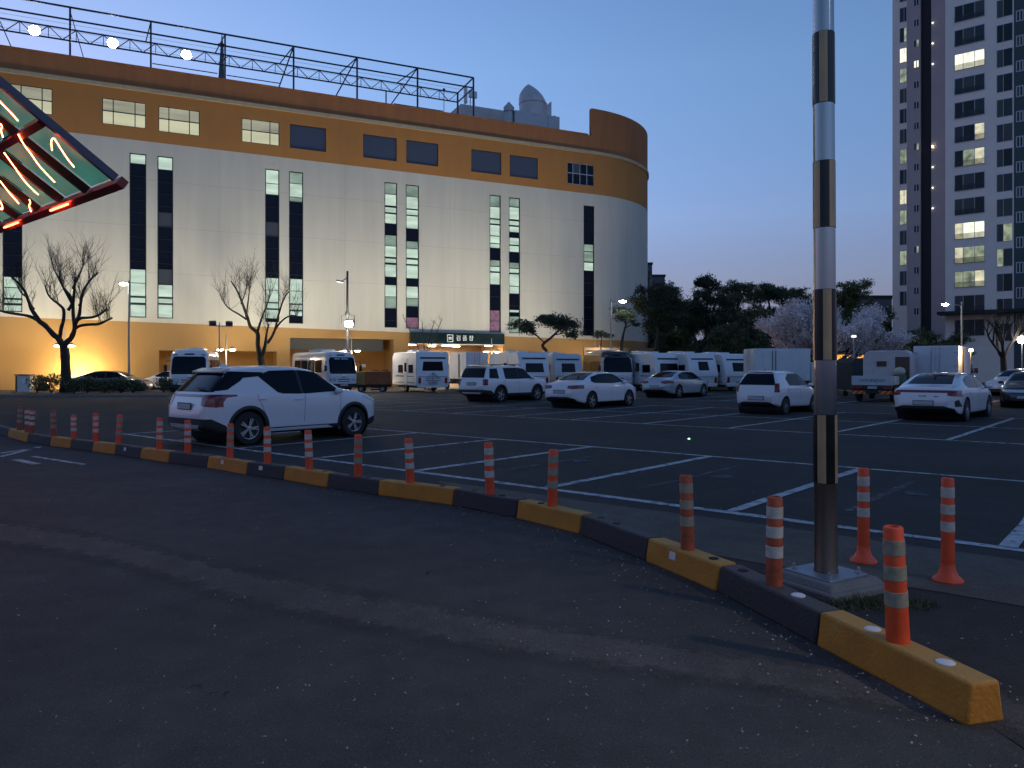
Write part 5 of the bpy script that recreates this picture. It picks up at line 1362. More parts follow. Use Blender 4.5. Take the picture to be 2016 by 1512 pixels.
def minibus(label, pos, head, body_m, dark=False, L=7.0, W=2.06, H=2.78, words=None, awning=False, coach=False):
    t = thing('minibus' if not coach else 'coach', label, 'bus', pos, head, 'buses parked along the store')
    z0 = .34
    nose = [(z0, L/2), (z0+.9, L/2), (H*.62, L/2-.16), (H*.86, L/2-.42), (H, L/2-.75)]
    bm = rbox_body(L, W, H, z0, nose)
    me = bpy.data.meshes.new('body'); bm.to_mesh(me); me.materials.append(body_m); smooth_me(me, R(35)); link('body', me, t)
    w = W/2
    def pp(nm, m, ax, poly, flt, off=.006):
        b = patch(bm, ax, poly, off, flt)
        if len(b.faces): return bm_obj(nm, b, m, t)
        b.free()
    zw0, zw1 = (1.22, 2.30) if not coach else (1.30, 2.36)
    pp('windscreen', M_glass, 'x', [(-w*.90, zw0+.10), (-w*.84, zw0), (w*.84, zw0), (w*.90, zw0+.10), (w*.86, zw1-.16), (w*.76, zw1), (-w*.76, zw1), (-w*.86, zw1-.16)], lambda n, c: c.x > L/2-1.2 and n.x > .02)
    if coach: pp('upper_panel', P('coach_black', (.015, .015, .018), .3, var=.05, coat=.5), 'y', [(-L, zw1-.02), (L, zw1-.02), (L, H+.3), (-L, H+.3)], ANY, .008); pp('side_panel', MATS['coach_black'], 'y', [(-L, 1.15), (L/2-.75, 1.15), (L/2-.75, zw1-.02), (-L, zw1-.02)], lambda n, c: abs(n.y) > .3, .004)
    pp('roof_marker', M_glass, 'x', [(-.34, zw1+.13), (-.22, zw1+.19), (.22, zw1+.19), (.34, zw1+.13), (.22, zw1+.10), (-.22, zw1+.10)], lambda n, c: c.x > L/2-1.3 and n.x > .05, .010)
    for s in (-1, 1): pp('marker_lamp', M_amber if not dark else M_red, 'x', [(s*w*.62, zw1+.16), (s*w*.84, zw1+.10), (s*w*.84, zw1+.05), (s*w*.62, zw1+.10)], lambda n, c: c.x > L/2-1.3 and n.x > .03, .012)
    xw = L/2 - 1.15
    k = 0
    while xw > -L/2 + .8:
        pp('side_window', M_glass2, 'y', [(xw, 1.30), (xw-1.10, 1.30), (xw-1.10, 2.12), (xw, 2.12)], LEFT); pp('side_window', M_glass2, 'y', [(xw, 1.30), (xw-1.10, 1.30), (xw-1.10, 2.12), (xw, 2.12)], RIGHT); xw -= 1.2
    pp('grille', M_plast, 'x', [(-.42, .84), (-.42, .90), (.42, .90), (.42, .84)], FRONT); pp('grille', M_plast, 'x', [(-.40, .70), (-.40, .75), (.40, .75), (.40, .70)], FRONT)
    for s in (-1, 1): pp('headlamp', M_clear, 'x', [(s*.52, .72), (s*.52, .92), (s*w*.93, .95), (s*w*.93, .76)], FRONT, .012)
    pp('bumper', M_plast if not coach else M_silver, 'x', [(-w, .30), (w, .30), (w, .58), (-w, .58)], FRONT, .014)
    MB().lathe([(.09, 0), (.09, .012), (.06, .016), (.0601, .004)], 18, (0, 0, 0), axis='x', caps=False).build('emblem', M_chrome, t).location = (L/2+.004, 0, 1.06)
    plate(t, L/2 + .025, .50)
    for s in (-1, 1):
        MB().path([(L/2-.45, s*w*.95, 2.05), (L/2-.10, s*(w+.16), 2.0), (L/2-.08, s*(w+.18), 1.8)], .018, 6).build('mirror_arm', M_plast, t)
        MB().obox((L/2-.08, s*(w+.19), 1.58), (.05, 0, 0), (0, .085, 0), (0, 0, .20)).build('mirror', M_plast, t, bevel=.03)
    for x in (L/2-1.3, -L/2+1.7):
        for s in (-1, 1): wheel(t, x, s*(w-.13), .39, .24, 7)
    box('chassis', M_plast, t, -L/2+.3, -w*.6, .3, L/2-.5, w*.6, .5)
    box('roof_unit', body_m, t, -1.2, -.55, H-.05, .8, .55, H+.12, bevel=.06)
    if words:
        rr_ = random.Random(2); y = -.50
        for k in range(13):
            wd_ = rr_.uniform(.045, .07)
            if k != 5:
                b = patch(bm, 'x', [(y, zw1-.14), (y+wd_, zw1-.14), (y+wd_, zw1-.07 + rr_.uniform(0, .02)), (y, zw1-.07)], .010, lambda n, c: c.x > L/2-1.0 and n.x > .2)
                if len(b.faces): bm_obj('worn_letter', b, P('white_letter', (.5, .5, .52), .5, var=0), t)
            y += wd_ + .016
    bm.free(); return t
FACE = FANG - PI/2           # nose towards the lot, square to the store wall
def spot(px, d): return Vector(((px-1008)/FPX*d, d, 0))
minibus('white minibus with dark blue windscreen, mostly hidden behind the near white SUV', spot(386, 49.2) , FACE - R(10), M_white2, dark=True, L=6.6, W=2.2)
b_ = spot(632, 49.0)
minibus('white minibus with lettering above its windscreen and a side awning', b_ + Vector((-.6, 3.0, 0)), FACE + R(12), M_white2, words=True, L=6.6, H=2.72)
aw = bpy.data.objects
b2_ = spot(1228, 54)
minibus('coach with black upper front and white lower front between the caravans', b2_ + Vector((-.8, 3.5, 0)), FACE - R(20), M_white2, coach=True, L=8.0, W=2.25, H=2.85)

# ================================================================== caravans
M_car1 = P('caravan_white', (.66, .66, .68), .4, var=.06, scale=2, coat=.2)
M_car2 = P('caravan_grey', (.48, .50, .53), .4, var=.06, scale=2, coat=.2)
def caravan(label, pos, head, L=5.2, W=2.25, H=2.62, z0=.42, win=(1.5, .62), style=0, door=True, paint=None):
    """x forward = drawbar end; the tail faces -x"""
    t = thing('caravan', label, 'caravan', pos, head, 'caravans parked in a row')
    paint = paint or M_car1
    prof = {0: [(-L/2, z0), (-L/2-.02, 1.2), (-L/2+.05, 1.7), (-L/2+.22, H-.25), (-L/2+.50, H-.02), (-L/2+.8, H), (L/2-.8, H), (L/2-.45, H-.05), (L/2-.12, 1.75), (L/2, 1.2), (L/2-.12, z0)],
            1: [(-L/2+.10, z0), (-L/2, .95), (-L/2, 1.25), (-L/2+.30, H-.45), (-L/2+.55, H-.08), (-L/2+.9, H), (L/2-.7, H), (L/2-.3, H-.1), (L/2, 1.4), (L/2-.1, z0)],
            2: [(-L/2, z0), (-L/2, H-.30), (-L/2+.10, H-.08), (-L/2+.4, H), (L/2-.4, H), (L/2, H-.3), (L/2, z0)]}[style]
    w = W/2
    MB().prism(prof, -w, w, 'y').build('shell', paint, t, bevel=.07, seg=3)
    # tail face frame: follow the outline for slanted parts
    def tailx(z):
        pts = sorted([(p[1], p[0]) for p in prof if p[0] < 0]); return lerp_tab(pts, z)
    zc, hw = win; hh = .30
    a, b = tailx(zc-hh), tailx(zc+hh)
    q = MB(); e = .030
    q.add([(a-e, -hw, zc-hh), (a-e, hw, zc-hh), (b-e, hw*.92, zc+hh), (b-e, -hw*.92, zc+hh), (a+.01, -hw, zc-hh), (a+.01, hw, zc-hh), (b+.01, hw*.92, zc+hh), (b+.01, -hw*.92, zc+hh)], [(0,1,2,3),(0,4,5,1),(1,5,6,2),(2,6,7,3),(3,7,4,0)])
    q.build('rear_window', M_glass, t, bevel=.03)
    for s in (-1, 1):
        for (x0, x1, zz0, zz1) in (((-L/2+.7), (-L/2+1.6), 1.28, 1.82), ((.2), (1.2), 1.28, 1.82)):
            MB().box(x0, s*w-.01 if s > 0 else -w-.022, zz0, x1, s*w+.022 if s > 0 else -w+.01, zz1).build('side_window', M_glass, t, bevel=.02)
        MB().box(-L/2+.35, s*w-.02 if s > 0 else -w-.018, .62, L/2-.5, s*w+.018 if s > 0 else -w+.02, .66).build('trim_strip', M_plast, t)
    if door:
        MB().box(-.75, w-.01, .52, -.05, w+.024, 2.25).build('door', paint, t, bevel=.02); MB().box(-.62, w+.02, 1.35, -.2, w+.036, 1.95).build('door_window', M_glass, t)
    for s in (-1, 1):
        xx = tailx(.75); MB().box(xx-.045, s*(w-.22)-.09, .60, xx+.02, s*(w-.22)+.09, .98).build('tail_lamp', M_red, t, bevel=.02)
    zst = 1.02 if style != 1 else .98; xx = tailx(zst)
    MB().box(xx-.012, -w*.90, zst, xx+.03, w*.90, zst+.035).build('tail_stripe', P('decal_grey', (.10, .11, .13), .5, var=.05), t)
    for s in (-1, 1): MB().prism([(-L/2+.5, 1.02), (L/2-.6, 1.02), (L/2-1.0, 1.12), (-L/2+.5, 1.07)], s*w-.004 if s > 0 else -w-.006, s*w+.006 if s > 0 else -w+.004, 'y').build('side_stripe', MATS['decal_grey'], t)
    MB().obox((tailx(H-.42)-.02, 0, H-.42), (.018, 0, .03), (0, w*.78, 0), (0, 0, .02)).build('grab_rail', M_plast, t)
    MB().box(-L/2-.03+.03, -w*.92, z0-.10, -L/2+.12, w*.92, z0+.14).build('bumper', paint, t, bevel=.03)
    plate(t, tailx(.58)-.035, .62)
    box('roof_vent', paint, t, -.9, -.35, H-.02, -.2, .35, H+.11, bevel=.04); box('roof_air_unit', M_white2, t, .5, -.42, H-.02, 1.5, .42, H+.17, bevel=.06)
    for s in (-1, 1): wheel(t, -.15, s*(w-.16), .31, .18, 7)
    box('chassis', M_plast, t, -L/2+.3, -w*.7, .30, L/2-.2, w*.7, z0+.02)
    MB().path([(L/2-.3, .5, .42), (L/2+1.1, 0, .45)], .04, 6).build('drawbar', M_steel, t); MB().path([(L/2-.3, -.5, .42), (L/2+1.1, 0, .45)], .04, 6).build('drawbar', M_steel, t)
    MB().tube((L/2+1.0, 0, -.0), (L/2+1.0, 0, .55), .03).build('jockey_leg', M_steel, t)
    return t
TAIL = FANG + PI/2           # tail towards the lot
def cpos(px, d, L=5.2, head=TAIL): return spot(px, d) + Vector((math.cos(head), math.sin(head), 0))*(L/2)
cv = caravan('white caravan with bicycle rack and trapezoid rear window by the loading dock', cpos(851, 49.5), TAIL + R(1), win=(1.72, .72), style=2, H=2.68)
# bicycle rack lines on its tail
for (p, q) in (((-2.66, -.55, .95), (-2.66, .55, .95)), ((-2.66, -.5, .82), (-2.66, .5, .82)), ((-2.66, 0, .6), (-2.66, 0, 1.35)), ((-2.66, -.45, .95), (-2.66, 0, 1.30)), ((-2.66, .45, .95), (-2.66, 0, 1.30)), ((-2.90, -.55, .82), (-2.90, .55, .82)), ((-2.66, -.4, .82), (-2.90, -.4, .82)), ((-2.66, .4, .82), (-2.90, .4, .82))):
    MB().tube(p, q, .022, n=6).build('bike_rack_bar', M_steel, cv)
caravan('white caravan with broad dark rear window behind the boxy white SUV', cpos(1052, 50.5), TAIL + R(1), win=(1.62, .70), style=0, H=2.66)
caravan('pale grey caravan beside the broad windowed one', cpos(1122, 53), TAIL + R(-2), win=(1.62, .55), style=0, H=2.62, paint=M_car2)
caravan('white caravan with a wide trapezoid window next to the coach', cpos(1318, 52.5), TAIL + R(0), win=(1.62, .78), style=0, H=2.66, paint=M_car1)
caravan('plain caravan half hidden between the coach and its neighbour', cpos(1288, 57), TAIL + R(0), win=(1.55, .4), style=2, H=2.60, paint=M_car2)
caravan('white caravan with a small square window and an oval badge', cpos(1392, 52), TAIL + R(-4), win=(1.74, .42), style=1, H=2.64)
caravan('white caravan at the end of the row by the box truck', cpos(1463, 52.5), TAIL + R(-6), win=(1.66, .50), style=1, H=2.60)

# ================================================================== trucks
M_boxw = P('truck_box_white', (.60, .60, .62), .45, var=.08, scale=2)
def truck(label, pos, head, kind, L=5.2, W=1.75, boxh=1.75, z_bed=.80, name='box_truck', words=None):
    """x forward; the tail faces -x"""
    t = thing(name, label, 'truck', pos, head, 'small trucks parked in the lot')
    w = W/2; bx0, bx1 = -L/2, L/2 - 1.65
    if kind == 'box':
        MB().box(bx0, -w, z_bed, bx1, w, z_bed+boxh).build('cargo_box', M_boxw, t, bevel=.03)
        for s in (-1, 1):
            d = MB().box(bx0-.03, .015 if s > 0 else -w+.05, z_bed+.06, bx0, w-.05 if s > 0 else -.015, z_bed+boxh-.06).build('rear_door', M_boxw, t, bevel=.01)
            MB().tube((bx0-.05, s*.18, z_bed+.05), (bx0-.05, s*.18, z_bed+boxh-.05), .018, n=6).build('lock_bar', M_steel, d)
            for zz in (.2, .85, 1.5): MB().box(bx0-.045, s*(w-.12)-.07, z_bed+zz, bx0-.025, s*(w-.12)+.07, z_bed+zz+.06).build('hinge', M_steel, d)
            for q in (.0, 1.0):
                sd = MB().box(bx0+.5+q*.75, (w-.005) if s > 0 else -w-.022, z_bed+.1, bx0+1.2+q*.75, w+.022 if s > 0 else -w+.005, z_bed+boxh-.12).build('side_door', M_boxw, t, bevel=.01)
                MB().tube((bx0+.5+q*.75+(.62 if q == 0 else .08), s*(w+.04), z_bed+.12), (bx0+.5+q*.75+(.62 if q == 0 else .08), s*(w+.04), z_bed+boxh-.14), .02, n=6).build('lock_bar', M_plast, sd)
    else:
        box('bed_floor', M_plast, t, bx0+.03, -w+.03, z_bed-.04, bx1, w-.03, z_bed+.02)
        tg = MB().box(bx0-.03, -w, z_bed-.02, bx0+.03, w, z_bed+.42).build('tailgate', M_car2, t, bevel=.012)
        for s in (-1, 1): MB().box(bx0+.04, s*w-.03, z_bed, bx1, s*w+.03, z_bed+.40).build('side_gate', M_car2, t, bevel=.012)
        MB().box(bx1-.05, -w*.95, z_bed, bx1, w*.95, z_bed+.75).build('headboard', M_car2, t)
        if words: text_mesh('lettering', words, .19, M_ink, tg, (bx0-.032, 0, z_bed+.20), (PI/2, 0, -PI/2), .004, wide=1.25)
    # cab
    cx0 = bx1 + .06
    if kind == 'flat':
        M_pk = P('cabin_pink', (.55, .47, .47), .5, var=.1); cw = 1.08; y0 = -.28
        cbn = MB().prism([(y0-cw, .95), (y0-cw, 2.08), (y0-cw+.08, 2.30), (y0-cw+.30, 2.44), (y0+cw-.30, 2.44), (y0+cw-.08, 2.30), (y0+cw, 2.08), (y0+cw, .95)], cx0-.02-1.3, cx0+.35, 'x').build('sleeper_cabin', M_pk, t, bevel=.05)
        MB().box(cx0-.04-1.3, y0+.02, 1.66, cx0-1.31, y0+.46, 1.92).build('hatch', P('hatch_rust', (.09, .04, .03), .7, var=.2), cbn)
        MB().box(cx0-.035-1.3, y0-cw+.10, 1.0, cx0-1.31, y0-cw+.72, 2.12).build('doorway', P('door_brown', (.10, .055, .04), .7, var=.2), cbn)
        for (yy, zz) in ((y0+.62, 1.85), (y0+.62, 1.5), (y0-.08, 1.85), (y0-.08, 1.5)): MB().box(cx0-.035-1.3, yy-.03, zz-.03, cx0-1.31, yy+.03, zz+.03).build('latch', M_steel, cbn)
        MB().lathe([(.27, z_bed+.02), (.29, z_bed+.42), (.26, z_bed+.46)], 16, (cx0-1.62, y0-.60, 0)).build('drum', P('drum_green', (.05, .09, .06), .6, var=.2), t, smooth=True)
        MB().blob((cx0-1.62, y0-.60, z_bed+.62), .26, .26, .22).build('drum_lid', P('lid_pale', (.5, .47, .36), .6, var=.15), t, smooth=True)
    MB().prism([(cx0, .55), (cx0, 1.85), (cx0+.12, 1.96), (cx0+.95, 1.95), (cx0+1.30, 1.40), (cx0+1.52, 1.22), (cx0+1.58, .55)], -w*.97, w*.97, 'y').build('cab', M_boxw, t, bevel=.06, seg=3)
    for s in (-1, 1): MB().prism([(cx0+.30, 1.28), (cx0+.34, 1.78), (cx0+.86, 1.78), (cx0+1.14, 1.32)], s*w*.975-.02, s*w*.975+.02, 'y').build('side_window', M_glass, t)
    MB().box(cx0-.02, -w*.7, 1.35, cx0+.02, w*.7, 1.80).build('rear_window', M_glass, t)
    MB().add([(cx0+1.00, -w*.85, 1.88), (cx0+1.00, w*.85, 1.88), (cx0+1.33, w*.88, 1.40), (cx0+1.33, -w*.88, 1.40)], [(0, 1, 2, 3)]).build('windscreen', M_glass, t)
    for s in (-1, 1): MB().obox((cx0+1.2, s*(w+.12), 1.45), (.04, 0, 0), (0, .09, 0), (0, 0, .14)).build('mirror', M_plast, t, bevel=.02)
    for x in (bx0+1.0, L/2-.75):
        for s in (-1, 1): wheel(t, x, s*(w-.14), .32, .22, 7)
    box('chassis', M_plast, t, bx0+.05, -.42, .42, L/2-.4, .42, z_bed-.05)
    box('rear_crossmember', M_plast, t, bx0-.01, -w*.95, z_bed-.16, bx0+.12, w*.95, z_bed-.045)
    M_hz = MATS.get('hazard_plate') or hazard()
    for s in (-1, 1):
        MB().box(bx0-.05, s*(w-.24)-.19, z_bed-.20, bx0+.0, s*(w-.24)+.19, z_bed-.06).build('tail_lamp', M_red, t, bevel=.01)
        MB().box(bx0-.05, s*(w-.30)-.28, z_bed-.42, bx0-.02, s*(w-.30)+.28, z_bed-.27).build('reflector_board', M_hz, t)
        MB().bar((bx0-.02, s*(w-.30), z_bed-.40), (bx0+.05, s*(w-.30), z_bed-.1), .04).build('bracket', M_plast, t)
    plate(t, bx0-.035, z_bed-.12, w=.40)
    box('mud_guard', M_plast, t, bx0+.5, -w+.03, .38, bx0+.54, w-.03, z_bed-.1)
    return t
def hazard():
    m = P('hazard_plate', (.65, .20, .03), .4, var=.1); nt = m.node_tree; b = nt.nodes['Principled BSDF']
    c = nt.nodes.new('ShaderNodeTexCoord'); w = nt.nodes.new('ShaderNodeTexWave'); w.bands_direction = 'DIAGONAL'; w.inputs['Scale'].default_value = 2.6
    r = nt.nodes.new('ShaderNodeValToRGB'); r.color_ramp.interpolation = 'CONSTANT'; r.color_ramp.elements[0].color = (.70, .27, .03, 1); r.color_ramp.elements[1].position = .5; r.color_ramp.elements[1].color = (.45, .03, .02, 1)
    nt.links.new(c.outputs['Object'], w.inputs[0]); nt.links.new(w.outputs[0], r.inputs[0]); nt.links.new(r.outputs[0], b.inputs['Base Color']); return m
HD2 = HD
p = spot(1705, 35.5); truck('white flatbed truck with HYUNDAI on its tailgate and orange reflector boards', p + f_*2.6, HD + R(6), 'flat', words='HYUNDAI', name='flatbed_truck')
p = spot(1838, 37.5); truck('white box truck with closed rear doors lit by a lamp on its right side', p + f_*2.6, HD + R(2), 'box', boxh=1.88, L=5.3, W=1.95)
p = spot(1556, 47.0); truck('white box truck with barred side doors parked behind the small hatchback', p + Vector((.3, 1.0, 0)), R(4), 'box', boxh=2.0, L=5.2, W=1.8)
p = spot(910, 55.0); truck('white box truck lit by the loading dock lamps beside the bike rack caravan', p + Vector((0, 2.4, 0)), TAIL, 'box', boxh=1.95, L=5.0)
p = spot(1693, 42.5)
ct_ = thing('tarp_cart', 'dark tarpaulin covered cart beside the pale trailer cabin', 'cart', (p.x, p.y, 0), R(5))
M_tarp = P('tarp_dark', (.03, .035, .036), .7, var=.3, scale=3, bump=.6, bscale=6)
MB().prism([(-.42, .35), (-.44, 1.9), (-.30, 2.14), (.30, 2.16), (.44, 1.92), (.42, .35)], 0, 1.8, 'y').build('tarpaulin', M_tarp, ct_, bevel=.05)
for x in (-.35, .35):
    w_ = wheel(ct_, x, .9, .2, .12, 7); w_.rotation_euler = (0, 0, PI/2)
box('cart_frame', M_steel, ct_, -.4, .1, .28, .4, 1.7, .36)
# rusty skip cart between the minibus and the caravan
p = spot(738, 51.0)
sk = thing('rusty_cart', 'rusty orange steel skip cart between the lettered minibus and the caravan', 'cart', (p.x, p.y, 0), R(4))
M_rs = P('rusty_orange', (.30, .095, .028), .75, var=.35, scale=3, bump=.3, bscale=25)
MB().box(-.55, -.6, .50, 1.10, .6, 1.38).build('bin', M_rs, sk, bevel=.02); MB().box(-.30, -.625, 1.18, .95, -.59, 1.30).build('rail', M_rs, sk); MB().box(-.40, -.63, .55, -.28, -.59, 1.35).build('rib', M_rs, sk); MB().box(.98, -.63, .55, 1.08, -.59, 1.35).build('rib', M_rs, sk)
MB().box(-1.25, -.5, .55, -.56, .5, 1.36).build('rear_bin', P('rusty_yellow', (.36, .22, .06), .75, var=.3, scale=3), sk, bevel=.02)
box('frame', M_plast, sk, -1.2, -.45, .34, 1.1, .45, .50)
for x in (-.85, .55):
    for s in (-1, 1): wheel(sk, x, s*.5, .22, .14, 7)
for x in (.1, .7): MB().path([(x-.2, -.3, 1.37), (x-.15, -.3, 1.46), (x+.15, -.3, 1.46), (x+.2, -.3, 1.37)], .025, 6).build('handle', M_plast, sk)
# ================================================================== trees and planting
def leaf_mesh(name, pts, size, m, seed=0, asp=.55, up=.0):
    """many small leaf faces: one bent quad per point"""
    rs = np.random.RandomState(seed); n = len(pts); p = np.asarray(pts, float)
    a = rs.normal(size=(n, 3)); a[:, 2] += up; a /= np.linalg.norm(a, axis=1)[:, None] + 1e-9
    b = rs.normal(size=(n, 3)); b -= a*(a*b).sum(1)[:, None]; b /= np.linalg.norm(b, axis=1)[:, None] + 1e-9
    s = (size*rs.uniform(.6, 1.35, n))[:, None]
    v = np.stack([p - a*s*.5, p + b*s*asp*.5, p + a*s*.5, p - b*s*asp*.5], 1).reshape(-1, 3)
    f = np.arange(4*n).reshape(-1, 4)
    me = bpy.data.meshes.new(name); me.from_pydata(v.tolist(), [], f.tolist()); me.materials.append(m); return me
def in_ellipsoid(rs, c, r, n, shell=.45):
    d = rs.normal(size=(n, 3)); d /= np.linalg.norm(d, axis=1)[:, None]
    k = rs.uniform(shell, 1, n)**.8
    return np.asarray(c) + d*k[:, None]*np.asarray(r)
class Tree:
    def __init__(s, seed): s.r = random.Random(seed); s.thick = MB(); s.twig = MB(); s.tips = []
    def limb(s, pts, r0, r1, n=7):
        pts = [Vector(p) for p in pts]; m = len(pts)
        out = []
        for i in range(m-1):
            p0, p1, p2, p3 = pts[max(i-1, 0)], pts[i], pts[i+1], pts[min(i+2, m-1)]
            for k in range(3):
                t = k/3; out.append(.5*((2*p1) + (p2-p0)*t + (2*p0-5*p1+4*p2-p3)*t*t + (3*p1-p0-3*p2+p3)*t**3))
        out.append(pts[-1]); q = len(out)
        s.thick.path(out, [(r0 + (r1-r0)*i/(q-1))*(1 + s.r.uniform(-.07, .07)) for i in range(q)], n)
        return out
    def twigs(s, path, n, L, r=.012, spread=.9, up=.75, start=.35, sub=3, wob=.10):
        m = len(path)
        for _ in range(n):
            f = s.r.uniform(start, 1)**.7; i = min(m-2, int(f*(m-1))); p = path[i].lerp(path[i+1], s.r.random())
            d = Vector((s.r.gauss(0, spread), s.r.gauss(0, spread), s.r.uniform(.1, 1) + up)).normalized(); l = L*s.r.uniform(.45, 1.15)
            s._tw(p, d, l, r*s.r.uniform(.7, 1.2), sub, wob)
    def _tw(s, p, d, l, r, sub, wob):
        pts = [p]; k = 4
        for i in range(k):
            d = (d + Vector((s.r.gauss(0, wob), s.r.gauss(0, wob), s.r.gauss(.04, wob)))).normalized(); pts.append(pts[-1] + d*l/k)
        s.twig.path(pts, [r*(1 - .75*i/k) for i in range(k+1)], 3, False); s.tips.append(pts[-1])
        for j in range(sub if l > .35 else 0):
            i = s.r.randint(1, k-1); e = (d + Vector((s.r.gauss(0, .55), s.r.gauss(0, .55), s.r.uniform(-.1, .5)))).normalized()
            s._tw(pts[i], e, l*s.r.uniform(.3, .6), r*.6, 0 if sub < 3 else 1, wob)
    def grow(s, p, d, l, r, depth, spread=.55, up=.12, out=None):
        pts = [p]; k = 3
        for i in range(k):
            d = (d + Vector((s.r.gauss(0, .13), s.r.gauss(0, .13), s.r.gauss(up*.4, .08)))).normalized(); pts.append(pts[-1] + d*l/k)
        path = s.limb(pts, r, r*.68, 7 if depth > 1 else 5)
        if out is not None: out.append((depth, path))
        if depth > 0:
            for j in range(s.r.choice((2, 3, 3))):
                a = s.r.uniform(0, 6.28); e = (d + Vector((math.cos(a)*spread, math.sin(a)*spread, up)) ).normalized()
                s.grow(pts[-1] if j < 2 else pts[-2], e, l*s.r.uniform(.62, .85), r*.62, depth-1, spread, up, out)
        return pts[-1]
    def build(s, t, bark=None, twig=None):
        s.thick.build('trunk', bark or M_bark, t, smooth=True, fix=False)
        if s.twig.f: s.twig.build('branches', twig or M_twig, t, smooth=False, fix=False)['kind'] = 'stuff'
# ---- pollarded tree at the left
DT = 45.5
def tp(x, y, dy=0.0):                      # zoomed picture coordinates -> offset from the tree's foot
    q = at(x/4.032, 450 + y/4.032, DT); return Vector((q.x - FOOT.x, dy, q.z))
FOOT = Vector(((130-1008)/FPX*DT, DT, 0))
t = thing('bare_tree', 'leafless pollarded tree with forked trunk standing among the low bushes', 'tree', FOOT)
T = Tree(3)
T.limb([tp(528, 1310), tp(524, 1180), tp(520, 1060), tp(512, 950)], .30, .24, 10)
T.limb([tp(528, 1330), tp(526, 1270), tp(524, 1190)], .42, .30, 10)
LB = [([(512, 965), (475, 880), (430, 840), (370, 770), (330, 740), (300, 690), (270, 640), (248, 570), (222, 500), (180, 440), (120, 385)], .19, .05, -.4),
      ([(330, 745), (270, 715), (200, 690), (100, 675), (0, 660), (-60, 640)], .12, .05, .6), ([(265, 640), (215, 590), (180, 545), (110, 500), (60, 440)], .09, .03, .9),
      ([(508, 950), (530, 900), (560, 870), (588, 790), (575, 700), (570, 600), (578, 480), (582, 380)], .19, .05, .2),
      ([(475, 870), (495, 790), (520, 730), (530, 650), (505, 610), (460, 570), (430, 530), (415, 460)], .12, .04, -.7),
      ([(540, 650), (560, 600), (545, 540), (480, 470), (440, 400), (430, 315)], .10, .03, .6), ([(575, 600), (540, 500), (510, 400), (490, 320)], .08, .03, -.9),
      ([(590, 770), (620, 690), (625, 600), (635, 500), (690, 400), (745, 340)], .12, .04, .5), ([(625, 610), (665, 590), (695, 570)], .06, .03, -.6),
      ([(590, 760), (640, 715), (700, 710), (760, 705), (830, 680), (885, 640)], .10, .05, -.5), ([(585, 800), (620, 770), (680, 758), (740, 755), (790, 725), (830, 700)], .11, .06, .9),
      ([(575, 480), (610, 400), (640, 320), (650, 280)], .06, .025, .2)]
for pts, r0, r1, dy in LB:
    n = len(pts); path = T.limb([tp(x, y, dy*i/(n-1)) for i, (x, y) in enumerate(pts)], r0, r1)
    T.twigs(path, 21, 2.0, .014, .45, .95, .48, 3)
T.build(t)
# ---- second pollarded tree between the minibuses, and the one at the far right
F2 = spot(516, 54)
t = thing('bare_tree', 'leafless tree with upright fan of twigs between the two minibuses', 'tree', F2)
T = Tree(9)
def tq(x, y, dy=0.0):
    q = at(400 + x/4.032, 480 + y/4.032, 54); return Vector((q.x - F2.x, dy, q.z))
T.limb([Vector((0, 0, -.05)), tq(468, 1000), tq(455, 900)], .30, .24, 9)
for pts, r0, r1, dy in [([(452, 910), (432, 800), (428, 710), (370, 660), (345, 590), (300, 470), (262, 380), (205, 290)], .19, .04, .4), ([(345, 600), (290, 560), (215, 510), (170, 440)], .08, .03, -.6),
        ([(340, 580), (365, 480), (385, 400), (400, 340)], .07, .03, -.8), ([(428, 710), (450, 600), (480, 490), (500, 400)], .10, .03, .9), ([(465, 900), (500, 800), (515, 720), (540, 640)], .15, .04, -.5),
        ([(510, 790), (560, 700), (590, 560), (630, 430), (670, 370)], .11, .03, .5), ([(555, 710), (620, 620), (700, 570), (760, 580)], .08, .03, -.3), ([(300, 480), (330, 380), (335, 330)], .05, .02, .3)]:
    n = len(pts); path = T.limb([tq(x, y, dy*i/(n-1)) for i, (x, y) in enumerate(pts)], r0, r1)
    T.twigs(path, 18, 2.1, .014, .5, .9, .45, 3)
T.build(t)
F3 = spot(1975, 58)
t = thing('bare_tree', 'dark leafless tree in front of the apartment tower', 'tree', F3)
T = Tree(21); o_ = []
T.limb([Vector((0, 0, -.05)), Vector((.05, 0, 1.2)), Vector((0, 0, 2.4))], .26, .2, 8)
for a in (0.3, 1.9, 3.3, 4.6): T.grow(Vector((0, 0, 2.3)), Vector((math.cos(a)*.8, math.sin(a)*.6, .9)).normalized(), 1.5, .13, 2, .55, .2, o_)
for dp, pth in o_:
    if dp == 0: T.twigs(pth, 5, .8, .012, .6, .4, .2, 2)
T.build(t)
F4 = spot(836, 57)
t = thing('bare_sapling', 'thin leafless sapling with raking stems beside the loading dock sign', 'sapling', F4)
T = Tree(33)
for (a, b) in (((-.1, 2.2), (-1.6, 5.4)), ((0, 2.5), (-.2, 5.0)), ((.1, 2.5), (.7, 5.2)), ((.1, 2.3), (1.3, 5.3))):
    pth = T.limb([Vector((0, 0, -.05)), Vector((a[0], 0, a[1])), Vector(((a[0]+b[0])/2, .1, (a[1]+b[1])/2)), Vector((b[0], .2, b[1]))], .06, .02, 5); T.twigs(pth, 10, .8, .010, .7, .4, .5, 2)
T.build(t, M_twig)
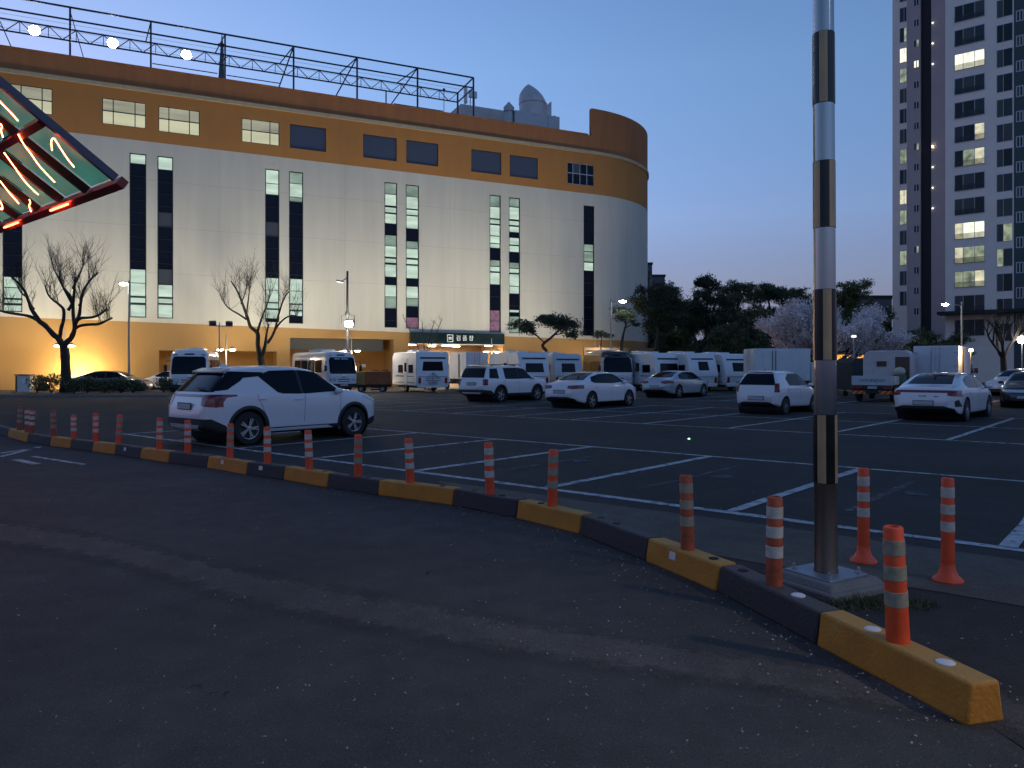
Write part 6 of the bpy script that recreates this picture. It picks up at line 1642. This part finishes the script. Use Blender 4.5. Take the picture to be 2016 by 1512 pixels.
# ---- pines
def pine(label, foot, trunk, pads, seed, dens=1.0, m=None, tr=.16, size=.34, name='pine_tree'):
    t = thing(name, label, 'tree', foot); T = Tree(seed); path = T.limb(trunk, tr, tr*.45, 8)
    rs = np.random.RandomState(seed); P_ = []
    for (c, r) in pads:
        c = Vector(c); j = min(range(len(path)), key=lambda i: (path[i] - c).length + (0 if path[i].z < c.z else 3))
        T.limb([path[j], path[j].lerp(c, .55) + Vector((0, 0, .1)), c], tr*.34, .02, 5)
        n = int(900*dens*r[0]*r[1]**.5*max(r[2], .3)); n = max(60, min(2600, n))
        k = max(4, int(n/55)); sub = in_ellipsoid(rs, c, (r[0]*.85, r[1]*.85, r[2]*.85), k, .3)
        for q in sub: P_.append(rs.normal(size=(n//k, 3))*np.array([.20, .20, .13])*min(1.3, max(r)) + q)
    T.build(t)
    link('crown', leaf_mesh('crown', np.concatenate(P_), size, m or M_pine, seed, .22), t)
    return t
F = spot(1072, 58)
def pq(px, py, d, dy=0.0): q = at(px, py, d); return (q.x - F.x, dy, q.z)
pine('spreading pine with flat dark pads in front of the store wall', F, [(0, 0, -.05), pq(1078, 700, 58), pq(1068, 680, 58), pq(1085, 665, 58), pq(1100, 650, 58)],
     [(pq(1092, 631, 58), (1.6, 1.0, .38)), (pq(1116, 640, 58, .4), (1.3, .9, .5)), (pq(1026, 640, 58, -.3), (1.2, .8, .36)), (pq(1042, 650, 58, .3), (.9, .7, .35)), (pq(1134, 657, 58), (.8, .6, .3)), (pq(1076, 628, 58, .5), (.9, .7, .25))], 41, 2.0, size=.30)
F = spot(1229, 61)
pine('small round headed pine on a thin stem near the store corner', F, [(0, 0, -.05), pq(1224, 690, 61), pq(1226, 665, 61), pq(1232, 640, 61)],
     [(pq(1230, 619, 61), (1.1, .9, .45)), (pq(1222, 612, 61, .3), (.8, .6, .3)), (pq(1244, 628, 61, -.3), (.7, .6, .35)), (pq(1248, 640, 61), (.45, .4, .2))], 42, 2.0, size=.28)
F = spot(1185, 61)
pine('low pine spray beside the thin lamp post', F, [(0, 0, -.05), pq(1183, 690, 61), pq(1184, 668, 61)], [(pq(1184, 658, 61), (.9, .6, .3)), (pq(1196, 661, 61), (.5, .4, .2))], 43, 2.0, size=.26, tr=.07)
F = spot(1292, 67)
pine('tall dark pine rising against the store corner', F, [(0, 0, -.05), pq(1290, 690, 67), pq(1298, 640, 67), pq(1288, 600, 67), pq(1296, 565, 67)],
     [(pq(1300, 572, 67), (1.7, 1.3, .7)), (pq(1268, 570, 67, .5), (.8, .7, .4)), (pq(1262, 590, 67), (1.1, .9, .5)), (pq(1318, 585, 67, -.5), (1.4, 1.2, .8)), (pq(1288, 605, 67), (1.8, 1.5, 1.0)), (pq(1320, 620, 67), (1.6, 1.4, 1.1)), (pq(1262, 606, 67), (.8, .7, .35)), (pq(1300, 640, 67, .6), (1.8, 1.4, .9)), (pq(1330, 600, 67), (1.3, 1.0, .7))], 44, 1.5)
F = spot(1392, 70)
pine('tallest dark pine with a ragged top above the caravans', F, [(0, 0, -.05), pq(1398, 690, 70), pq(1388, 630, 70), pq(1396, 580, 70), pq(1388, 548, 70)],
     [(pq(1386, 551, 70), (1.0, .9, .6)), (pq(1405, 562, 70, .4), (1.1, .9, .6)), (pq(1372, 556, 70), (.6, .5, .35)), (pq(1382, 580, 70, -.3), (1.2, 1.0, .6)), (pq(1410, 592, 70), (1.4, 1.2, .8)), (pq(1366, 604, 70), (1.6, 1.4, .9)), (pq(1400, 622, 70), (2.0, 1.6, 1.0)), (pq(1360, 640, 70), (1.7, 1.4, 1.0)), (pq(1412, 650, 70), (1.6, 1.4, .9))], 45, 1.5)
for i, (px, d, top, wd, lab) in enumerate(((1345, 78, 596, 2.6, 'dark leafy tree between the two tall pines'), (1452, 82, 556, 3.6, 'broad dark evergreen behind the tallest pine'), (1512, 88, 558, 3.6, 'dark evergreen with a ragged top behind the cherry tree'),
        (1578, 92, 562, 3.6, 'dark evergreen rising directly behind the cherry tree'), (1665, 84, 552, 3.3, 'green leafy tree to the right of the cherry tree'), (1712, 90, 588, 2.6, 'low green tree before the flat dark building'),
        (1482, 68, 610, 2.2, 'lower dark tree above the last caravan'), (1432, 66, 635, 2.0, 'shady small tree behind the white caravans'), (1540, 96, 570, 3.4, 'distant dark treetop beyond the evergreens'), (1618, 96, 566, 3.4, 'distant green treetop behind the blossom'))):
    F = spot(px, d); h = at(px, top, d).z; rs = random.Random(60+i); pads = []
    for k in range(19):
        a = rs.uniform(0, 6.28); z = h*rs.uniform(.16, .93); q = wd*(1.02 - .55*max(0, z/h-.5)*2*.8)*rs.uniform(.25, .95)
        s = rs.uniform(.75, 1.35)*wd/2.8; pads.append(((math.cos(a)*q, math.sin(a)*q*.8, z), (s*1.2, s, s*.75)))
    pads.append(((rs.uniform(-.4, .4), 0, h-.55), (.9, .8, .6)))
    pine(lab, F, [(0, 0, -.05), (rs.uniform(-.2, .2), 0, h*.3), (rs.uniform(-.3, .3), 0, h*.62), (0, 0, h*.9)], pads, 60+i, .8, M_leaf2 if i in (4, 5, 9) else M_leaf, .22, .36, 'evergreen_tree')
# ---- far wood that closes the horizon (one mass)
rs = np.random.RandomState(300); n = 9000; px = rs.uniform(1268, 1765, n); d = rs.uniform(108, 122, n); top = 7.5 + 1.6*np.sin(px*.045) + 1.1*np.sin(px*.13 + 1)
fw_ = np.stack([(px-1008)/FPX*d, d, top*rs.uniform(0, 1, n)**.8], 1)
setp(link('far_wood', leaf_mesh('far_wood', fw_, 1.1, M_leaf, 9, .6)), 'far dark wood closing the view behind the trees', 'wood', kind='stuff')
# ---- cherry tree in blossom
F = spot(1628, 55)
t = thing('cherry_tree', 'wide cherry tree in pale pink blossom behind the steel pole', 'tree', F); T = Tree(77); o_ = []
T.limb([Vector((0, 0, -.05)), Vector((.1, 0, .9)), Vector((.0, 0, 1.7))], .28, .22, 9)
rc = random.Random(5)
for k in range(8):
    a = k*PI/4 + rc.uniform(-.2, .2); T.grow(Vector((0, 0, 1.6)), Vector((math.cos(a)*1.15, math.sin(a)*.9, .75 if k % 2 else .42)).normalized(), 2.1, .13, 3, .60, .07, o_)
pts = []
rs = np.random.RandomState(6)
for dp, pth in o_:
    if dp <= 2:
        for p in pth[:: (1 if dp < 2 else 2)]:
            if p.z > 1.5: pts.append(rs.normal(size=(64 if dp == 0 else 34, 3))*np.array([.21, .21, .16]) + np.array(p))
    if dp == 0: T.twigs(pth, 3, .7, .010, .7, .3, .3, 1)
for p in T.tips: pts.append(rs.normal(size=(6, 3))*.10 + np.array(p))
T.build(t); link('blossom', leaf_mesh('blossom', np.concatenate(pts), .105, M_bloss, 3, .8), t)
# ---- shrubs that close the view under the trees
for i, (px, d, w, h) in enumerate(((1325, 74, 2.2, 3.2), (1368, 76, 2.4, 3.4), (1415, 75, 2.3, 3.0), (1458, 76, 2.4, 3.6), (1502, 78, 2.5, 3.8), (1548, 79, 2.5, 4.0), (1590, 80, 2.5, 3.6), (1700, 78, 2.4, 3.6), (1730, 80, 2.2, 4.2))):
    F = spot(px, d); rs = np.random.RandomState(220+i); rr_ = random.Random(i+70)
    t = thing('dark_shrub', 'dark shrub under the trees ' + ('beside the tall pine at the store corner', 'between the two tall pines', 'just right of the tallest pine', 'below the broad evergreen', 'left of the blossom', 'behind the left half of the blossom', 'behind the blossom trunk', 'behind the right edge of the blossom', 'before the flat dark building')[i], 'shrub', F)
    st = MB()
    for k in range(8):
        a = rr_.uniform(0, 6.28); st.path([(0, 0, -.02), (math.cos(a)*w*.3, math.sin(a)*w*.3, h*.5), (math.cos(a)*w*.7, math.sin(a)*w*.6, h*.85)], [.05, .03, .01], 4, False)
    st.build('stems', M_twig, t, fix=False)
    pts = np.concatenate([in_ellipsoid(rs, (rr_.uniform(-.5, .5)*w, rr_.uniform(-.4, .4), h*rr_.uniform(.35, .72)), (w*.55, w*.5, h*.30), 330, .15) for _ in range(5)])
    link('leaves', leaf_mesh('leaves', pts, .34, M_leaf, i, .5), t)
# ---- hedge trees before the tower
for i, (px, d, top, wd) in enumerate(((1762, 66, 652, 1.7), (1800, 67, 646, 1.9), (1842, 68, 642, 1.9), (1882, 69, 650, 1.6))):
    F = spot(px, d); h = at(px, top, d).z; rs = random.Random(90+i); pads = []
    for k in range(13):
        a = rs.uniform(0, 6.28); q = wd*rs.uniform(.2, .85); pads.append(((math.cos(a)*q, math.sin(a)*q*.7, h*rs.uniform(.18, .86)), (.95, .8, .6)))
    pine(('leafy screen tree next to the blossom', 'leafy screen tree above the pale trailer cabin', 'leafy screen tree above the box truck with rear doors', 'leafy screen tree beside the bare tree')[i], F, [(0, 0, -.05), (.1, 0, h*.5), (0, 0, h*.85)], pads, 90+i, 1.0, M_leaf, .12, .30, 'screen_tree')
# ---- bushes in the bed at the left
bed = MB(); pb_ = [gr(-260, 783), gr(345, 781), gr(352, 770), gr(-260, 772)]
bed.prism([(p.x, p.y) for p in pb_], -.02, .13).build('planting_bed', P('soil', (.035, .028, .022), .95, var=.3, scale=6, bump=.6, bscale=20), None)
setp(bpy.data.objects['planting_bed'], kind='structure')
kb = MB(); q0, q1 = gr(-260, 784), gr(350, 782)
kb.bar((q0.x, q0.y-.08, .07), (q1.x, q1.y-.08, .07), .15, .17); setp(kb.build('bed_kerb', M_conc), kind='structure')
for i, (px, d, w, h) in enumerate(((74, 45.0, .75, 1.05), (101, 44.6, .80, 1.15), (146, 44.4, .7, .8), (172, 44.6, .9, 1.0), (206, 44.8, .8, .85), (238, 45.0, .85, .95), (262, 44.9, .7, .8), (322, 45.6, .6, .95), (338, 46, .5, .8))):
    F = spot(px, d); rs = np.random.RandomState(120+i)
    t = thing('low_bush', ('thin leafy bush beside the white utility cabinet', 'leafy bush at the left foot of the pollarded tree', 'bush at the right foot of the pollarded tree', 'bush in front of the grey saloon tail', 'bush in front of the grey saloon doors', 'bush in front of the grey saloon front door', 'bush before the grey saloon front wheel', 'bush before the half hidden white saloon', 'small bush beside the first minibus')[i], 'bush', (F.x, F.y, .12), 0, 'low bushes in the bed')
    st = MB(); rr_ = random.Random(i)
    for k in range(9):
        a = rr_.uniform(0, 6.28); st.path([(0, 0, -.02), (math.cos(a)*w*.3, math.sin(a)*w*.3, h*.5), (math.cos(a)*w*.7, math.sin(a)*w*.6, h*rr_.uniform(.7, .95))], [.02, .014, .006], 4, False)
    st.build('stems', M_twig, t, fix=False)
    pts = np.concatenate([in_ellipsoid(rs, (0, 0, h*.55), (w, w*.8, h*.48), 500, .25), in_ellipsoid(rs, (w*.3*rr_.uniform(-1, 1), 0, h*.7), (w*.6, w*.5, h*.35), 220, .3)])
    link('leaves', leaf_mesh('leaves', pts, .13, M_leaf2 if i < 2 else M_leaf, i, .5), t)
# ---- grass verge under the trees at the right (nobody could count it)
gv = MB(); rg = random.Random(14)
for _ in range(5000):
    d = rg.uniform(58, 80); px = rg.uniform(1290, 1720); q = spot(px, d); h = rg.uniform(.1, .35); dx = rg.uniform(-.1, .1)
    gv.add([(q.x-.05, q.y, 0), (q.x+.05, q.y, 0), (q.x+dx, q.y, h)], [(0, 1, 2)])
setp(gv.build('verge_grass', M_leaf2, fix=False), 'rough grass under the trees behind the caravan row', 'grass', kind='stuff')
# ================================================================== lamp posts and wall lights
M_post = P('lamp_post_grey', (.30, .30, .31), .5, .5, var=.12)
M_postd = P('lamp_post_dark', (.05, .05, .055), .5, .3, var=.12)
M_lampoff = P('lamp_lens_faint', (.7, .7, .68), .4, var=0, emit=(1, .95, .85), es=.35)
WARM, COOL = (1, .80, .50), (1, .93, .80)
def street_lamp(label, px, d, z, side, lit=True, reach=.9, energy=0, post=None, head_m=None, aim=None):
    F = spot(px, d); t = thing('street_lamp', label, 'street lamp', F)
    po = post or M_post
    MB().path([(0, 0, -.02), (0, 0, 1.0), (0, 0, z+.15)], [.085, .075, .05], 10).build('post', po, t, smooth=True)
    MB().lathe([(.15, 0), (.15, .05), (.10, .10), (.085, .4)], 12).build('base', po, t, smooth=True)
    MB().path([(0, 0, z-.18), (side*reach*.5, 0, z-.02), (side*reach, 0, z)], [.03, .028, .025], 6).build('arm', po, t)
    x = side*(reach+.22)
    MB().obox((x, 0, z+.03), (.34, 0, .03*side*0), (0, .13, 0), (0, 0, .05)).build('head', po, t, bevel=.03)
    MB().blob((x, -.02, z-.05), .27, .16, .11, 16, 8).build('lens', (head_m or M_lamphot) if lit else M_lampoff, t, smooth=True)
    if energy: lamp('SPOT', t, (x, 0, z-.14), energy, COOL, .2, aim=aim or (x, 0, 0), spot=150, blend=.8)
    return t
street_lamp('tall grey street lamp lit before the store wall next to a slot window', 254, 48.5, 7.0, -1, energy=220, reach=.1)
street_lamp('lit street lamp on an arm near the rounded store corner', 1203, 60, 6.9, 1, energy=60, reach=.7)
street_lamp('lit street lamp with long arm before the apartment tower', 1893, 61, 6.75, -1, energy=80, reach=1.1)
# street lamp at the lot entrance: its light comes from the right and throws the posts' shadows to the left
t = thing('street_lamp', 'tall street lamp at the lot entrance lighting the free end of the kerb', 'street lamp', (12.6, -3.4, 0), R(150))
MB().path([(0, 0, -.02), (0, 0, 4), (0, 0, 9.4)], [.10, .09, .06], 12).build('post', M_post, t, smooth=True); MB().lathe([(.18, 0), (.18, .06), (.11, .12), (.10, .5)], 12).build('base', M_post, t, smooth=True)
MB().path([(0, 0, 9.3), (.6, 0, 9.5), (1.2, 0, 9.5)], .035, 6).build('arm', M_post, t); MB().obox((1.5, 0, 9.52), (.36, 0, 0), (0, .14, 0), (0, 0, .05)).build('head', M_post, t, bevel=.03); MB().blob((1.5, 0, 9.45), .28, .13, .08, 14, 6).build('lens', M_lamphot, t, smooth=True)
lamp('SPOT', t, (1.5, 0, 9.34), 800, (1, .86, .64), .22, aim=(11.4, 3.0, 0), spot=58, blend=.9)
# the tall dark post with a faint arm lamp above and a glaring flood below
F = spot(684, 55); t = thing('street_lamp', 'tall dark lamp post with a faint arm lamp and a glaring flood lamp halfway', 'street lamp', F)
MB().path([(0, 0, -.02), (0, 0, 3), (0, 0, 8.6)], [.11, .10, .075], 12).build('post', M_postd, t, smooth=True)
MB().lathe([(.2, 0), (.2, .06), (.12, .12), (.11, .5)], 12).build('base', M_postd, t, smooth=True)
MB().path([(0, 0, 8.1), (-.25, 0, 7.95), (-.40, 0, 7.9)], .03, 6).build('arm', M_postd, t); MB().path([(0, 0, 8.45), (-.1, 0, 8.1), (-.3, 0, 7.98)], .012, 5).build('stay', M_postd, t)
MB().obox((-.55, 0, 7.88), (.26, 0, -.05), (0, .11, 0), (0, 0, .05)).build('head', M_postd, t, bevel=.02); MB().obox((-.55, 0, 7.81), (.22, 0, -.04), (0, .10, 0), (0, 0, .03)).build('lens', M_lampoff, t)
MB().lathe([(.16, 5.35), (.18, 5.5), (.12, 5.7)], 12).build('collar', M_postd, t, smooth=True)
for (x, s) in ((-.42, -1), (.5, 1)):
    MB().path([(0, 0, 5.45), (x, 0, 5.40), (x, 0, 4.75)], .025, 6).build('bracket', M_postd, t)
MB().obox((.18, -.20, 4.80), (.32, 0, 0), (0, .14, .04), (0, -.05, .26)).build('flood_head', M_postd, t, bevel=.03)
MB().blob((.18, -.34, 4.78), .29, .06, .25, 16, 8).build('flood_lens', M_flood, t, smooth=True)
lamp('POINT', t, (.18, -.55, 4.78), 240, (1, .95, .84), .25)
# cross-armed lantern posts below the wall
def lantern(label, px, d, z, glow=M_lampwarm, energy=26, col=WARM, two=True):
    F = spot(px, d); t = thing('lantern_post', label, 'lantern', F, 0, 'cross armed lantern posts along the store wall')
    MB().path([(0, 0, -.02), (0, 0, z+1.1)], [.065, .035], 10).build('post', M_post, t, smooth=True)
    MB().lathe([(.13, 0), (.13, .06), (.07, .12)], 12).build('base', M_post, t)
    for s in (-1, 1):
        MB().path([(0, 0, z), (s*.35, 0, z+.05), (s*.42, 0, z+.02)], .025, 6).build('arm', M_post, t)
        MB().lathe([(.05, z-.02), (.30, z+.02), (.32, z+.05), (.10, z+.16), (.04, z+.2)], 14, (s*.46, 0, 0)).build('shade', M_post, t, smooth=True)
        MB().blob((s*.46, 0, z-.01), .22, .22, .10, 12, 6).build('globe', glow, t, smooth=True)
        lamp('POINT', t, (s*.46, 0, z-.20), energy, col, .12)
    return t
def inward(px, off):      # a spot `off` metres in front of the store wall
    s, _ = FB(px, HOR, -off); p = mpos(s, -off); return p.y
lantern('cross armed lantern post half hidden behind the pollarded tree', 127, inward(127, 3.2), 3.1)
lantern('cross armed lantern post beside the first minibus', 445, inward(445, 3.0), 2.95)
lantern('cross armed lantern post between the lettered minibus and the rusty cart', 692, inward(692, 3.0), 2.95)
lantern('cross armed lantern post behind the broad windowed caravan', 968, inward(968, 3.0), 3.0)
lantern('cross armed lantern post at the foot of the rounded store corner', 1172, inward(1172, 3.0), 3.0)
lantern('cross armed lantern post beyond the canopy at the store wall', -70, inward(-70, 3.0), 3.0)
# facade floodlights on slim posts, pointing at the wall
def facade_flood(label, px, off, energy, zaim=15, z=4.4):
    s, _ = FB(px, HOR, -off); t = thing('facade_floodlight', label, 'floodlight', mpos(s, -off), FANG, 'floodlights aimed at the store wall')
    MB().path([(0, 0, -.02), (0, 0, z+.25)], [.06, .045], 8).build('post', M_post, t, smooth=True)
    MB().lathe([(.12, 0), (.12, .05), (.06, .1)], 10).build('base', M_post, t)
    MB().bar((-.5, 0, z), (.8, 0, z), .05).build('cross_bar', M_post, t)
    for x in (-.42, .62):
        MB().obox((x, .06, z+.18), (.22, 0, 0), (0, .12, .06), (0, -.05, .13)).build('lamp_box', M_postd, t, bevel=.02)
        MB().obox((x, .195, z+.25), (.19, 0, 0), (0, .006, .003), (0, -.045, .105)).build('lens', M_lampwarm, t)
    lamp('AREA', t, (.1, .45, z+.35), energy, (1, .93, .74), .7, aim=(.1, off, zaim), spread=150)
    return t
facade_flood('twin box floodlight on a slim post beside the first minibus', 432, 7.5, 18, 12)
def added_flood(label, px, off, energy):  # added lamps, set out of sight to brighten the store wall
    s, _ = FB(px, HOR, -off); t = thing('added_floodlight', label, 'floodlight', mpos(s, -off), FANG, 'ground floodlights aimed up at the store wall')  # the whole group is added lamps, set out of sight
    MB().bar((-.32, 0, .12), (-.32, 0, .42), .05).build('yoke', M_postd, t); MB().bar((.32, 0, .12), (.32, 0, .42), .05).build('yoke', M_postd, t)
    box('base', M_postd, t, -.36, -.14, -.01, .36, .14, .12)
    MB().obox((0, 0, .40), (.28, 0, 0), (0, .10, .17), (0, -.12, .07)).build('lamp_box', M_postd, t, bevel=.02); MB().obox((0, .115, .595), (.25, 0, 0), (0, .004, .007), (0, -.11, .065)).build('lens', M_lampwarm, t)
    lamp('AREA', t, (0, .22, .75), energy, (1, .93, .74), .7, aim=(0, off, 12.5), spread=95)
for (px, off, e, lab) in ((-75, 7, 85, 'beyond the canopy corner'), (86, 6.6, 120, 'behind the bushes left of the pollarded tree'), (190, 6.8, 75, 'behind the grey saloon tail'), (268, 7, 80, 'behind the grey saloon nose'), (352, 6, 85, 'left of the first minibus'), (470, 4.3, 80, 'right of the first minibus'), (575, 4.4, 62, 'left of the lettered minibus'), (655, 7.5, 60, 'behind the lettered minibus'), (740, 8, 98, 'behind the rusty cart'), (850, 8, 105, 'behind the bike rack caravan'), (985, 8.5, 125, 'behind the broad windowed caravan'), (1110, 8.5, 125, 'behind the pale grey caravan'), (1200, 8.5, 120, 'behind the coach')):
    added_flood('low ground floodlight ' + lab, px, off, e*.38)  # each one an added lamp brightening the store wall
# ground wash lamp at the foot of the ochre wall behind the bushes
s, _ = FB(152, HOR, -1.6)
t = thing('wall_washer', 'low wall washer lamp at the foot of the ochre wall behind the bushes', 'lamp', mpos(s, -1.6), FANG)
box('housing', M_postd, t, -.3, -.12, 0, .3, .12, .22, bevel=.02); box('lens', M_lampwarm, t, -.26, -.08, .215, .26, .09, .235)
lamp('AREA', t, (0, .05, .3), 120, (1, .80, .42), .4, aim=(0, 1.6, 1.7), spread=170)
# globe lamp and the pale short post at the right, lit shop lamp by the box truck
F = spot(2012, 58); t = thing('globe_lamp', 'white globe lamp on a thin post by the bare tree', 'street lamp', F)
MB().path([(0, 0, -.02), (0, 0, 3.55)], [.05, .035], 8).build('post', M_post, t, smooth=True); MB().blob((0, 0, 3.75), .30, .30, .28, 14, 8).build('globe', M_lamphot, t, smooth=True)
lamp('POINT', t, (-.5, -.5, 3.75), 25, COOL, .25)
F = spot(1681, 50); t = thing('short_post', 'short pale post in front of the cherry trunk', 'post', F)
MB().path([(0, 0, -.02), (0, 0, 3.6)], [.06, .05], 8).build('post', M_post, t, smooth=True); box('cap', M_lampoff, t, -.12, -.12, 3.6, .12, .12, 3.75, bevel=.02)
F = spot(1899, 36.6); t = thing('work_lamp', 'bright work lamp on a stand beside the box truck', 'lamp', (F.x+.55, F.y+.4, 0))
MB().path([(0, 0, -.02), (0, 0, 2.4)], [.04, .03], 8).build('stand', M_postd, t); MB().lathe([(.16, 0), (.16, .03), (.05, .06)], 10).build('foot', M_postd, t)
MB().obox((0, 0, 2.45), (.05, .02, 0), (-.03, .06, 0), (0, 0, .06)).build('head', M_lampwarm, t, bevel=.02)
lamp('POINT', t, (-.22, .0, 2.35), 28, (1, .62, .25), .10)
# orange-lit kiosk awning far behind the flatbed
F = spot(1670, 66); t = thing('kiosk', 'small kiosk with an orange lit awning beyond the flatbed truck', 'kiosk', F)
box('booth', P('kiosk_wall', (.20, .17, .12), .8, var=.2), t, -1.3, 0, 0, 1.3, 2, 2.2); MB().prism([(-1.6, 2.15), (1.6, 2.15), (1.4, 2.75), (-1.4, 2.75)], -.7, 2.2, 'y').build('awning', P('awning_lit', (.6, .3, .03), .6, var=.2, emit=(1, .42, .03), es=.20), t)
lamp('POINT', t, (0, -1.2, 1.9), 40, (1, .65, .25), .2)
# red sign lamps on the last caravan's neighbour
F = spot(1491, 58); t = thing('warning_beacon', 'red warning lamps on a post behind the last caravan', 'beacon', F)
MB().path([(0, 0, -.02), (0, 0, 2.9)], [.05, .05], 8).build('post', M_postd, t)
for z in (2.75, 2.4, 1.9): MB().blob((0, -.05, z), .16, .12, .11, 10, 6).build('red_lamp', P('beacon_red', (.6, .05, .03), .4, var=0, emit=(1, .07, .03), es=1.2), t, smooth=True)
# white utility cabinet at the left
F = spot(50, 47); t = thing('utility_cabinet', 'white utility cabinet with overhanging top at the ochre wall', 'cabinet', F, R(8))
box('body', P('cabinet_white', (.62, .60, .56), .5, var=.1), t, -.36, -.25, 0, .36, .25, 1.15, bevel=.02); box('side_panel', P('cabinet_brown', (.14, .10, .06), .7, var=.2), t, -.46, -.25, 0, -.363, .25, 1.13); box('top', M_conc, t, -.52, -.32, 1.15, .42, .32, 1.21)
MB().box(-.10, -.262, .70, .18, -.25, .95).build('label_plate', M_plate, t); MB().box(-.05, -.268, .08, .15, -.25, .14).build('vent', M_plast, t)
# low slatted fence at the foot of the rounded corner
a, b = at(1150, 726, 64), at(1292, 726, 67); t = thing('slat_fence', 'low wooden slat fence at the foot of the rounded store corner', 'fence', (a.x, a.y, 0), math.atan2(b.y-a.y, b.x-a.x)); L_ = (b-a).length
M_slat = P('weathered_wood', (.20, .13, .08), .8, var=.25, scale=6, stretch=(.3, 1, 4))
for k in range(7): box('slat', M_slat, t, 0, -.02, .6+.42*k, L_, .02, .82+.42*k)
for k in range(6): box('fence_post', M_slat, t, k*(L_-.1)/5, .022, -.02, k*(L_-.1)/5+.1, .12, 3.5)
